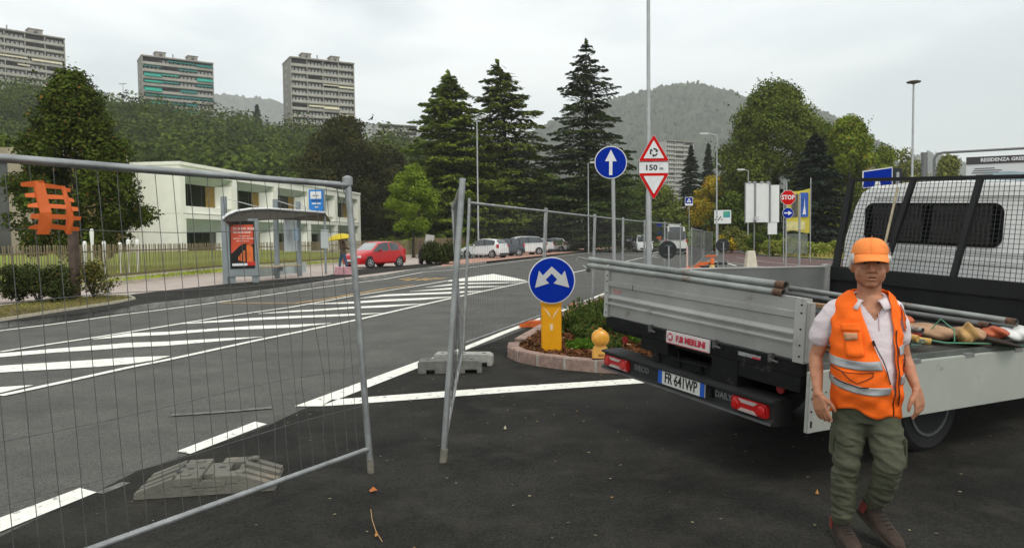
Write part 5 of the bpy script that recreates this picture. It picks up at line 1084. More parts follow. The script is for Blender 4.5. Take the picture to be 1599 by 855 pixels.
# ================================================================== NEAR: fence panels, island, signs
m_fpipe=mat('fence_pipe',(.33,.345,.345),.42,.65,.3,6,.05,40)
m_wire=mat('fence_wire',(.11,.112,.11),.55,.4,.3,8)
def rp(n): return [random.gauss(0,1) for _ in range(n)]
def fence_panel(name,c,label,nv,hz,single=True,wr=.0022,r=.021,wob=.012,post_drop=.17,left=True,right=True,group='steel mesh site fence panels',lw=.0,top_ext=.03,kinks=()):
    """c = bottom-left, bottom-right, top-right, top-left corners of the tube frame (foot level / top level)"""
    BL,BR,TR,TL=[Vector(p) for p in c]; root=empty(name,(BL+BR)/2,0,label,'fence panel',group); o=Vector(root.location)
    def Pt(u,v): return (BL.lerp(BR,u)).lerp(TL.lerp(TR,u),v)-o
    H=(TR-BR).length; v0=post_drop/H
    if left: b=MB(); b.tube([Pt(0,0),Pt(0,1+top_ext/H)],r,12); b.build('post',m_fpipe,root,40)
    if right: b=MB(); b.tube([Pt(1,0),Pt(1,1+top_ext/H)],r,12); b.build('post',m_fpipe,root,40)
    b=MB(); b.tube([Pt(0,.985),Pt(.33,.985-.0015),Pt(.66,.985-.001),Pt(1,.985)],r*.92,12); b.build('top_rail',m_fpipe,root,40)
    b=MB(); b.tube([Pt(0,v0),Pt(1,v0)],r*.8,12); b.build('bottom_rail',m_fpipe,root,40)
    nrm=(BR-BL).cross(TL-BL).normalized()
    L_=(BR-BL).length; allb=MB()
    for i in range(1,nv):
        u=i/nv; pts=[]; k=10; wl=rp(3); kk=[kx for kx in kinks if kx[0]==i]
        for j in range(k+1):
            v=v0+(.985-v0)*j/k; du=wob*(.5*math.sin(j*.9+wl[0]*3)+.35*math.sin(j*2.1+wl[1]*3))*wl[2]*.35
            if kk and kk[0][1]<=j<=kk[0][1]+2: du+=kk[0][2]*math.sin(math.pi*(j-kk[0][1]+.5)/3)
            pts.append(Pt(u+du/L_,v)+nrm*(wob*.8*math.sin(j*.7+wl[1]*2)*wl[0]*.4+.0))
        if single: b=MB(); b.tube(pts,wr,5,False); b.build('wire',m_wire,root,80,fix=False)
        else: allb.tube(pts,wr,4,False)
    for h in hz:
        pts=[Pt(j/16,h/H)+nrm*(.003+wob*.5*math.sin(j*1.3+h*9))+Vector((0,0,wob*.7*math.sin(j*.9+h*5))) for j in range(17)]
        if single: b=MB(); b.tube(pts,wr,5,False); b.build('horizontal_wire',m_wire,root,80,fix=False)
        else: allb.tube(pts,wr,4,False)
    if not single: tag(allb.build('wire_mesh',m_wire,root,80,fix=False),kind='stuff')
    return root,Pt
fA,PtA=fence_panel('fence_panel',((-2.83,2.0,0),(-.985,4.995,0),(-1.103,4.995,2.0),(-2.90,1.98,2.0)),'left steel mesh fence panel nearest the camera with bent wires',35,(.48,.76,1.35,1.66),wr=.0019,r=.022,kinks=((33,3,.05),(30,2,-.05),(31,2,.05),(27,1,.03)))
b=MB(); q=PtA(1,1.0); b.lathe([(.034,-.03),(.036,.02),(.012,.035)],12,(q.x,q.y,q.z)); b.build('post_cap',m_fpipe,fA,40)
b=MB(); q=PtA(.985,.97); b.tube([q+Vector((0,-.03,.05)),q+Vector((-.03,-.04,0)),q+Vector((-.02,-.03,-.07)),q+Vector((.02,-.03,-.10))],.004,5); b.tube([q+Vector((.0,-.03,.02)),q+Vector((.03,-.04,-.05)),q+Vector((.0,-.04,-.11))],.004,5); b.build('wire_tie',m_wire,fA)
m_dirt=mat('cement_crust',(.17,.16,.13),.95,0,.3,20,.6,60)
b=MB(); q=PtA(1,0); b.tube([q+Vector((0,0,-.01)),q+Vector((-.004,0,.10))],.0235,12); b.build('dirty_foot',m_dirt,fA,40)
fB,PtB=fence_panel('fence_panel',((-.51,5.22,.0),(-.63,9.05,.0),(-.715,9.05,2.02),(-.345,5.25,2.0)),'leaning fence panel seen almost edge-on beside the gap',32,(.48,.78,1.08,1.38,1.68),r=.023,wob=.03)
b=MB(); q=PtB(0,0); b.tube([q+Vector((0,0,-.01)),q+Vector((.012,0,.10))],.027,12); b.build('dirty_foot',m_dirt,fB,40)
PC=[(G(722,556),312.5,731),(G(846,505.5),327,852.5),(G(925,478.5),336,929),(G(972,463),341,973),(G(1006,452),344.5,1006.5),(G(1037,441),347,1038),(G(1062,433),349.5,1063)]
pos=[p[0] for p in PC]
tops=[at(t[2],t[1],t[0].y) for t in PC]
fl=['fence panel running from the grey concrete blocks to the first orange foot','fence panel behind the round double-arrow sign, between the two orange feet','third fence panel of the row, behind the ends of the steel pipes','fourth fence panel, left of the blue arrow sign pole','fifth fence panel, behind the warning sign pole','last fence panel of the straight row, near the larger black disc']
for i in range(len(PC)-1):
    a,c=pos[i],pos[i+1]; ta,tc_=tops[i],tops[i+1]; g=Vector((0,0,0)); dd=(c-a).normalized()*.045
    fence_panel('fence_panel',(a+dd,c-dd,tc_-dd,ta+dd),fl[i],int((c-a).length/.10),(.35,.6,.9,1.2,1.5,1.75),single=False,wr=.0018,wob=.01,r=.021)
# further line of panels to the right, past the discs
for i,(x0,y0,x1,y1,lab) in enumerate([(1080,424,1096,408,'fence panel seen end-on beside the minibus'),(1099,404,1112,396,'far fence panel beyond the orange feet'),(1117,395,1126,389,'farthest fence panel before the footpath')]):
    a,c=G(x0,y0),G(x1,y1); fence_panel('fence_panel',(a,c,c+Vector((0,0,2.0)),a+Vector((0,0,2.0))),lab,max(6,int((c-a).length/.14)),(.5,1.1,1.6),single=False,wr=.003,wob=.01,r=.026)
# red and white tape pole
b=MB(); p=G(1073,417); b.tube([(0,0,0),(0,0,1.15)],.05,8); o=b.build('striped_pole',mat('tape_red_white',(.55,.30,.26),.6,0,.8,9,col2=(.62,.58,.55)),loc=(p.x,p.y,0)); tag(o,'thin red and white taped pole by the far fence panels','pole')
# orange plastic feet
m_or=mat('site_orange',(.75,.060,.012),.5,0,.15,4)
def foot_block(name,p,rz,dims,m_,label,group,holes=True,rib=False):
    root=empty(name,(p[0],p[1],0.005),rz,label,'fence foot',group); L_,W_,H_=dims
    b=MB(); b.prism_y([(-L_/2,0),(L_/2,0),(L_/2,H_*.55),(L_/2-.10,H_),(-L_/2+.10,H_),(-L_/2,H_*.55)],-W_/2,W_/2); b.build('block',m_,root,bevel=.008)
    if holes:
        b=MB()
        for k in (-.16,0,.16): b.lathe([(.028,H_-.004),(.028,H_+.003)],10,(k,0,0))
        b.build('socket',m_blkpl,root)
    return root
for px,py,rz,lab in [(843,510,.05,'orange plastic fence foot left of the double-arrow sign post'),(913,481,.05,'orange plastic fence foot beside the tailgate corner')]:
    p=G(px,py); foot_block('plastic_foot',p,rz,(.74,.24,.11),m_or,lab,'orange plastic fence feet')
for px,py,rz,lab in [(1083,421,.1,'front orange foot of the small heap near the larger black disc'),(1091,417,.1,'second orange foot of the heap near the larger black disc'),(1099,413,.1,'orange foot behind the heap'),(1110,401,.1,'orange foot farther back beside the smaller black disc')]:
    p=G(px,py); foot_block('plastic_foot',p,rz,(.74 if px<1095 else .8,.26,.15),m_or,lab,'orange plastic fence feet')
for px,py,lab in [(1104,419,'dark rubber slab beside the small orange cone'),(1122,413,'dark slab behind the small orange cone')]:
    p=G(px,py); foot_block('rubber_slab',p,.1,(1.0,.35,.14),m_back,lab,'dark rubber slabs',False)
p=G(1112,420); r=empty('small_beacon',(p.x,p.y,0),0,'small orange and yellow beacon on the ground between the black discs','beacon'); b=MB(); b.lathe([(.14,0),(.14,.12),(.10,.20),(.10,.22)],12); b.build('base',mat('lamp_amber2',(.60,.42,.16),.5),r,40); b=MB(); b.lathe([(.05,.2),(.11,.26),(.11,.46),(.06,.54)],12); b.build('lens',m_or,r,40)
# concrete feet
m_cf=mat('concrete_block_grey',(.16,.16,.145),.9,0,.3,7,.5,50); m_cf2=mat('concrete_block_pale',(.34,.34,.31),.9,0,.25,7,.5,50)
def conc(p,rz,L_,W_,H_,m_,label):
    root=empty('concrete_fence_block',(p[0],p[1],.005),rz,label,'fence block','grey concrete fence blocks'); b=MB()
    b.prism_y([(-L_/2,.0),(-L_/2+.10,.0),(-L_/2+.10,.045),(-L_/2+.2,.045),(-L_/2+.2,0),(L_/2-.2,0),(L_/2-.2,.045),(L_/2-.06,.045),(L_/2-.06,0),(L_/2,0),(L_/2,H_*.8),(L_/2-.05,H_),(-L_/2+.02,H_),(-L_/2,H_*.9)],-W_/2,W_/2)
    b.build('block',m_,root,bevel=.006); b=MB()
    for k in (-.27,.0,.26): b.lathe([(.03,H_-.003),(.03,H_+.002)],12,(k,0,0))
    b.build('socket',m_blkpl,root); return root
a=G(657,582);c=G(748,585); conc(((a.x+c.x)/2+.0,(a.y+c.y)/2+.12,0),.03,.76,.26,.15,m_cf,'grey concrete fence block in front, by the leaning panel')
conc(((a.x+c.x)/2+.13,(a.y+c.y)/2+.62,0),-.08,.74,.24,.15,m_cf2,'paler concrete fence block behind the grey one')
# dark moulded fence foot on the left (detailed)
m_rub=mat('recycled_foot',(.165,.158,.132),.85,0,.35,5,.5,60,col2=(.11,.105,.088),wear=((.26,.20,.14),4,.62))
a=G(208,782);c=G(430,767)
d=Vector((c.x-a.x,c.y-a.y,0)); rz=math.atan2(d.y,d.x); L_=d.length; Wf=.42
root=empty('moulded_foot',((a.x+c.x)/2-math.sin(rz)*Wf/2,(a.y+c.y)/2+math.cos(rz)*Wf/2,.005),rz,'dark moulded fence foot with studs and ribs standing behind the left panel','fence foot')
h=.116; x1=L_/2; sl=.22
g_=.05; hb_=h-g_
b=MB(); b.prism_y([(-x1,0),(x1,0),(x1,.02),(x1-sl,hb_),(-x1+sl,hb_),(-x1,.02)],-Wf/2,Wf/2); b.build('body',m_rub,root,bevel=.004)
for yy in (-Wf/2+.035,-.070,.070,Wf/2-.035):   # sloping ribs at both ends
    for sg in (-1,1):
        b=MB(); b.prism_y([(sg*x1*.99,.018),(sg*(x1-sl),hb_-.004),(sg*(x1-sl-.02),hb_),(sg*(x1-sl-.02),h),(sg*(x1-sl),h),(sg*x1*.99,.040)],yy-.033,yy+.033); b.build('end_rib',m_rub,root)
for (xa,xb,ya,yb,zt) in ((-x1+sl,-.03,-Wf/2,Wf/2,h),(-.028,.118,-Wf/2+.085,Wf/2-.09,h-.006),(-.028,.10,-Wf/2+.002,-Wf/2+.025,h-.022),(.120,.300 if x1>.9 else x1-sl-.16,-Wf/2,Wf/2,h),(x1-sl-.16,x1-sl,-Wf/2,-Wf/2+.11,h),(x1-sl-.16,x1-sl,Wf/2-.12,Wf/2,h),(x1-sl-.025,x1-sl,-Wf/2+.11,Wf/2-.12,h)):
    if xb-xa<.005: continue
    b=MB(); b.bx(xa,xb,ya,yb,hb_-.002,zt); b.build('top_block',m_rub,root,bevel=.004)
for x,y in ((-.19,.05),(-.13,.0),(-.19,-.05),(-.06,.0),(.06,.01)): b=MB(); b.bx(x-.020,x+.020,y-.017,y+.017,h-.01,h+.0012 if x<0 else h-.0045); b.build('socket',m_back,root)  # flat black plates; the dark inside of the holes is put into their colour
for x,y in ((-.10,.145),(-.13,-.14),(.20,-.14),(.245,.155)): b=MB(); b.lathe([(.030,h-.005),(.030,h+.008),(.025,h+.012)],14,(x,y,0)); b.build('stud',m_rub,root,40)
b=MB(); b.bx(-.06,.10,-Wf/2-.002,-Wf/2+.03,.03,.05); b.bx(-.08,.12,-Wf/2-.006,-Wf/2,.055,.09); b.build('side_lip',m_rub,root)
# orange plastic barrier piece hung on the left panel
def S_(u,v,off=-.012): return None
root=empty('orange_barrier_piece',(0,0,0),0,'torn orange plastic barrier mesh hanging on the left fence panel','barrier mesh')
# local outline drawn in the panel's own plane (x along panel in metres from its left end, z height)
def plane_pt(px,py):   # intersect with plane of panel A shifted to the camera side
    A0=Vector((-2.83,2.0,0));U=(Vector((-.985,4.995,0))-A0).normalized(); n=U.cross(Vector((0,0,1))).normalized(); dr=ray(px,py); t=(A0+n*.02-Vector((0,0,CH))).dot(n)/dr.dot(n); P=Vector((0,0,CH))+dr*t; return ((P-A0).dot(U),P.z),A0,U,n
M2=[]
def band(pts,w):   # polyline band in pixels -> polygon in plane coordinates
    pass
b=MB()
def pl_poly(pix):
    pts=[plane_pt(x,y) for x,y in pix]; A0,U,n=pts[0][1:]; k=len(pix)
    cup=lambda s,z: .0
    F_=[A0+U*p[0][0]+Vector((0,0,p[0][1]))+n*(.02+.018*math.sin(p[0][0]*14)+.012*math.sin(p[0][1]*30)) for p in pts]; B_=[q+n*.003 for q in F_]
    b.poly(F_+B_,[tuple(range(k)),tuple(range(k,2*k))[::-1]]+[(i,(i+1)%k,k+(i+1)%k,k+i) for i in range(k)])
sx=lambda x:20+x/4.07; sy=lambda y:270+y/4.07
def PP(l): pl_poly([(sx(x),sy(y)) for x,y in l])
PP([(130,50),(185,48),(195,75),(205,130),(215,200),(222,250),(150,250),(140,180),(135,130),(128,90)])       # left strip top
PP([(150,250),(222,250),(228,300),(224,390),(146,390),(146,330)])
PP([(305,80),(335,85),(350,140),(365,200),(375,250),(380,300),(382,388),(345,388),(325,365),(330,300),(328,210),(322,150)])
PP([(130,50),(128,90),(52,84),(52,60)]); PP([(132,125),(136,158),(76,152),(76,130)]); PP([(140,188),(146,222),(82,218),(80,200)]); PP([(146,258),(148,295),(96,290),(95,262)]); PP([(146,325),(146,360),(95,356),(95,340)])
PP([(190,65),(310,82),(316,104),(200,96)]); PP([(206,135),(322,142),(326,168),(210,165)]); PP([(214,196),(328,203),(330,230),(218,224)]); PP([(222,262),(331,266),(331,296),(226,293)]); PP([(226,322),(328,335),(328,362),(226,355)])
PP([(335,95),(376,96),(376,120),(345,120)]); PP([(350,150),(394,165),(394,186),(356,182)]); PP([(362,212),(414,218),(413,243),(370,242)]); PP([(374,272),(434,278),(430,300),(380,302)]); PP([(380,340),(432,345),(432,368),(382,368)])
o=b.build('mesh_sheet',m_or,root,fix=True)
# ---- traffic island with porphyry kerb
isl=[(-.06,10.3),(-.08,9.9),(.03,9.52),(.20,9.24),(.45,9.0),(.72,8.80),(1.05,8.62),(1.45,8.52),(1.95,8.50),(2.5,8.60),(3.0,8.9),(3.4,9.5),(3.7,10.5),(3.95,12),(4.2,14.5),(4.3,17),(4.1,19),(3.5,20),(2.9,19.9),(2.35,18.9),(1.75,17),(1.15,15),(.6,13),(.2,11.4)]
cx_=sum(p[0] for p in isl)/len(isl); 
IP=[Vector((*p,0)) for p in isl]; ring=IP+[IP[0]]; rs_=resample([(p.x,p.y) for p in ring],.42)
inner=offs(rs_,.16)
if (inner[0]-Vector((2,14,0))).length>(rs_[0]-Vector((2,14,0))).length: inner=offs(rs_,-.16)
soil=MB(); soil.face([(p.x,p.y,.105) for p in inner]); 
m_bark=mat('bark_mulch',(.12,.055,.035),.95,0,.5,14,.9,30,col2=(.05,.028,.02))
ti=soil.build('traffic_island',m_bark,None,fix=False); tag(ti,kind='structure')
for p in ti.data.polygons:
    if p.normal.z<0: p.flip()
for a,c,ia,ic in zip(rs_[:-1],rs_[1:],inner[:-1],inner[1:]):
    g=(c-a).normalized()*.012; gi=(ic-ia)*.03
    b=MB(); P=[a+g,c-g,ic-gi,ia+gi]; hz_=.15+random.uniform(-.003,.003); n=len(b.v)
    b.poly([(p.x,p.y,-.03) for p in P]+[(p.x,p.y,hz_) for p in P],[(3,2,1,0),(4,5,6,7),(0,1,5,4),(1,2,6,5),(2,3,7,6),(3,0,4,7)]); b.build('kerb_stone',m_porph,ti,bevel=.010)
b=MB(); sh=[x.lerp(y,.06) for x,y in zip(rs_,inner)]; sh2=[x.lerp(y,.94) for x,y in zip(rs_,inner)]
b.grid([[(p.x,p.y,-.02) for p in sh],[(p.x,p.y,.143) for p in sh],[(p.x,p.y,.143) for p in sh2],[(p.x,p.y,.05) for p in sh2]]); b.build('mortar_joint',m_mort,ti,fix=False)
# bark chips
poly=[(p.x,p.y) for p in inner]
def inpoly(x,y,P=poly):
    c=np.zeros(len(x),bool); j=len(P)-1
    for i in range(len(P)):
        xi,yi=P[i];xj,yj=P[j]; c^=((yi>y)!=(yj>y))&(x<(xj-xi)*(y-yi)/(yj-yi+1e-12)+xi); j=i
    return c
x=rng.uniform(-.1,4.2,30000); y=8.5+rng.random(30000)**1.7*10; k=inpoly(x,y); x,y=x[k],y[k]; n=len(x)
V,Fq=quads_at(np.stack([x,y,rng.uniform(.108,.15,n)],1),rng.normal(size=(n,3))*.5+[0,0,1],.05,1.7); o=npmesh('bark_chips',V,Fq,leafmat('bark_chip_mat',(.05,.022,.013),(.17,.075,.045),(.30,.20,.14),.93)); tag(o,'brown bark mulch chips covering the traffic island','bark mulch',kind='stuff')
# low shrubs of the island
lf_i1=leafmat('island_leaves',(.035,.065,.02),(.09,.13,.04),(.20,.16,.06),.93); lf_i2=leafmat('island_moss_green',(.05,.11,.015),(.10,.19,.03))
def spiky(base,w,h,n,lm,label,name='island_plant'):
    h*=.8; root=empty(name,base,0,label,'plant','plants on the traffic island'); P=[];N_2=[];T=[]; b=MB()
    for s in range(26):
        a=random.random()*6.28; q=random.random()**.6; tx,ty=w/2*q*math.cos(a),w/2*q*math.sin(a); hh=h*random.uniform(.5,1.05)*(1.05-.45*q); x0,y0=tx*.6,ty*.6
        b.tube([(x0,y0,0),(x0+(tx-x0)*.5,y0+(ty-y0)*.5,hh*.6),(tx,ty,hh)],[.006,.004,.002],4)
        for j in range(n//26):
            t=random.uniform(.15,1.02); P.append((x0+(tx-x0)*t+random.gauss(0,.02),y0+(ty-y0)*t+random.gauss(0,.02),hh*t)); N_2.append((random.gauss(0,1),random.gauss(0,1),random.gauss(.3,.6))); T.append((random.gauss(0,.6),random.gauss(0,.6),1))
    V,Fq=quads_at(np.array(P),np.array(N_2),.028,2.6,np.array(T)); npmesh('foliage',V,Fq,lm,root); b.build('stem',bark,root); return root
for px,py,w,h,lm,lab in [(893,522,.75,.62,lf_i1,'feathery green plant right behind the yellow bollard'),(912,508,.8,.60,lf_i1,'feathery plant at the middle of the island'),(930,500,.85,.55,lf_i1,'feathery plant in front of the tailgate corner'),(938,492,.7,.45,lf_i1,'small plant by the corner post of the tailgate'),(906,545,.42,.20,lf_i2,'low bright green cushion left of the amber lamp'),(915,546,.38,.18,lf_i2,'second low green cushion beside the amber lamp'),(960,520,.7,.45,lf_i1,'plant under the tailgate behind the amber lamp'),(986,528,.8,.36,lf_i1,'low plant under the truck tail behind the bumper'),(1010,535,.7,.30,lf_i2,'green tuft seen below the truck tailgate'),(950,545,.5,.30,lf_i1,'thin plant right behind the amber lamp'),(925,530,.6,.35,lf_i1,'low plant behind the amber lamp on its left'),(1040,545,.7,.35,lf_i1,'plant visible through the gap above the bumper')]:
    p=G(px,py,.11); spiky((p.x,p.y,.11),w,h,1500,lm,lab)
# double-arrow sign on yellow bollard
Y=9.62; root=empty('island_sign',(at(861,520,Y).x,Y,.11),0,'round blue double-arrow sign on a yellow square bollard on the island','road sign'); x0=at(861,437,Y).x-root.location.x; zc=at(861,437,Y).z-.11; R=36.2*Y/F
m_yel=mat('bollard_yellow',(.72,.33,.008),.5,0,.10,3,spec=.15)
k=Y/F; zt=at(861,475,Y).z-.11
b=MB(); b.bx(-15.5*k,15.5*k,-.06,.12,0,zt+.03); b.build('bollard_body',m_yel,root,bevel=.012)
b=MB(); b.poly([(-14*k,-.0615,zt-.01),(-1*k,-.0615,zt-.17),(-3.5*k,-.0625,zt-.105),(-13*k,-.0625,zt-.03)],[(0,1,2,3)]); b.poly([(14.5*k,-.0615,zt-.01),(1.5*k,-.0615,zt-.19),(4.5*k,-.0625,zt-.11),(13*k,-.0625,zt-.03)],[(0,1,2,3)]); b.prism_y([(-2.5*k,zt-.25),(2*k,zt-.25),(2.3*k,zt-.30),(1*k,zt-.34),(-1.5*k,zt-.33),(-2.6*k,zt-.29)],-.063,-.0605); b.build('reflective_patch',mat('pale_sticker',(.72,.56,.38),.4),root,fix=True)
b=MB(); b.bx(-16.3*k,16.3*k,-.065,.125,zt-.02,zt+.035); b.build('bollard_cap',m_yel,root,bevel=.01)
b=MB(); disc(b,R,-.095,-.075,64,c=(x0,zc)); b.build('sign_rim',m_wht,root); b=MB(); disc(b,R*.955,-.101,-.096,64,c=(x0,zc)); pl2=b.build('sign_plate',m_blue,root)
# arrow shape traced in units of sign radius
ar=[(-.78,-.30),(-.10,-.13),(-.24,.00),(0,.25),(.24,.00),(.10,-.13),(.78,-.30),(.56,.47),(.38,.245),(0,.66),(-.38,.245),(-.56,.47)]
ar=[(-.72,-.30),(-.12,-.12),(-.26,.04),(0,.30),(.23,.04),(.07,-.12),(.74,-.31),(.56,.42),(.42,.22),(0,.60),(-.38,.22),(-.54,.43)]
b=MB(); v=[(x0+x*R,-.108,zc+z*R) for x,z in ar]; w_=[(p[0],-.102,p[2]) for p in v]; n_=len(v)
fc=[(0,1,2,10,11),(2,3,9,10),(3,4,8,9),(4,5,6,7,8)]
b.poly(v+w_,fc+[tuple(i+n_ for i in f)[::-1] for f in fc]+[(i,n_+i,n_+(i+1)%n_,(i+1)%n_) for i in range(n_)]); b.build('double_arrow',mat('arrow_grey',(.46,.47,.47),.5,0,.05,9),pl2)
# amber construction lamp on the kerb
p=G(938.5,561,.15); root=empty('warning_lamp',(p.x,p.y+.06,.152),0,'amber construction warning lamp standing on the island kerb','warning lamp'); k=p.y/F
m_amb=mat('amber_body',(.78,.42,.10),.4,0,.12,6); m_lens=mat('amber_lens',(.80,.38,.05),.25,0,.12,30,coat=.2)
b=MB(); b.prism_y([(-13*k,.0),(13*k,.0),(13*k,10*k),(10*k,19*k),(7*k,21.5*k),(-7*k,21.5*k),(-10*k,19*k),(-13*k,10*k)],-.05,.05); b.build('base',m_amb,root,bevel=.012)
b=MB(); b.bx(-13.2*k,13.2*k,-.055,.055,-.002,.012); b.build('base_pad',m_blkpl,root)
b=MB(); b.prism_y([(13.8*k*math.cos(t_*math.tau/32),33*k+13.8*k*math.sin(t_*math.tau/32)) for t_ in range(32)],-.045,.03); b.bx(-3*k,3*k,-.03,.02,46*k,49*k); b.bx(-7*k,7*k,-.03,.03,20*k,24*k); hd=b.build('lamp_head',m_amb,root,bevel=.006)
b=MB(); b.lathe([(11.5*k,-.045),(11*k,-.062),(8*k,-.078),(4*k,-.085),(.5*k,-.087)],28,(0,0,33*k),'y'); b.build('lens',m_lens,root,30)
b=MB(); b.bx(-4.5*k,4.5*k,-.053,-.0505,4*k,8*k); b.build('stamp',mat('amber_mark',(.36,.18,.05),.6,0,.4,90),root)
# ================================================================== TRUCK
TO=Vector((0.81717,6.40326,.92598)); TE=(-0.01436618,0.04709313,-1.0966099)
TM=(Matrix.Rotation(TE[2],3,'Z')@Matrix.Rotation(TE[1],3,'Y')@Matrix.Rotation(TE[0],3,'X'))
tr=bpy.data.objects.new('flatbed_truck',None); COL.objects.link(tr); tr.location=TO; tr.rotation_euler=TM.to_euler('XYZ')
tag(tr,'white flatbed truck with aluminium tailgate up and right side panel hanging open','truck')
W_=2.15; Hh=.386; LB=2.75
m_al=mat('aluminium_panel',(.35,.352,.335),.48,.45,.20,1.6,.08,7,wear=((.25,.235,.20),5,.60)); m_al2=mat('aluminium_bright',(.47,.47,.45),.42,.4,.18,5,wear=((.28,.26,.22),14,.62)); m_aldk=mat('aluminium_dull',(.25,.26,.25),.5,.5,.25,2,wear=((.18,.18,.17),9,.66))
m_chas=mat('chassis_black',(.009,.009,.0095),.7,0,.4,5,spec=.15,wear=((.035,.032,.028),6,.58)); m_chas2=mat('painted_black',(.012,.0125,.0125),.55,0,.35,3,wear=((.32,.31,.29),26,.735))
m_bump=mat('bumper_plastic',(.020,.021,.021),.55,0,.25,6)
# tailgate from an extruded profile (y outward negative)
prof=[(-.0,0),(-.006,.004),(-.006,.098),(-.026,.102),(-.026,.112),(-.004,.134),(-.004,.146),(-.026,.154),(-.026,.166),(-.004,.190),(-.004,.256),(-.020,.262),(-.020,.300),(-.006,.306),(-.006,Hh-.004),(.022,Hh-.004),(.022,0)]
b=MB(); b.prism_x([(y,z) for y,z in prof],.055,W_-.075); tg=b.build('tailgate',m_al,tr,bevel=0)
for x0,x1 in ((-.004,.055),(W_-.085,W_+.004)):
    b=MB(); b.bx(x0,x1,-.026,.03,-.012,Hh+.004); po=b.build('corner_post',m_al2,tr,bevel=.004); b=MB()
    for z in (.03,.10,.2,.3,.35): b.lathe([(.006,-.031),(.006,-.025)],8,((x0+x1)/2+.012,0,z),'y')
    b.build('bolt',m_chas,po)
b=MB(); b.bx(W_+.0045,W_+.03,-.02,.028,.0,Hh-.02); b.build('edge_strip',m_al,tr,bevel=.003)
b=MB(); b.bx(0,W_,-.004,.024,Hh-.003,Hh+.004); b.build('top_edge',m_al2,tr)
# bed floor, rear beam, side rails, sides
b=MB(); b.bx(0,W_,.02,LB,-.07,-.025); b.build('bed_floor',mat('bed_floor_dark',(.05,.047,.04),.85,0,.5,3,.4,30,wear=((.16,.14,.11),7,.6)),tr)
b=MB(); b.bx(.02,W_-.01,-.012,.05,-.10,-.013); b.bx(.02,W_,.05,LB,-.14,-.071); b.bx(.52,.86,-.01,.12,-.20,-.10); b.bx(1.34,1.60,-.01,.12,-.30,-.10); b.bx(1.60,W_-.02,-.01,.1,-.20,-.10); b.build('rear_beam',m_chas,tr,bevel=.004)
b=MB(); b.bx(W_-.005,W_+.018,.02,LB,-.115,-.02); b.build('side_rail',mat('rail_greygreen',(.10,.11,.10),.6,0,.35,4),tr)
b=MB(); b.bx(-.0,.03,.03,LB,0,Hh); ls=b.build('left_side_panel',m_aldk,tr); b=MB(); b.bx(-.01,.05,LB-.07,LB-.005,-.02,Hh+.03); b.build('side_post',m_al2,tr); b=MB(); b.bx(-.004,.036,.03,LB-.07,Hh,Hh+.012); b.build('top_edge',m_al2,ls)
# hanging right side panel
b=MB(); b.prism_y([(W_+.022,-.435),(W_+.047,-.435),(W_+.047,-.06),(W_+.022,-.055)],-.01,LB-.01); sp=b.build('right_side_panel',mat('panel_greygreen',(.40,.42,.375),.5,.25,.10,1.6,.04,12,wear=((.27,.285,.26),5,.62)),tr,bevel=.003)
b=MB(); b.bx(W_+.0475,W_+.052,-.008,.03,-.433,-.06); b.build('end_strip',m_al2,sp)
b=MB()
for z in (-.10,-.16,-.22,-.30): b.lathe([(.006,W_+.051),(.006,W_+.056)],8,(0,.012,z),'x')
b.bx(W_+.0525,W_+.056,.01,.022,-.40,-.36)
for y,z in ((.10,-.17),(.14,-.19),(.13,-.25)): b.lathe([(.005,W_+.046),(.005,W_+.050)],8,(0,y,z),'x')
b.build('rivet',m_chas,sp)
for y in (.4,1.0,1.6,2.2): b=MB(); b.bx(W_-.0,W_+.05,y-.05,y+.05,-.075,-.045); b.build('hinge',m_aldk,tr)
for x in (.66,1.385,1.90): b=MB(); b.bx(x-.014,x+.014,-.040,-.012,-.045,.012); b.tube([(x,-.035,-.03),(x+.07,-.04,-.035)],.008,6); b.build('latch',mat('latch_metal',(.11,.11,.105),.5,.5),tr)
# name sign
b=MB(); b.bx(.855,1.334,-.030,-.016,-.096,.0); ns=b.build('name_sign',mat('name_sign_white',(.62,.56,.54),.5,0,.1,8),tr,bevel=.004)
m_nr=mat('name_red',(.48,.035,.06),.5)
b=MB(); b.lathe([(.031,-.0325),(.031,-.0305)],24,(.905,0,-.045),'y'); b.build('logo',m_nr,ns); text('M',.046,m_wht,'logo_letter',ns,Matrix.Translation((.905,-.034,-.046))@RX90,.05)
text('F.lli MERLINI',.062,m_nr,'lettering',ns,Matrix.Translation((1.133,-.032,-.048))@RX90,.05,sx=.98)
b=MB(); b.bx(.86,1.33,-.0315,-.0305,-.093,-.088); b.build('border_line',m_nr,ns)
# small maker's sticker
b=MB(); b.bx(1.60,1.80,-.014,-.0125,-.055,-.030); b.build('maker_sticker',mat('sticker_grey',(.45,.46,.46),.5,0,.8,70,col2=(.1,.1,.1)),tr); b=MB(); b.bx(1.725,1.80,-.0155,-.0145,-.055,-.044); b.build('sticker_red',m_nr,tr)
# faint red stencil on tailgate
b=MB(); 
for i in range(5): b.bx(.11+.024*i,.127+.024*i,-.0055,-.0045,.212+.006*(i%2),.24-.005*(i%3))
b.bx(.115,.20,-.0055,-.0045,.200,.206); b.build('red_stencil',mat('faded_red',(.45,.16,.15),.6,0,.4,60),tr)
b=MB(); b.bx(.396,.3985,-.0225,-.018,.255,.30); b.build('scratch',m_chas,tg)
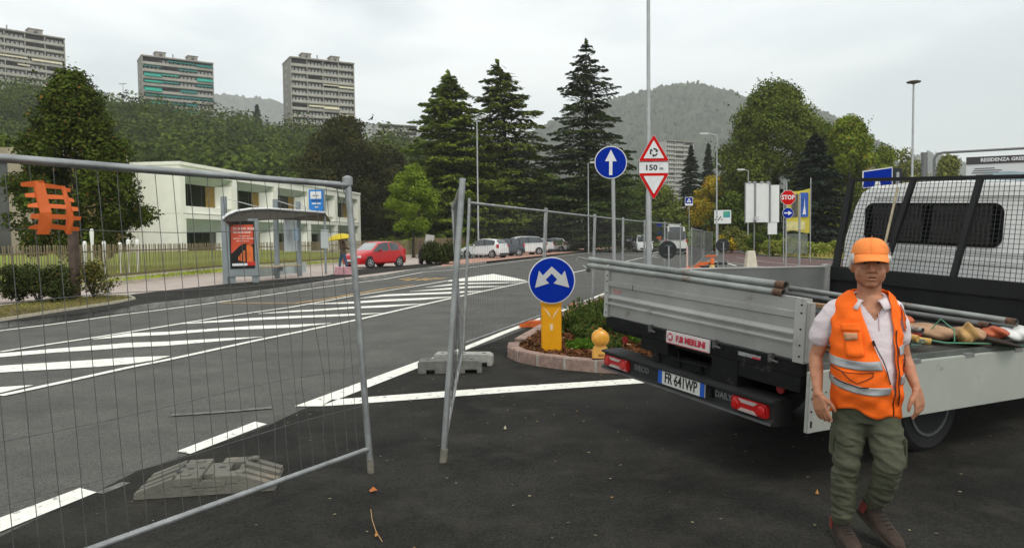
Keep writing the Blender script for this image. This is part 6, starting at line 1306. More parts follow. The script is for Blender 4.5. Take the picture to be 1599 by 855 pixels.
# bumper with lamps
bd=.02; y0=-.06;y1=.10
b=MB(); b.prism_x([(y0,-.450),(y0-.03,-.44),(y0-.03,-.425),(y0,-.405),(y0,-.312),(y0-.035,-.300),(y0-.035,-.285),(y0,-.278),(y1,-.278),(y1,-.450)],.085,1.985); bp=b.build('bumper',m_bump,tr,bevel=.003)
b=MB(); b.bx(.085,1.985,y0-.034,y0-.030,-.440,-.425); b.build('bumper_step',mat('bumper_edge',(.10,.10,.10),.5,0,.3,9),tr)
m_tl=mat('tail_lens_red',(.42,.012,.012),.12,0,.15,12,coat=.5); m_tlc=mat('tail_lens_clear',(.42,.34,.32),.2,0,.2,10); m_tlg=mat('tail_reflector',(.50,.014,.012),.18,0,.2,60,coat=.3)
for x0,x1,nm in ((.115,.455,0),(1.625,1.945,1)):
    b=MB(); b.bx(x0,x1,y0-.032,y0+.02,-.408,-.316); tl=b.build('tail_lamp',m_tl,tr,bevel=.012); xm=(x0+x1)/2
    for z0,z1,inv in ((-.345,-.322,1),(-.402,-.379,-1)):
        b=MB(); zc_=z0 if inv>0 else z1; b.prism_y([(xm-.085,z1 if inv>0 else z0),(xm+.085,z1 if inv>0 else z0),(xm+.055,zc_),(xm-.055,zc_)],y0-.036,y0-.031); b.build('clear_lens',m_tlc,tl)
    b=MB()
    for dx in (-.115,.115): b.lathe([(.030,y0-.034),(.026,y0-.037),(.01,y0-.038)],20,(xm+dx,0,-.362),'y')
    b.build('round_reflector',m_tlg,tl,30)
m_ltr=mat('moulded_grey_letter',(.15,.155,.16),.5)
text('IVECO',.062,m_ltr,'lettering',tr,Matrix.Translation((.61,y0-.002,-.352))@RX90,.02,sx=1.05); text('DAILY',.062,m_ltr,'lettering',tr,Matrix.Translation((1.53,y0-.002,-.352))@RX90,.02,sx=.95)
b=MB(); b.bx(.847,1.367,y0-.024,y0-.012,-.405,-.297); np_=b.build('number_plate',mat('plate_white',(.60,.60,.56),.4,0,.06,8),tr,bevel=.003)
for a,c in ((.849,.894),(1.320,1.365)): b=MB(); b.bx(a,c,y0-.0265,y0-.0245,-.403,-.299); b.build('blue_band',mat('plate_blue',(.015,.09,.42),.4),np_)
text('FR 641WP',.112,m_blk,'lettering',np_,Matrix.Translation((1.107,y0-.026,-.352))@RX90,.016,sx=.74)
b=MB(); b.bx(1.099-.07,1.112-.07,y0-.0262,y0-.0248,-.356,-.346); b.build('plate_dot',m_blk,np_)
b=MB(); b.bx(1.385,1.44,y0-.03,y0-.001,-.385,-.315); b.build('plate_bracket',m_chas,tr,bevel=.005)
# chassis, spare parts below
b=MB(); b.bx(.66,.74,.0,5.2,-.34,-.14); b.bx(1.40,1.48,.0,5.2,-.34,-.14); b.bx(.66,1.48,.02,.1,-.30,-.2); b.bx(.3,1.8,1.5,1.62,-.48,-.38); b.bx(.8,1.35,.35,.9,-.46,-.22); b.bx(.74,1.40,2.6,2.7,-.32,-.18); b.bx(1.6,2.0,2.35,3.2,-.42,-.15); b.build('chassis_frame',m_chas,tr)
b=MB(); b.tube([(.98,-.01,-.14),(.98,.02,-.26)],.008,6); b.tube([(.88,-.01,-.22),(1.30,-.01,-.20)],.006,6); b.tube([(1.22,.0,-.2),(1.22,.02,-.33)],.02,8); b.tube([(.90,.0,-.27),(1.05,.05,-.32),(1.2,.0,-.25)],.008,6); b.build('cable',m_chas,tr)
b=MB(); b.lathe([(.035,-.002),(.032,-.014)],16,(.30,.0,-.17),'y'); b.lathe([(.035,-.002),(.032,-.014)],16,(1.93,.05,-.22),'y'); b.build('round_reflector',mat('dull_red',(.22,.01,.01),.4),tr)
b=MB(); b.bx(1.80,2.06,.95,1.0,-.60,-.20); b.build('mudflap',m_chas,tr)
# headboard with mesh (leans forward)
HL=lambda z:LB+.02+(z-.4)*.165 if z>.4 else LB+.02
def hp(x,z,dy=0): return Vector((x,HL(z)+dy,z))
HW0,HW1=0.0,2.12
b=MB(); b.poly([hp(HW0,-.05),hp(HW1,-.05),hp(HW1,.40),hp(HW0,.40)]+[hp(HW0,-.05,.05),hp(HW1,-.05,.05),hp(HW1,.40,.05),hp(HW0,.40,.05)],[(0,1,2,3),(7,6,5,4),(0,4,5,1),(1,5,6,2),(2,6,7,3),(3,7,4,0)]); hb=b.build('headboard_panel',m_chas2,tr)
b=MB(); b.bx(HW0,HW1,LB-.012,LB+.018,.26,.40); b.build('headboard_band',m_chas2,tr,bevel=.008)
def bar(x0,z0,x1,z1,w,nm='headboard_post',d=.04):
    b=MB(); a=hp(x0,z0);c=hp(x1,z1); t=(c-a).normalized(); s=Vector((0,1,0)); n=t.cross(s).normalized()*w/2
    P=[]
    for q in (a,c):
        for i,j in ((-1,-1),(1,-1),(1,1),(-1,1)): P.append(q+n*i+s*j*d/2)
    b.poly(P,[(3,2,1,0),(4,5,6,7),(0,1,5,4),(1,2,6,5),(2,3,7,6),(3,0,4,7)]); return b.build(nm,m_chas2,tr,bevel=.004)
bar(.03,-.04,.10,1.28,.075); bar(.63,.38,.78,1.27,.055); bar(1.31,.38,1.40,1.26,.055); bar(2.08,-.04,2.02,1.26,.07)
bar(.08,1.285,2.05,1.265,.035,'headboard_top_rail',.045)
msh=MB()
NX_=46
for i in range(1,NX_): 
    u=i/NX_; xb=.05+2.03*u; xt=.11+1.90*u; msh.tube([hp(xb,.39,.022),hp(xt,1.27,.022)],.0028,4,False)
for j in range(1,22):
    z=.39+.88*j/22; u=j/22; msh.tube([hp(.05+.06*u,z,.024),hp(2.08-.07*u,z,.024)],.0028,4,False)
tag(msh.build('headboard_mesh',mat('mesh_black',(.03,.03,.03),.6),tr,80,fix=False),kind='stuff')
# cab
m_cab=mat('cab_white',(.78,.785,.77),.35,0,.05,1.2,coat=.2)
CYb=3.08
cabsec=[(.00,-.35),(-.07,.0),(-.10,.45),(-.08,.70),(.02,1.02),(.09,1.16),(.20,1.225),(.6,1.255),(1.0,1.262),(1.4,1.255),(1.80,1.225),(1.91,1.16),(1.98,1.02),(2.08,.70),(2.10,.45),(2.07,.0),(2.0,-.35)]
cx0=1.0
def sec(y,k=1,dz=0,kx=1): return [((x-cx0)*kx+cx0,y,z if z<0 else z*k+dz) for x,z in cabsec]
rows=[sec(CYb,.97,0,.97),sec(CYb+.03,1,0,1),sec(CYb+.5,1.01),sec(CYb+1.15,1.0),sec(CYb+1.45,.90),sec(CYb+2.0,.58),sec(CYb+2.15,.50),sec(CYb+2.65,.38),sec(CYb+2.75,.2)]
b=MB(); b.grid(rows); b.f.append(tuple(range(len(cabsec)))[::-1]); b.f.append(tuple((len(rows)-1)*len(cabsec)+i for i in range(len(cabsec)))); cab=b.build('cab_body',m_cab,tr,45)
def rrect(x0,x1,z0,z1,r,n=6,sk=0):
    P=[]
    for cx,cz,a0 in ((x1-r,z1-r,0),(x0+r,z1-r,90),(x0+r,z0+r,180),(x1-r,z0+r,270)):
        for i in range(n+1): a=math.radians(a0+90*i/n); P.append((cx+r*math.cos(a)+sk*(cz-(z0+z1)/2),cz+r*math.sin(a)))
    return P
b=MB(); b.prism_y(rrect(.17,1.53,.66,1.055,.09),CYb-.018,CYb+.01); wg=b.build('rear_window_seal',m_chas,tr); b=MB(); b.prism_y(rrect(.20,1.50,.685,1.03,.075),CYb-.022,CYb-.019); b.build('rear_window',mat('cab_glass',(.006,.007,.007),.10,0,.3,3,spec=.3),tr)
b=MB(); b.bx(.15,1.85,CYb-.012,CYb+.02,.50,.535); b.bx(.10,1.88,CYb-.014,CYb+.02,.60,.622); b.bx(.25,1.75,CYb-.012,CYb+.02,1.10,1.125); b.build('pressed_rib',m_cab,cab,bevel=.005)
b=MB(); b.grid([[ (x,CYb+.55+.03,z) for x,z in ((-.098,.45),(-.08,.70),(.0,1.0))],[(x-.004,CYb+1.5,z) for x,z in ((-.098,.45),(-.08,.70),(-.01,.9))]]); b.build('side_window',m_cglass,tr)
b=MB(); b.box((-.28,CYb+1.75,.62),(.22,.10,.38)); b.build('wing_mirror',m_blkpl,tr,bevel=.03); b=MB(); b.box((2.28,CYb+1.75,.62),(.22,.10,.38)); b.build('wing_mirror',m_blkpl,tr,bevel=.03)
b=MB(); b.tube([hp(.62,.40,-.05),hp(.66,1.20,-.04)],.012,8); b.build('pale_rope',mat('rope_beige',(.42,.36,.25),.8,0,.3,30),tr,40)
# wheels: stand upright on the ground
Minv=TM.to_4x4(); Minv.translation=TO; Minv=Minv.inverted()
def wheel_at(x,y,outer,dual=True):
    P=TM@Vector((x,y,0))+TO; R=.345; Mw=Matrix.Translation((P.x,P.y,R))@Matrix.Rotation(TE[2],4,'Z')
    L_=Minv@Mw; t=MB()
    for c_ in ((0,-.25*outer) if dual else (0,)): t.lathe([(R*.60,c_-.10),(R*.90,c_-.11),(R*.985,c_-.085),(R,c_-.05),(R,c_+.05),(R*.985,c_+.085),(R*.90,c_+.11),(R*.60,c_+.10)],40,(0,0,0),'x')
    for k in range(36):
        a=k*math.tau/36
        for c_ in (-.055,0,.055): t.box((c_,(R+.001)*math.cos(a),(R+.001)*math.sin(a)),(.040,.034,.008),Matrix.Rotation(a-math.pi/2,3,'X'))
    t2=t.build('wheel',m_tyre,tr,35); t2.matrix_local=L_
    r=MB(); o=outer; r.lathe([(R*.64,.095*o),(R*.66,.112*o),(R*.60,.114*o),(R*.585,.06*o),(R*.56,-.02*o),(R*.42,-.05*o),(R*.38,-.03*o),(R*.36,.03*o),(R*.15,.05*o),(R*.14,.09*o),(R*.05,.095*o)],36,(0,0,0),'x'); ro=r.build('rim',mat('rim_dull_silver',(.22,.225,.23),.4,.6,.35,7),t2,35)
    q=MB()
    for k in range(6): a=k*math.tau/6+.3; q.lathe([(.012,.03*o),(.012,.055*o)],8,(0,R*.27*math.cos(a),R*.27*math.sin(a)),'x')
    q.build('wheel_nut',m_chas,ro)
    q=MB()
    for k in range(8):
        a=k*math.tau/8; q.lathe([(.018,-.043*o),(.018,-.028*o)],10,(0,R*.49*math.cos(a),R*.49*math.sin(a)),'x')
    q.build('hand_hole',m_back,ro)
wheel_at(1.85,1.52,1); wheel_at(.28,1.52,-1); wheel_at(1.88,5.05,1,False); wheel_at(.20,5.05,-1,False)
# ---- pipes lying on the tailgate and in the bed
m_pg=mat('old_pipe',(.27,.285,.27),.45,.5,.3,5,.1,30,wear=((.20,.085,.035),7,.66)); m_rust=mat('rusty_pipe_end',(.17,.09,.055),.85,.2,.7,22,.5,40,col2=(.06,.035,.025))
def pipe(pts,r,label,rust=True,m_=None,name='steel_pipe',group='loose steel pipes on the truck'):
    P=[TM@Vector(p)+TO for p in pts]; root=empty(name,P[0],0,label,'steel pipe',group)
    L0=[p-P[0] for p in P]; b=MB(); b.tube(L0,r,16,False); b.build('tube',m_ or m_pg,root,40,fix=False)
    b=MB(); d=(L0[-1]-L0[-2]).normalized(); e_=L0[-1]
    if rust: b.tube([e_-d*.075,e_-d*.04,e_+d*.002],r*1.03,16,False); b.build('rusty_end',m_rust,root,40,fix=False)
    b=MB(); b.tube([e_-d*.02,e_-d*.016],r*.93,16,True); b.build('bore',m_blk,root)
    return root
pipe([(-.335,.03,.462),(.8,.028,.455),(1.942,.025,.450)],.0245,'upper steel pipe on the tailgate with a rusty right end')
pipe([(-.29,-.005,.410),(.8,-.002,.411),(1.948,.0,.402)],.0235,'lower steel pipe on the tailgate with a rusty right end')
b=MB(); P=TM@Vector((-.335,.03,.462))+TO; root=empty('pipe_clamp',P,0,'rusty clamp and hooks at the left end of the two pipes','clamp'); b.tube([(-.03,0,.0),(-.10,0,.02),(-.12,.0,-.01)],.008,6); b.tube([(.01,0,-.09),(-.03,0,-.08)],.03,8); b.tube([(-.03,0,-.08),(-.06,.02,-.055)],.008,6); b.build('hook',m_pg,root)
pipe([(-.03,2.20,.185),(1.1,2.2,.165),(2.17,2.2,.146)],.024,'long upper pipe lying across the bed before the headboard',m_=m_pg)
pipe([(-.03,2.05,.145),(1.1,2.05,.125),(2.06,2.05,.11)],.022,'second long pipe across the bed before the headboard',m_=mat('dark_pipe',(.13,.135,.13),.45,.5,.3,6))
pipe([(.1,2.28,.09),(1.1,2.28,.09),(2.14,2.28,.09)],.022,'lowest dark pipe across the bed before the headboard',False,mat('dark_pipe',(.13,.135,.13),.45,.5))
pipe([(.6,1.35,.10),(1.3,1.35,.09),(2.0,1.35,.10)],.02,'thin pipe half hidden behind the man on the truck bed',False)
# stacked slats and boards near the rear right corner of the bed
def tput(o): o.location=TO; o.rotation_euler=TM.to_euler('XYZ')
m_wood=mat('timber',(.34,.21,.11),.85,0,.4,6,.2,30,col2=(.17,.10,.055)); m_bamb=mat('bamboo_yellow',(.55,.33,.09),.55,0,.25,8)
for i in range(9):
    z=-.02+.036*i; b=MB(); b.bx(-.55,.55,-.035,.035,0,.026); o=b.build('timber_batten',[m_wood,m_pg,m_wood,m_aldk][i%4],bevel=.003); P=TM@Vector((1.62+.02*(i%3),.55,z))+TO; o.location=P; o.rotation_euler=(TM.to_4x4()@Matrix.Rotation(random.uniform(-.05,.05)+.02,4,'Z')).to_euler()
    tag(o,'batten in the pile behind the rear corner post, '+['lowest of all','second from the bottom','third from the bottom','fourth from the bottom','middle one','fourth from the top','third from the top','second from the top','topmost'][i],'batten','battens stacked in the truck bed')
for (x0,y0,z0,x1,y1,z1,lab) in [(1.35,.75,.06,2.145,1.23,.05,'thick yellow wooden handle at the bed edge, nearest the edge'),(1.2,1.0,.09,2.12,1.12,.075,'yellow wooden handle just behind the nearest one'),(1.45,.62,.04,2.15,.98,.035,'short yellow handle next to the man')]:
    P=[TM@Vector(p)+TO for p in ((x0,y0,z0),((x0+x1)/2,(y0+y1)/2,z0+.01),(x1,y1,z1))]; b=MB(); b.tube([p-P[0] for p in P],.024,10); o=b.build('tool_handle',m_bamb,None,40,loc=P[0]); tag(o,lab,'tool handle','yellow tool handles on the truck bed')
# crumpled sacks
def sack(name,c,dims,m_,label,rz=0,seed=0,cat='sack',vox=.012,amp=.25):
    rs=np.random.default_rng(seed); bm_=bmesh.new(); bmesh.ops.create_icosphere(bm_,subdivisions=4,radius=1)
    ph=rs.random((6,3))*6.28; fr=rs.uniform(1.5,5,(6,3))
    for v in bm_.verts:
        d=1+sum(math.sin(v.co.dot(Vector(fr[i]))+ph[i][0])*amp/(1+i*.4) for i in range(6))*.45
        cr_=abs(math.sin(v.co.x*7+ph[0][1]+2*math.sin(v.co.y*5+ph[1][1])))*amp*.35
        v.co=Vector((v.co.x*dims[0]/2*(d-cr_*.3),v.co.y*dims[1]/2*(d-cr_*.3),max(v.co.z*dims[2]/2*(d-cr_),-dims[2]*.42)))
    me=bpy.data.meshes.new(name); bm_.to_mesh(me); bm_.free(); me.polygons.foreach_set('use_smooth',[True]*len(me.polygons)); me.materials.append(m_)
    o=link(name,me); P=TM@Vector(c)+TO; o.location=P; o.rotation_euler=(TM.to_4x4()@Matrix.Rotation(rz,4,'Z')).to_euler(); tag(o,label,cat); return o
m_paper=mat('sack_paper',(.36,.22,.13),.8,0,.4,9,1.0,16); m_orb=mat('orange_bag',(.42,.10,.045),.45,0,.25,8,.8,18); m_tan=mat('tan_bag',(.45,.27,.10),.6,0,.5,12)
sack('sack',(1.84,1.62,.06),(.46,.22,.12),m_paper,'crumpled brown paper sack in the middle of the bed load',.1,1)
sack('sack',(1.55,1.62,.08),(.38,.25,.17),m_orb,'orange plastic sack beside the man on the bed',0,2)
sack('sack',(2.0,1.88,.05),(.28,.20,.11),m_paper,'second brown paper sack tied with green cord',.4,3)
sack('sack',(2.10,1.72,.07),(.12,.16,.16),m_tan,'orange and tan folded bag hanging over the load',.2,4,amp=.35)
sack('sack',(2.12,2.02,.07),(.17,.16,.09),m_orb,'orange wrapper crumpled near the headboard',.2,5,amp=.35)
sack('sack',(2.14,2.26,.05),(.20,.34,.12),mat('white_plastic_bag',(.62,.62,.60),.45,0,.15,6),'crumpled white plastic bag at the front corner of the bed',.1,6,amp=.4)
sack('glove',(1.87,1.22,.05),(.14,.14,.09),mat('dark_cloth',(.03,.03,.035),.85),'dark cloth lying beside the man on the bed',.2,7,cat='cloth')
sack('red_cap_piece',(1.93,1.36,.05),(.09,.06,.05),mat('bright_red',(.45,.02,.02),.4),'small bright red plastic piece on the bed',.2,8,cat='plastic piece')
sack('dark_bundle',(2.0,2.0,.0),(.5,.45,.10),mat('dark_bundle',(.035,.025,.02),.9,0,.5,9),'dark bundle of wet leaves under the sacks',.2,9,cat='bundle')
m_gcord=mat('green_cord',(.10,.28,.16),.7)
for pts,lab in [([(1.95,1.35,.03),(2.08,1.30,.05),(2.13,1.42,.03),(2.16,1.9,.0),(2.175,2.1,-.04),(2.17,2.5,-.03)],'green cord running along the edge of the bed'),([(1.9,1.55,.05),(1.98,1.58,.17),(2.06,1.62,.10),(2.08,1.6,.02)],'green cord looped over the brown sack')]:
    P=[TM@Vector(p)+TO for p in pts]; b=MB(); b.tube([p-P[0] for p in P],.005,6); o=b.build('cord',m_gcord,None,60,loc=P[0]); tag(o,lab,'cord')
b=MB(); 
for i in range(14): b.tube([(random.uniform(-.07,.07),random.uniform(-.05,.05),.01+.004*i),(random.uniform(-.07,.07),random.uniform(-.05,.05),.02+.004*i)],.006,5)
o=b.build('cord_bundle',mat('grey_green_cord',(.16,.22,.18),.8)); P=TM@Vector((2.08,1.16,.0))+TO; o.location=P; tag(o,'tangled grey-green cord bundle at the bed edge','cord')
# ================================================================== THE MAN
from mathutils import noise as mnoise
MB0=at(1355,366.7,3.78); man=empty('person',(MB0.x,3.78,0),-math.atan2(MB0.x,3.78)+.10,'elderly man in orange cap and orange reflective vest standing by the truck','person')
def mx_(px): return (px-1355)*.00329
def mz_(py): return (853.5-py)*.00329
def V3(px,py,y): return Vector((mx_(px),y,mz_(py)))
m_skin=mat('tanned_skin',(.44,.20,.115),.5,0,.22,22,.25,120,sub=1); m_skin2=mat('tanned_skin_dark',(.22,.09,.055),.6)
def wrinkle(amp,sc,bias=0.0):
    def f(me):
        n=len(me.vertices); me.update()
        nr=[v.normal.copy() for v in me.vertices]
        for v,nn in zip(me.vertices,nr):
            p=Vector((v.co.x*sc[0],v.co.y*sc[1],v.co.z*sc[2])); q=mnoise.noise(p)+.5*mnoise.noise(p*2.1+Vector((3,1,7)))
            q=1-abs(q)*2.2
            v.co+=nn*(q*amp+bias)
    return f
# --- body: head, neck, arms with hands, one continuous surface
sk=MB(); hx=.012; hz=1.455
ell(sk,(hx,.012,hz+.015),(.079,.094,.105),18); ell(sk,(hx,-.012,hz-.055),(.072,.074,.070),16); ell(sk,(hx,-.045,hz-.102),(.034,.032,.022),12)
ell(sk,(hx-.037,-.045,hz-.045),(.030,.034,.036),12); ell(sk,(hx+.037,-.045,hz-.045),(.030,.034,.036),12)
limb(sk,[(hx,-.082,hz+.022),(hx,-.096,hz-.008),(hx,-.107,hz-.034)],[.009,.011,.0145],10); ell(sk,(hx-.014,-.090,hz-.037),(.010,.012,.008),8); ell(sk,(hx+.014,-.090,hz-.037),(.010,.012,.008),8)
for sg in (-1,1):
    limb(sk,[(hx+sg*.014,-.083,hz+.028),(hx+sg*.045,-.074,hz+.030)],[.010,.008],8)
    ell(sk,(hx+sg*.081,.010,hz-.020),(.010,.019,.032),10,Matrix.Rotation(sg*.25,3,'Z')); ell(sk,(hx+sg*.084,.014,hz-.005),(.008,.016,.016),8)
    limb(sk,[(hx+sg*.025,-.080,hz-.040),(hx+sg*.038,-.066,hz-.075)],[.008,.007],8)
limb(sk,[(hx-.024,-.079,hz-.063),(hx,-.087,hz-.060),(hx+.024,-.079,hz-.063)],[.005,.0065,.005],8); limb(sk,[(hx-.021,-.078,hz-.080),(hx,-.085,hz-.081),(hx+.021,-.078,hz-.080)],[.005,.0075,.005],8)
limb(sk,[(.012,.03,1.20),(.012,.025,1.31),(hx,.012,1.38)],[.068,.058,.057],16); ovals(sk,[(.006,.008,1.08,.12,.085),(.006,.008,1.15,.125,.088),(.006,.012,1.21,.12,.080),(.008,.018,1.255,.095,.066),(.009,.02,1.285,.07,.058)],28)
def arm(sh,el,wr,r,hd,spread,curl,flip):
    limb(sk,[sh,sh.lerp(el,.5),el],[r*1.0,r*1.02,r*.90],16); limb(sk,[el,el.lerp(wr,.3),wr],[r*.90,r*.95,r*.58],16)
    hd=hd.normalized(); s=spread-hd*spread.dot(hd); s.normalize(); nrm=hd.cross(s)*flip   # hd = hand direction, s= towards thumb
    pc=wr+hd*.045
    for t in (-.027,-.010,.008,.025): limb(sk,[wr+hd*.004+s*t*.6,wr+hd*.045+s*t,wr+hd*.078+s*t*1.08],[.0165,.0145,.0125],10)
    lens=(.056,.068,.074,.066)
    for k,t in enumerate((-.032,-.0115,.010,.031)):
        p=wr+hd*.080+s*t; L_=lens[k]; c=curl*(1.25-.12*k); d1=(hd*math.cos(c*.45)+nrm*math.sin(c*.45)); d2=(hd*math.cos(c*1.15)+nrm*math.sin(c*1.15)); d3=(hd*math.cos(c*1.6)+nrm*math.sin(c*1.6))
        a=p+d1*L_*.45; b_=a+d2*L_*.32; c_=b_+d3*L_*.24; limb(sk,[p,a],[.0098,.0092],8); limb(sk,[a,b_],[.0092,.0085],8); limb(sk,[b_,c_],[.0085,.0072],8)
        b2=MB(); ell(b2,c_-nrm*.0055+d3*.001,(.0045,.0045,.006),6); 
        o=b2.build('fingernail',m_nail,man,50)
    p=wr+hd*.022+s*.026; a=p+(s*.70+hd*.72+nrm*.25)*.036; b_=a+(s*.22+hd*.92+nrm*.35)*.032; c_=b_+(hd*.92-s*.08+nrm*.38)*.022
    limb(sk,[p,a],[.0145,.0125],8); limb(sk,[a,b_],[.0120,.0105],8); limb(sk,[b_,c_],[.0105,.0085],8)
m_nail=mat('nail',(.50,.32,.25),.35)
arm(Vector((-.160,.02,1.19)),Vector((-.240,.05,.955)),Vector((-.232,-.065,.775)),.038,Vector((.22,-.12,-1)),Vector((.75,-.55,0)),.42,-1)
arm(Vector((.130,.03,1.195)),Vector((.186,.06,.965)),Vector((.226,-.050,.825)),.035,Vector((.16,-.10,-1)),Vector((-.55,-.75,0)),.62,1)
body=remesh(sk,'body',m_skin,man,.0052,3)
# eyes, mouth
for sg in (-1,1):
    b=MB(); ell(b,(hx+sg*.031,-.070,hz+.006),(.0125,.0125,.010),8); e_=b.build('eye',mat('eye_white_shaded',(.20,.165,.145),.3),man,60); b=MB(); ell(b,(hx+sg*.031,-.0785,hz+.006),(.0065,.0055,.0065),6); b.build('iris',mat('iris_dark',(.03,.018,.012),.2),e_,60)  # eye white darkened: shade under the brim is put into its colour
    b=MB(); limb(b,[(hx+sg*.018,-.083,hz+.015),(hx+sg*.044,-.073,hz+.013)],[.0045,.004],6); b.build('eyelid',m_skin2,man,60)
    b=MB(); limb(b,[(hx+sg*.014,-.091,hz+.033),(hx+sg*.046,-.081,hz+.034)],[.004,.003],6); b.build('eyebrow',mat('grey_hair',(.42,.40,.37),.8,0,.3,60),man,60)
b=MB(); ell(b,(hx+.002,-.0835,hz-.0705),(.020,.006,.0048),8); b.build('mouth',mat('mouth_dark',(.07,.018,.015),.5),man,60)
# hair round the ears
m_hair=mat('white_hair',(.58,.56,.53),.8,0,.3,60); b=MB()
for sg in (-1,1):
    for k in range(7): ell(b,(hx+sg*(.078+.004*(k%2)),-.028+.018*k,hz+.028-.006*k),(.016,.017,.026+.004*(k%3)),6)
    ell(b,(hx+sg*.085,.035,hz+.00),(.011,.03,.03),6); ell(b,(hx+sg*.074,-.045,hz+.018),(.008,.012,.022),6)
ell(b,(hx,.06,hz+.0),(.078,.055,.07),10); remesh(b,'hair',m_hair,man,.006,1,wrinkle(.004,(70,70,30)))
# cap
m_cap=mat('cap_orange',(.88,.26,.06),.75,0,.08,9,.3,90); m_piping=mat('cap_piping',(.32,.30,.29),.6)
rows=[]
for i in range(10):
    t=i/9*math.pi/2; rows.append([(hx+.089*math.cos(t*.98)**.75*math.cos(a),.008+.106*math.cos(t*.98)**.75*math.sin(a),hz+.038+.010*math.sin(a)*0+.092*math.sin(t)**.9) for a in [k*math.tau/36 for k in range(36)]])
b=MB(); b.grid(rows,True); b.f.append(tuple(len(b.v)-36+k for k in range(36))); cp=b.build('cap',m_cap,man,60); sm=cp.modifiers.new('s','SOLIDIFY'); sm.thickness=.003
rows=[]
for i in range(7):
    u=i/6; row=[]
    for k in range(21):
        a=math.radians(-68+136*k/20); R=.094+.0; x=hx+(.088+.003*u)*math.sin(a)*(1-.03*u); y=.010-.108*math.cos(a)-.082*u*math.cos(a*1.02)**.8*(1 if True else 1); row.append((x,y,hz+.050-.032*u-.020*(math.sin(a)**2)*(.4+u*.6)))
    rows.append(row)
b=MB(); b.grid(rows); br=b.build('brim',m_cap,cp,60); sm=br.modifiers.new('s','SOLIDIFY'); sm.thickness=.003
b=MB(); b.tube([(hx+.056,-.082,hz+.112),(hx+.073,-.062,hz+.095),(hx+.085,-.042,hz+.068),(hx+.089,-.028,hz+.042)],.0022,5); b.build('cap_piping',m_piping,cp); b=MB(); b.bx(hx+.084,hx+.0915,-.04,-.0,hz+.042,hz+.056); b.build('cap_strap',m_piping,cp)
b=MB(); b.tube([(hx+.01,-.0,hz+.138),(hx,-.05,hz+.132),(hx-.002,-.09,hz+.10),(hx,-.102,hz+.06)],.0012,4); b.build('cap_seam',m_cap,cp)
# --- torso function
SEC=[(.60,.0,.02,.145,.115),(.74,.000,.015,.150,.130),(.80,.002,.0,.156,.143),(.90,.0,-.005,.158,.145),(1.0,-.003,.0,.160,.135),(1.10,-.006,.010,.168,.122),(1.18,-.008,.018,.168,.108),(1.235,-.004,.022,.148,.094),(1.275,.002,.024,.118,.076),(1.305,.008,.025,.083,.066)]
def tor(th,z,off=0):
    cx,cy,rx,ry=[float(np.interp(z,[s[0] for s in SEC],[s[i] for s in SEC])) for i in (1,2,3,4)]
    s,c=math.sin(th),math.cos(th); pw=.86
    x=cx+(rx+off)*math.copysign(abs(s)**pw,s); y=cy-(ry+off)*math.copysign(abs(c)**pw,c)
    w=.004*math.sin(z*38+th*5)+.003*math.sin(z*71-th*9)
    return Vector((x,y+w*max(0,c),z))
def th_of_x(x,z):
    lo,hi=-math.pi/2,math.pi/2
    for _ in range(24):
        m_=(lo+hi)/2
        if tor(m_,z).x<x: lo=m_
        else: hi=m_
    return (lo+hi)/2
# shirt
m_shirt=mat('pale_pink_polo',(.66,.58,.60),.85,0,.05,10,.25,70); sb=MB()
def shirtfn(me):
    wrinkle(.0028,(8,8,13))(me); q=bmesh.new(); q.from_mesh(me); kill=[f for f in q.faces if (lambda c:c.y<.0 and c.z>1.165 and abs(c.x-.028+(c.z-1.2)*.12)<(c.z-1.165)*.62)(f.calc_center_median()) or f.calc_center_median().z>1.287]; bmesh.ops.delete(q,geom=kill,context='FACES'); q.to_mesh(me); q.free()
ovals(sb,[(s[1],s[2],s[0],s[3]-.008,s[4]-.008,2.35) for s in SEC[1:-1]],32)
limb(sb,[(-.145,.02,1.20),(-.190,.028,1.13),(-.220,.035,1.060)],[.062,.064,.058],18); limb(sb,[(.115,.025,1.205),(.145,.03,1.14),(.160,.04,1.065)],[.058,.058,.052],18)
limb(sb,[(-.04,.03,1.265),(-.145,.02,1.21)],[.042,.055],14); limb(sb,[(.05,.03,1.27),(.125,.025,1.215)],[.042,.052],14)
shirt=remesh(sb,'shirt',m_shirt,man,.007,5,shirtfn)
for sg in (-1,1):
    ii=[];oo_=[]
    for i in range(14):
        a=math.pi*(1-i/13*.86); k=1-a/math.pi
        ii.append(Vector((.010+sg*(.064+.010*k)*math.sin(a),.020-(.064+.030*k)*math.cos(a),1.318-.058*k))); R=.092+.030*k
        oo_.append(Vector((.010+sg*(R+.004)*math.sin(a)+sg*.012*k,.022-(R-.010+.026*k)*math.cos(a),1.284-.052*k-.022*k*k)))
    b=MB(); b.grid([ii,[x.lerp(y,.35)+Vector((0,0,.012)) for x,y in zip(ii,oo_)],oo_]); c=b.build('collar',m_shirt,man,60); s=c.modifiers.new('s','SOLIDIFY'); s.thickness=.004
b=MB(); b.tube([tor(th_of_x(.048,z),z,-.002) for z in (1.21,1.18,1.15,1.12)],.003,5); b.build('placket',mat('shirt_shadow_pink',(.55,.40,.44),.85),man)  # placket line in a shaded copy of the shirt colour
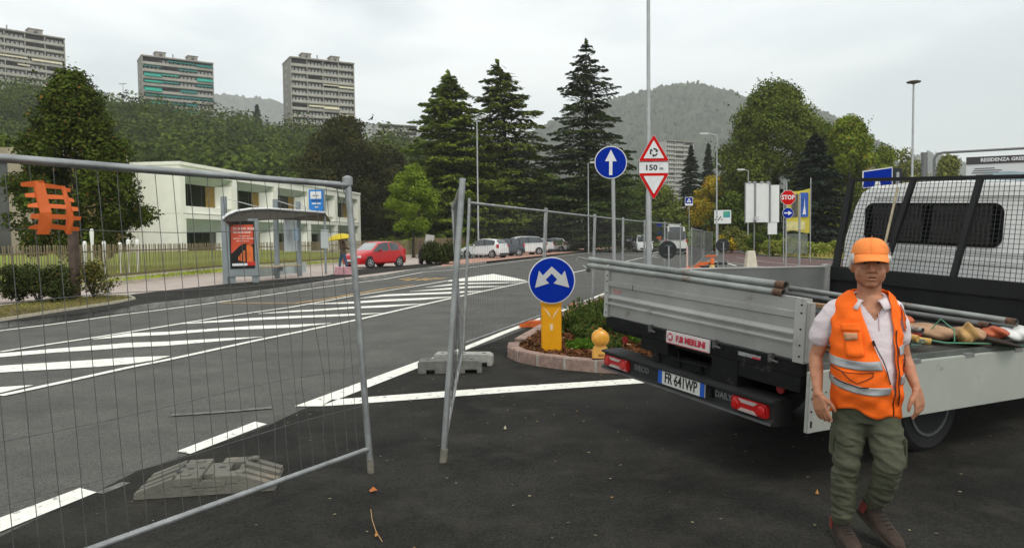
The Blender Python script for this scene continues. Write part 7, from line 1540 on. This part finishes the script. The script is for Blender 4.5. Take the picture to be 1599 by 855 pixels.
# vest
m_vest=mat('vest_orange',(.95,.155,.018),.75,0,.06,5,.35,30,spec=.08); m_ref=mat('reflective_grey',(.33,.34,.34),.42,.25,.10,14,.2,60); m_pip=mat('vest_piping',(.02,.012,.012),.7)
XL=lambda z: float(np.interp(z,[.60,.82,.90,1.07,1.28,1.34],[.108,.108,.085,.013,-.055,-.075]))
XR=lambda z: float(np.interp(z,[.60,.82,.90,1.13,1.28,1.34],[.114,.114,.117,.108,.092,.085]))
hem=lambda th: .70+.03*math.cos(th*2+.5)-.045*math.exp(-((th-.15)/.35)**2)
def voff(th,z): return .010+.007*math.sin(th*3.3+z*11+1)*max(0,1.08-z)*2.2+.012*max(0,(1.0-z)*2.2)+.0045*math.sin(th*7+z*9)*max(.2,(1.15-z)*2)+.003*math.sin(z*60+th*4)
b=MB(); NZ=44; NT=92; ids={}
for j in range(NZ+1):
    for i in range(NT+1):
        u=i/NT; v=j/NZ
        zt=1.318; z=.0
        # angle: from right edge of the opening, round the back, to the left edge
        z=.70+(zt-.70)*v
        a0=th_of_x(XR(z),min(z,1.30)); a1=th_of_x(XL(z),min(z,1.30))+math.tau; th=a0+(a1-a0)*u
        thn=th if th<math.pi else th-math.tau; zb=hem(thn) if abs(thn)<math.pi else .7
        z=zb+(zt-zb)*v; p=tor(th,min(z,1.305),voff(thn,z)); p.z=min(p.z,1.318)
        if z>1.22: p.z+=.008
        ids[(i,j)]=len(b.v); b.v.append(tuple(p))
for j in range(NZ):
    for i in range(NT):
        c=[Vector(b.v[ids[q]]) for q in ((i,j),(i+1,j),(i+1,j+1),(i,j+1))]; m_=sum(c,Vector())/4
        # armholes
        kill=False
        for sx_ in (-1,1):
            ax,az=(.188 if sx_>0 else -.190),1.125
            if m_.x*sx_>.10 and ((m_.y-.025)/.075)**2+((m_.z-az)/.105)**2<1: kill=True
        if not kill: b.f.append((ids[(i,j)],ids[(i+1,j)],ids[(i+1,j+1)],ids[(i,j+1)]))
vest=b.build('vest',m_vest,man,60,fix=True); s=vest.modifiers.new('s','SOLIDIFY'); s.thickness=.004; s.offset=1
def surf_tube(pts,r,nm,m_,off=.006):
    b=MB(); P=[]
    for x,z in pts: th=th_of_x(x,z); P.append(tor(th,z,voff(th,z)+off))
    b.tube(P,r,6); return b.build(nm,m_,vest,60)
def dens(pts,n=6):
    o=[]
    for a,c in zip(pts[:-1],pts[1:]):
        for k in range(n): o.append((a[0]+(c[0]-a[0])*k/n,a[1]+(c[1]-a[1])*k/n))
    return o+[pts[-1]]
def surf_patch(poly_fn,nm,m_,off,nu=14,nv=6):
    rows=[]
    for j in range(nv+1):
        row=[]
        for i in range(nu+1):
            x,z=poly_fn(i/nu,j/nv); th=th_of_x(x,z) if abs(x)<.178 else None
            row.append(tor(th,z,voff(th,z)+off))
        rows.append(row)
    b=MB(); b.grid(rows); o=b.build(nm,m_,vest,60); s=o.modifiers.new('s','SOLIDIFY'); s.thickness=.002; return o
P2=lambda px,py:(mx_(px),mz_(py))
def quadfn(A,B,C_,D_): return lambda u,v:((A[0]*(1-u)+B[0]*u)*(1-v)+(D_[0]*(1-u)+C_[0]*u)*v,(A[1]*(1-u)+B[1]*u)*(1-v)+(D_[1]*(1-u)+C_[1]*u)*v)
def curved(A,B,C_,D_,sag): 
    f=quadfn(A,B,C_,D_); return lambda u,v:(f(u,v)[0],f(u,v)[1]-sag*math.sin(math.pi*u))
surf_patch(curved(P2(1303,553),P2(1369,557),P2(1372,571),P2(1303,566),.012),'reflective_band',m_ref,.006)
surf_patch(curved(P2(1303,583),P2(1383,597),P2(1381,609),P2(1303,594),.022),'reflective_band',m_ref,.006)
surf_patch(quadfn(P2(1393,537),P2(1408,533),P2(1408,546),P2(1393,550)),'reflective_band',m_ref,.006,6)
surf_patch(quadfn(P2(1394,580),P2(1408,577),P2(1408,590),P2(1394,594)),'reflective_band',m_ref,.006,6)
surf_patch(quadfn(P2(1321,505),P2(1344,503),P2(1349,551),P2(1326,553)),'chest_pocket',m_vest,.010,6,6); surf_patch(quadfn(P2(1320,503),P2(1343,501),P2(1344,513),P2(1321,515)),'pocket_flap',m_vest,.015,6,3)
surf_patch(quadfn(P2(1324,517),P2(1340,516),P2(1341,526),P2(1325,529)),'card_window',mat('card_tan',(.50,.26,.14),.5),.015,4,3)
surf_patch(quadfn(P2(1396,477),P2(1408,477),P2(1409,515),P2(1402,515)),'chest_pocket',m_vest,.011,5,6)
surf_tube(dens([P2(1396,475),P2(1400,492),P2(1404,514)]),.002,'piping',m_pip,.012)
surf_tube(dens([P2(1359,528),P2(1372,556),P2(1382,592)]),.0028,'zip',m_pip); surf_tube(dens([P2(1389.5,512),P2(1391,560),P2(1391.5,605),P2(1393,628)]),.0028,'zip',m_pip)
surf_tube(dens([P2(1308,569),P2(1325,577),P2(1345,577),P2(1360,575),P2(1359,581),P2(1340,593),P2(1332,588),P2(1322,577)]),.0023,'piping',m_pip,.008)
surf_tube(dens([P2(1313,588),P2(1328,594),P2(1342,598),P2(1354,598)]),.003,'piping',m_pip,.008)
surf_tube(dens([P2(1399,558),P2(1403,553),P2(1408,552),P2(1407,566),P2(1406,572)]),.0022,'piping',m_pip,.008)
b=MB(); th=th_of_x(mx_(1360),mz_(531)); q=tor(th,mz_(531),.022); b.box(q,(.012,.006,.028),Matrix.Rotation(-.35,3,'Y')); b.build('zip_pull',m_pip,vest)
# trousers
m_trs=mat('olive_trousers',(.072,.076,.048),.9,0,.22,9,.35,60); tb=MB()
ell(tb,(.0,.01,.74),(.150,.120,.13),14); ovals(tb,[(0,.01,.64,.145,.105),(0,.01,.72,.150,.12),(0,.01,.80,.142,.118),(0,.01,.84,.135,.11)],24)
limb(tb,[(-.070,.005,.70),(-.080,-.01,.56),(-.092,-.035,.42),(-.100,-.01,.25),(-.104,.01,.115)],[.088,.080,.066,.058,.050],22)
limb(tb,[(.072,.0,.70),(.092,-.03,.57),(.104,-.085,.445),(.076,-.01,.28),(.045,.06,.185)],[.087,.081,.070,.058,.048],22)
ell(tb,(-.092,-.05,.42),(.060,.055,.07),12); ell(tb,(.104,-.098,.45),(.060,.055,.07),12)
for z in (.30,.22,.16,.13): ell(tb,(-.102,.0,z),(.058,.058,.018),10)
for (x,y,z) in ((.085,-.02,.33),(.070,.01,.27),(.055,.04,.225)): ell(tb,(x,y,z),(.061,.060,.018),10)
def trw(me):
    me.update(); nr=[v.normal.copy() for v in me.vertices]
    for v,nn in zip(me.vertices,nr):
        z=v.co.z; k=1.0 if z<.62 else .45; p=Vector((v.co.x*7,v.co.y*7,z*19+v.co.x*6)); q=mnoise.noise(p)+.5*mnoise.noise(p*2+Vector((5,2,1))); v.co+=nn*((1-abs(q)*2.4)*.0075*k)
trs=remesh(tb,'trousers',m_trs,man,.0068,4,trw)
b=MB(); P=[Vector((-.182,-.02,.60)),Vector((-.170,-.07,.545)),Vector((-.125,-.112,.525)),Vector((-.085,-.118,.530))]; P=[p*1.0+Vector((.022,0,0)) for p in P]; b.tube(P,.004,6); b.build('pocket_seam',mat('dark_olive',(.02,.022,.015),.9),trs)
b=MB(); b.box((-.158,-.01,.53),(.022,.10,.14),Matrix.Rotation(.06,3,'Y')); b.build('cargo_pocket',m_trs,trs,bevel=.008)
b=MB(); b.box((.176,-.04,.50),(.018,.10,.15)); b.build('cargo_pocket',m_trs,trs,bevel=.008)
b=MB(); 
for i in range(2): pass
# shoes
m_shoe=mat('shoe_leather',(.045,.030,.022),.8,0,.45,16,.4,50); m_shr=mat('shoe_red',(.23,.045,.035),.8,0,.3,12); m_sole=mat('shoe_sole',(.05,.045,.035),.85,0,.4,12)
def shoe(M,parent,nm):
    b=MB(); secs=[]
    prof_=[(.095,.036,.030,.098),(.06,.044,.034,.105),(.01,.045,.036,.098),(-.05,.047,.034,.078),(-.10,.050,.030,.062),(-.145,.047,.026,.052),(-.175,.034,.020,.042),(-.190,.015,.014,.030)]
    rows=[]
    for y,w,_,h in prof_:
        rows.append([(w*math.cos(a)*(1 if math.sin(a)<.5 else .9),y,max(.012,.016+(h-.016)*max(0,math.sin(a))**.7)) for a in [math.pi*k/12 for k in range(13)]])
    b.grid(rows); b.f.append(tuple(range(13))); b.f.append(tuple(7*13+k for k in range(13))); o=b.build('shoe',m_shoe,parent,60); o.matrix_local=M
    b=MB(); pts=[]
    for sg in (1,-1):
        for y,w,_,h in (prof_ if sg>0 else prof_[::-1]): pts.append((sg*(w+.004),y-(.004 if y<-.15 else -.004 if y>.09 else 0)))
    b.prism(pts,0,.02); b.build('sole',m_sole,o,bevel=.004)
    b=MB(); limb(b,[(0,.055,.10),(0,.06,.15)],[.043,.046],12); b.build('ankle_cuff',m_shoe,o,60)
    b=MB()
    for i in range(5): y=-.005-.022*i; h=float(np.interp(-y,[-p[0] for p in prof_],[p[3] for p in prof_])); b.tube([(-.022,y,h-.002),(0,y-.004,h+.006),(.022,y,h-.002)],.0028,5)
    b.build('lace',mat('lace_dark',(.03,.03,.03),.8),o)
    b=MB(); b.prism_x([(.088,.03),(.05,.03),(.045,.095),(.088,.09)],-.0475,-.036); b.prism_x([(.088,.03),(.05,.03),(.045,.095),(.088,.09)],.036,.0475); b.build('heel_patch',m_shr,o,bevel=.003); 
    return o
shoe(Matrix.Translation((-.098,.0,.0))@Matrix.Rotation(math.radians(12),4,'Z'),man,'l')
shoe(Matrix.Translation((.052,.035,.085))@Matrix.Rotation(math.radians(38),4,'Z')@Matrix.Rotation(math.radians(25),4,'X'),man,'r')
# ================================================================== AIR
hzm=bpy.data.materials.new('haze'); hzm.use_nodes=True; n=hzm.node_tree.nodes; n.clear(); vo=n.new('ShaderNodeVolumePrincipled'); vo.inputs['Color'].default_value=(.97,.985,.97,1); vo.inputs['Density'].default_value=HAZE_D; vo.inputs['Anisotropy'].default_value=0
oo=n.new('ShaderNodeOutputMaterial'); hzm.node_tree.links.new(vo.outputs[0],oo.inputs['Volume'])
b=MB(); b.bx(-3200,3200,-300,3300,-6,700); hz_o=b.build('haze',hzm); tag(hz_o,'thin pale mist in the air over the whole scene','haze',kind='stuff')
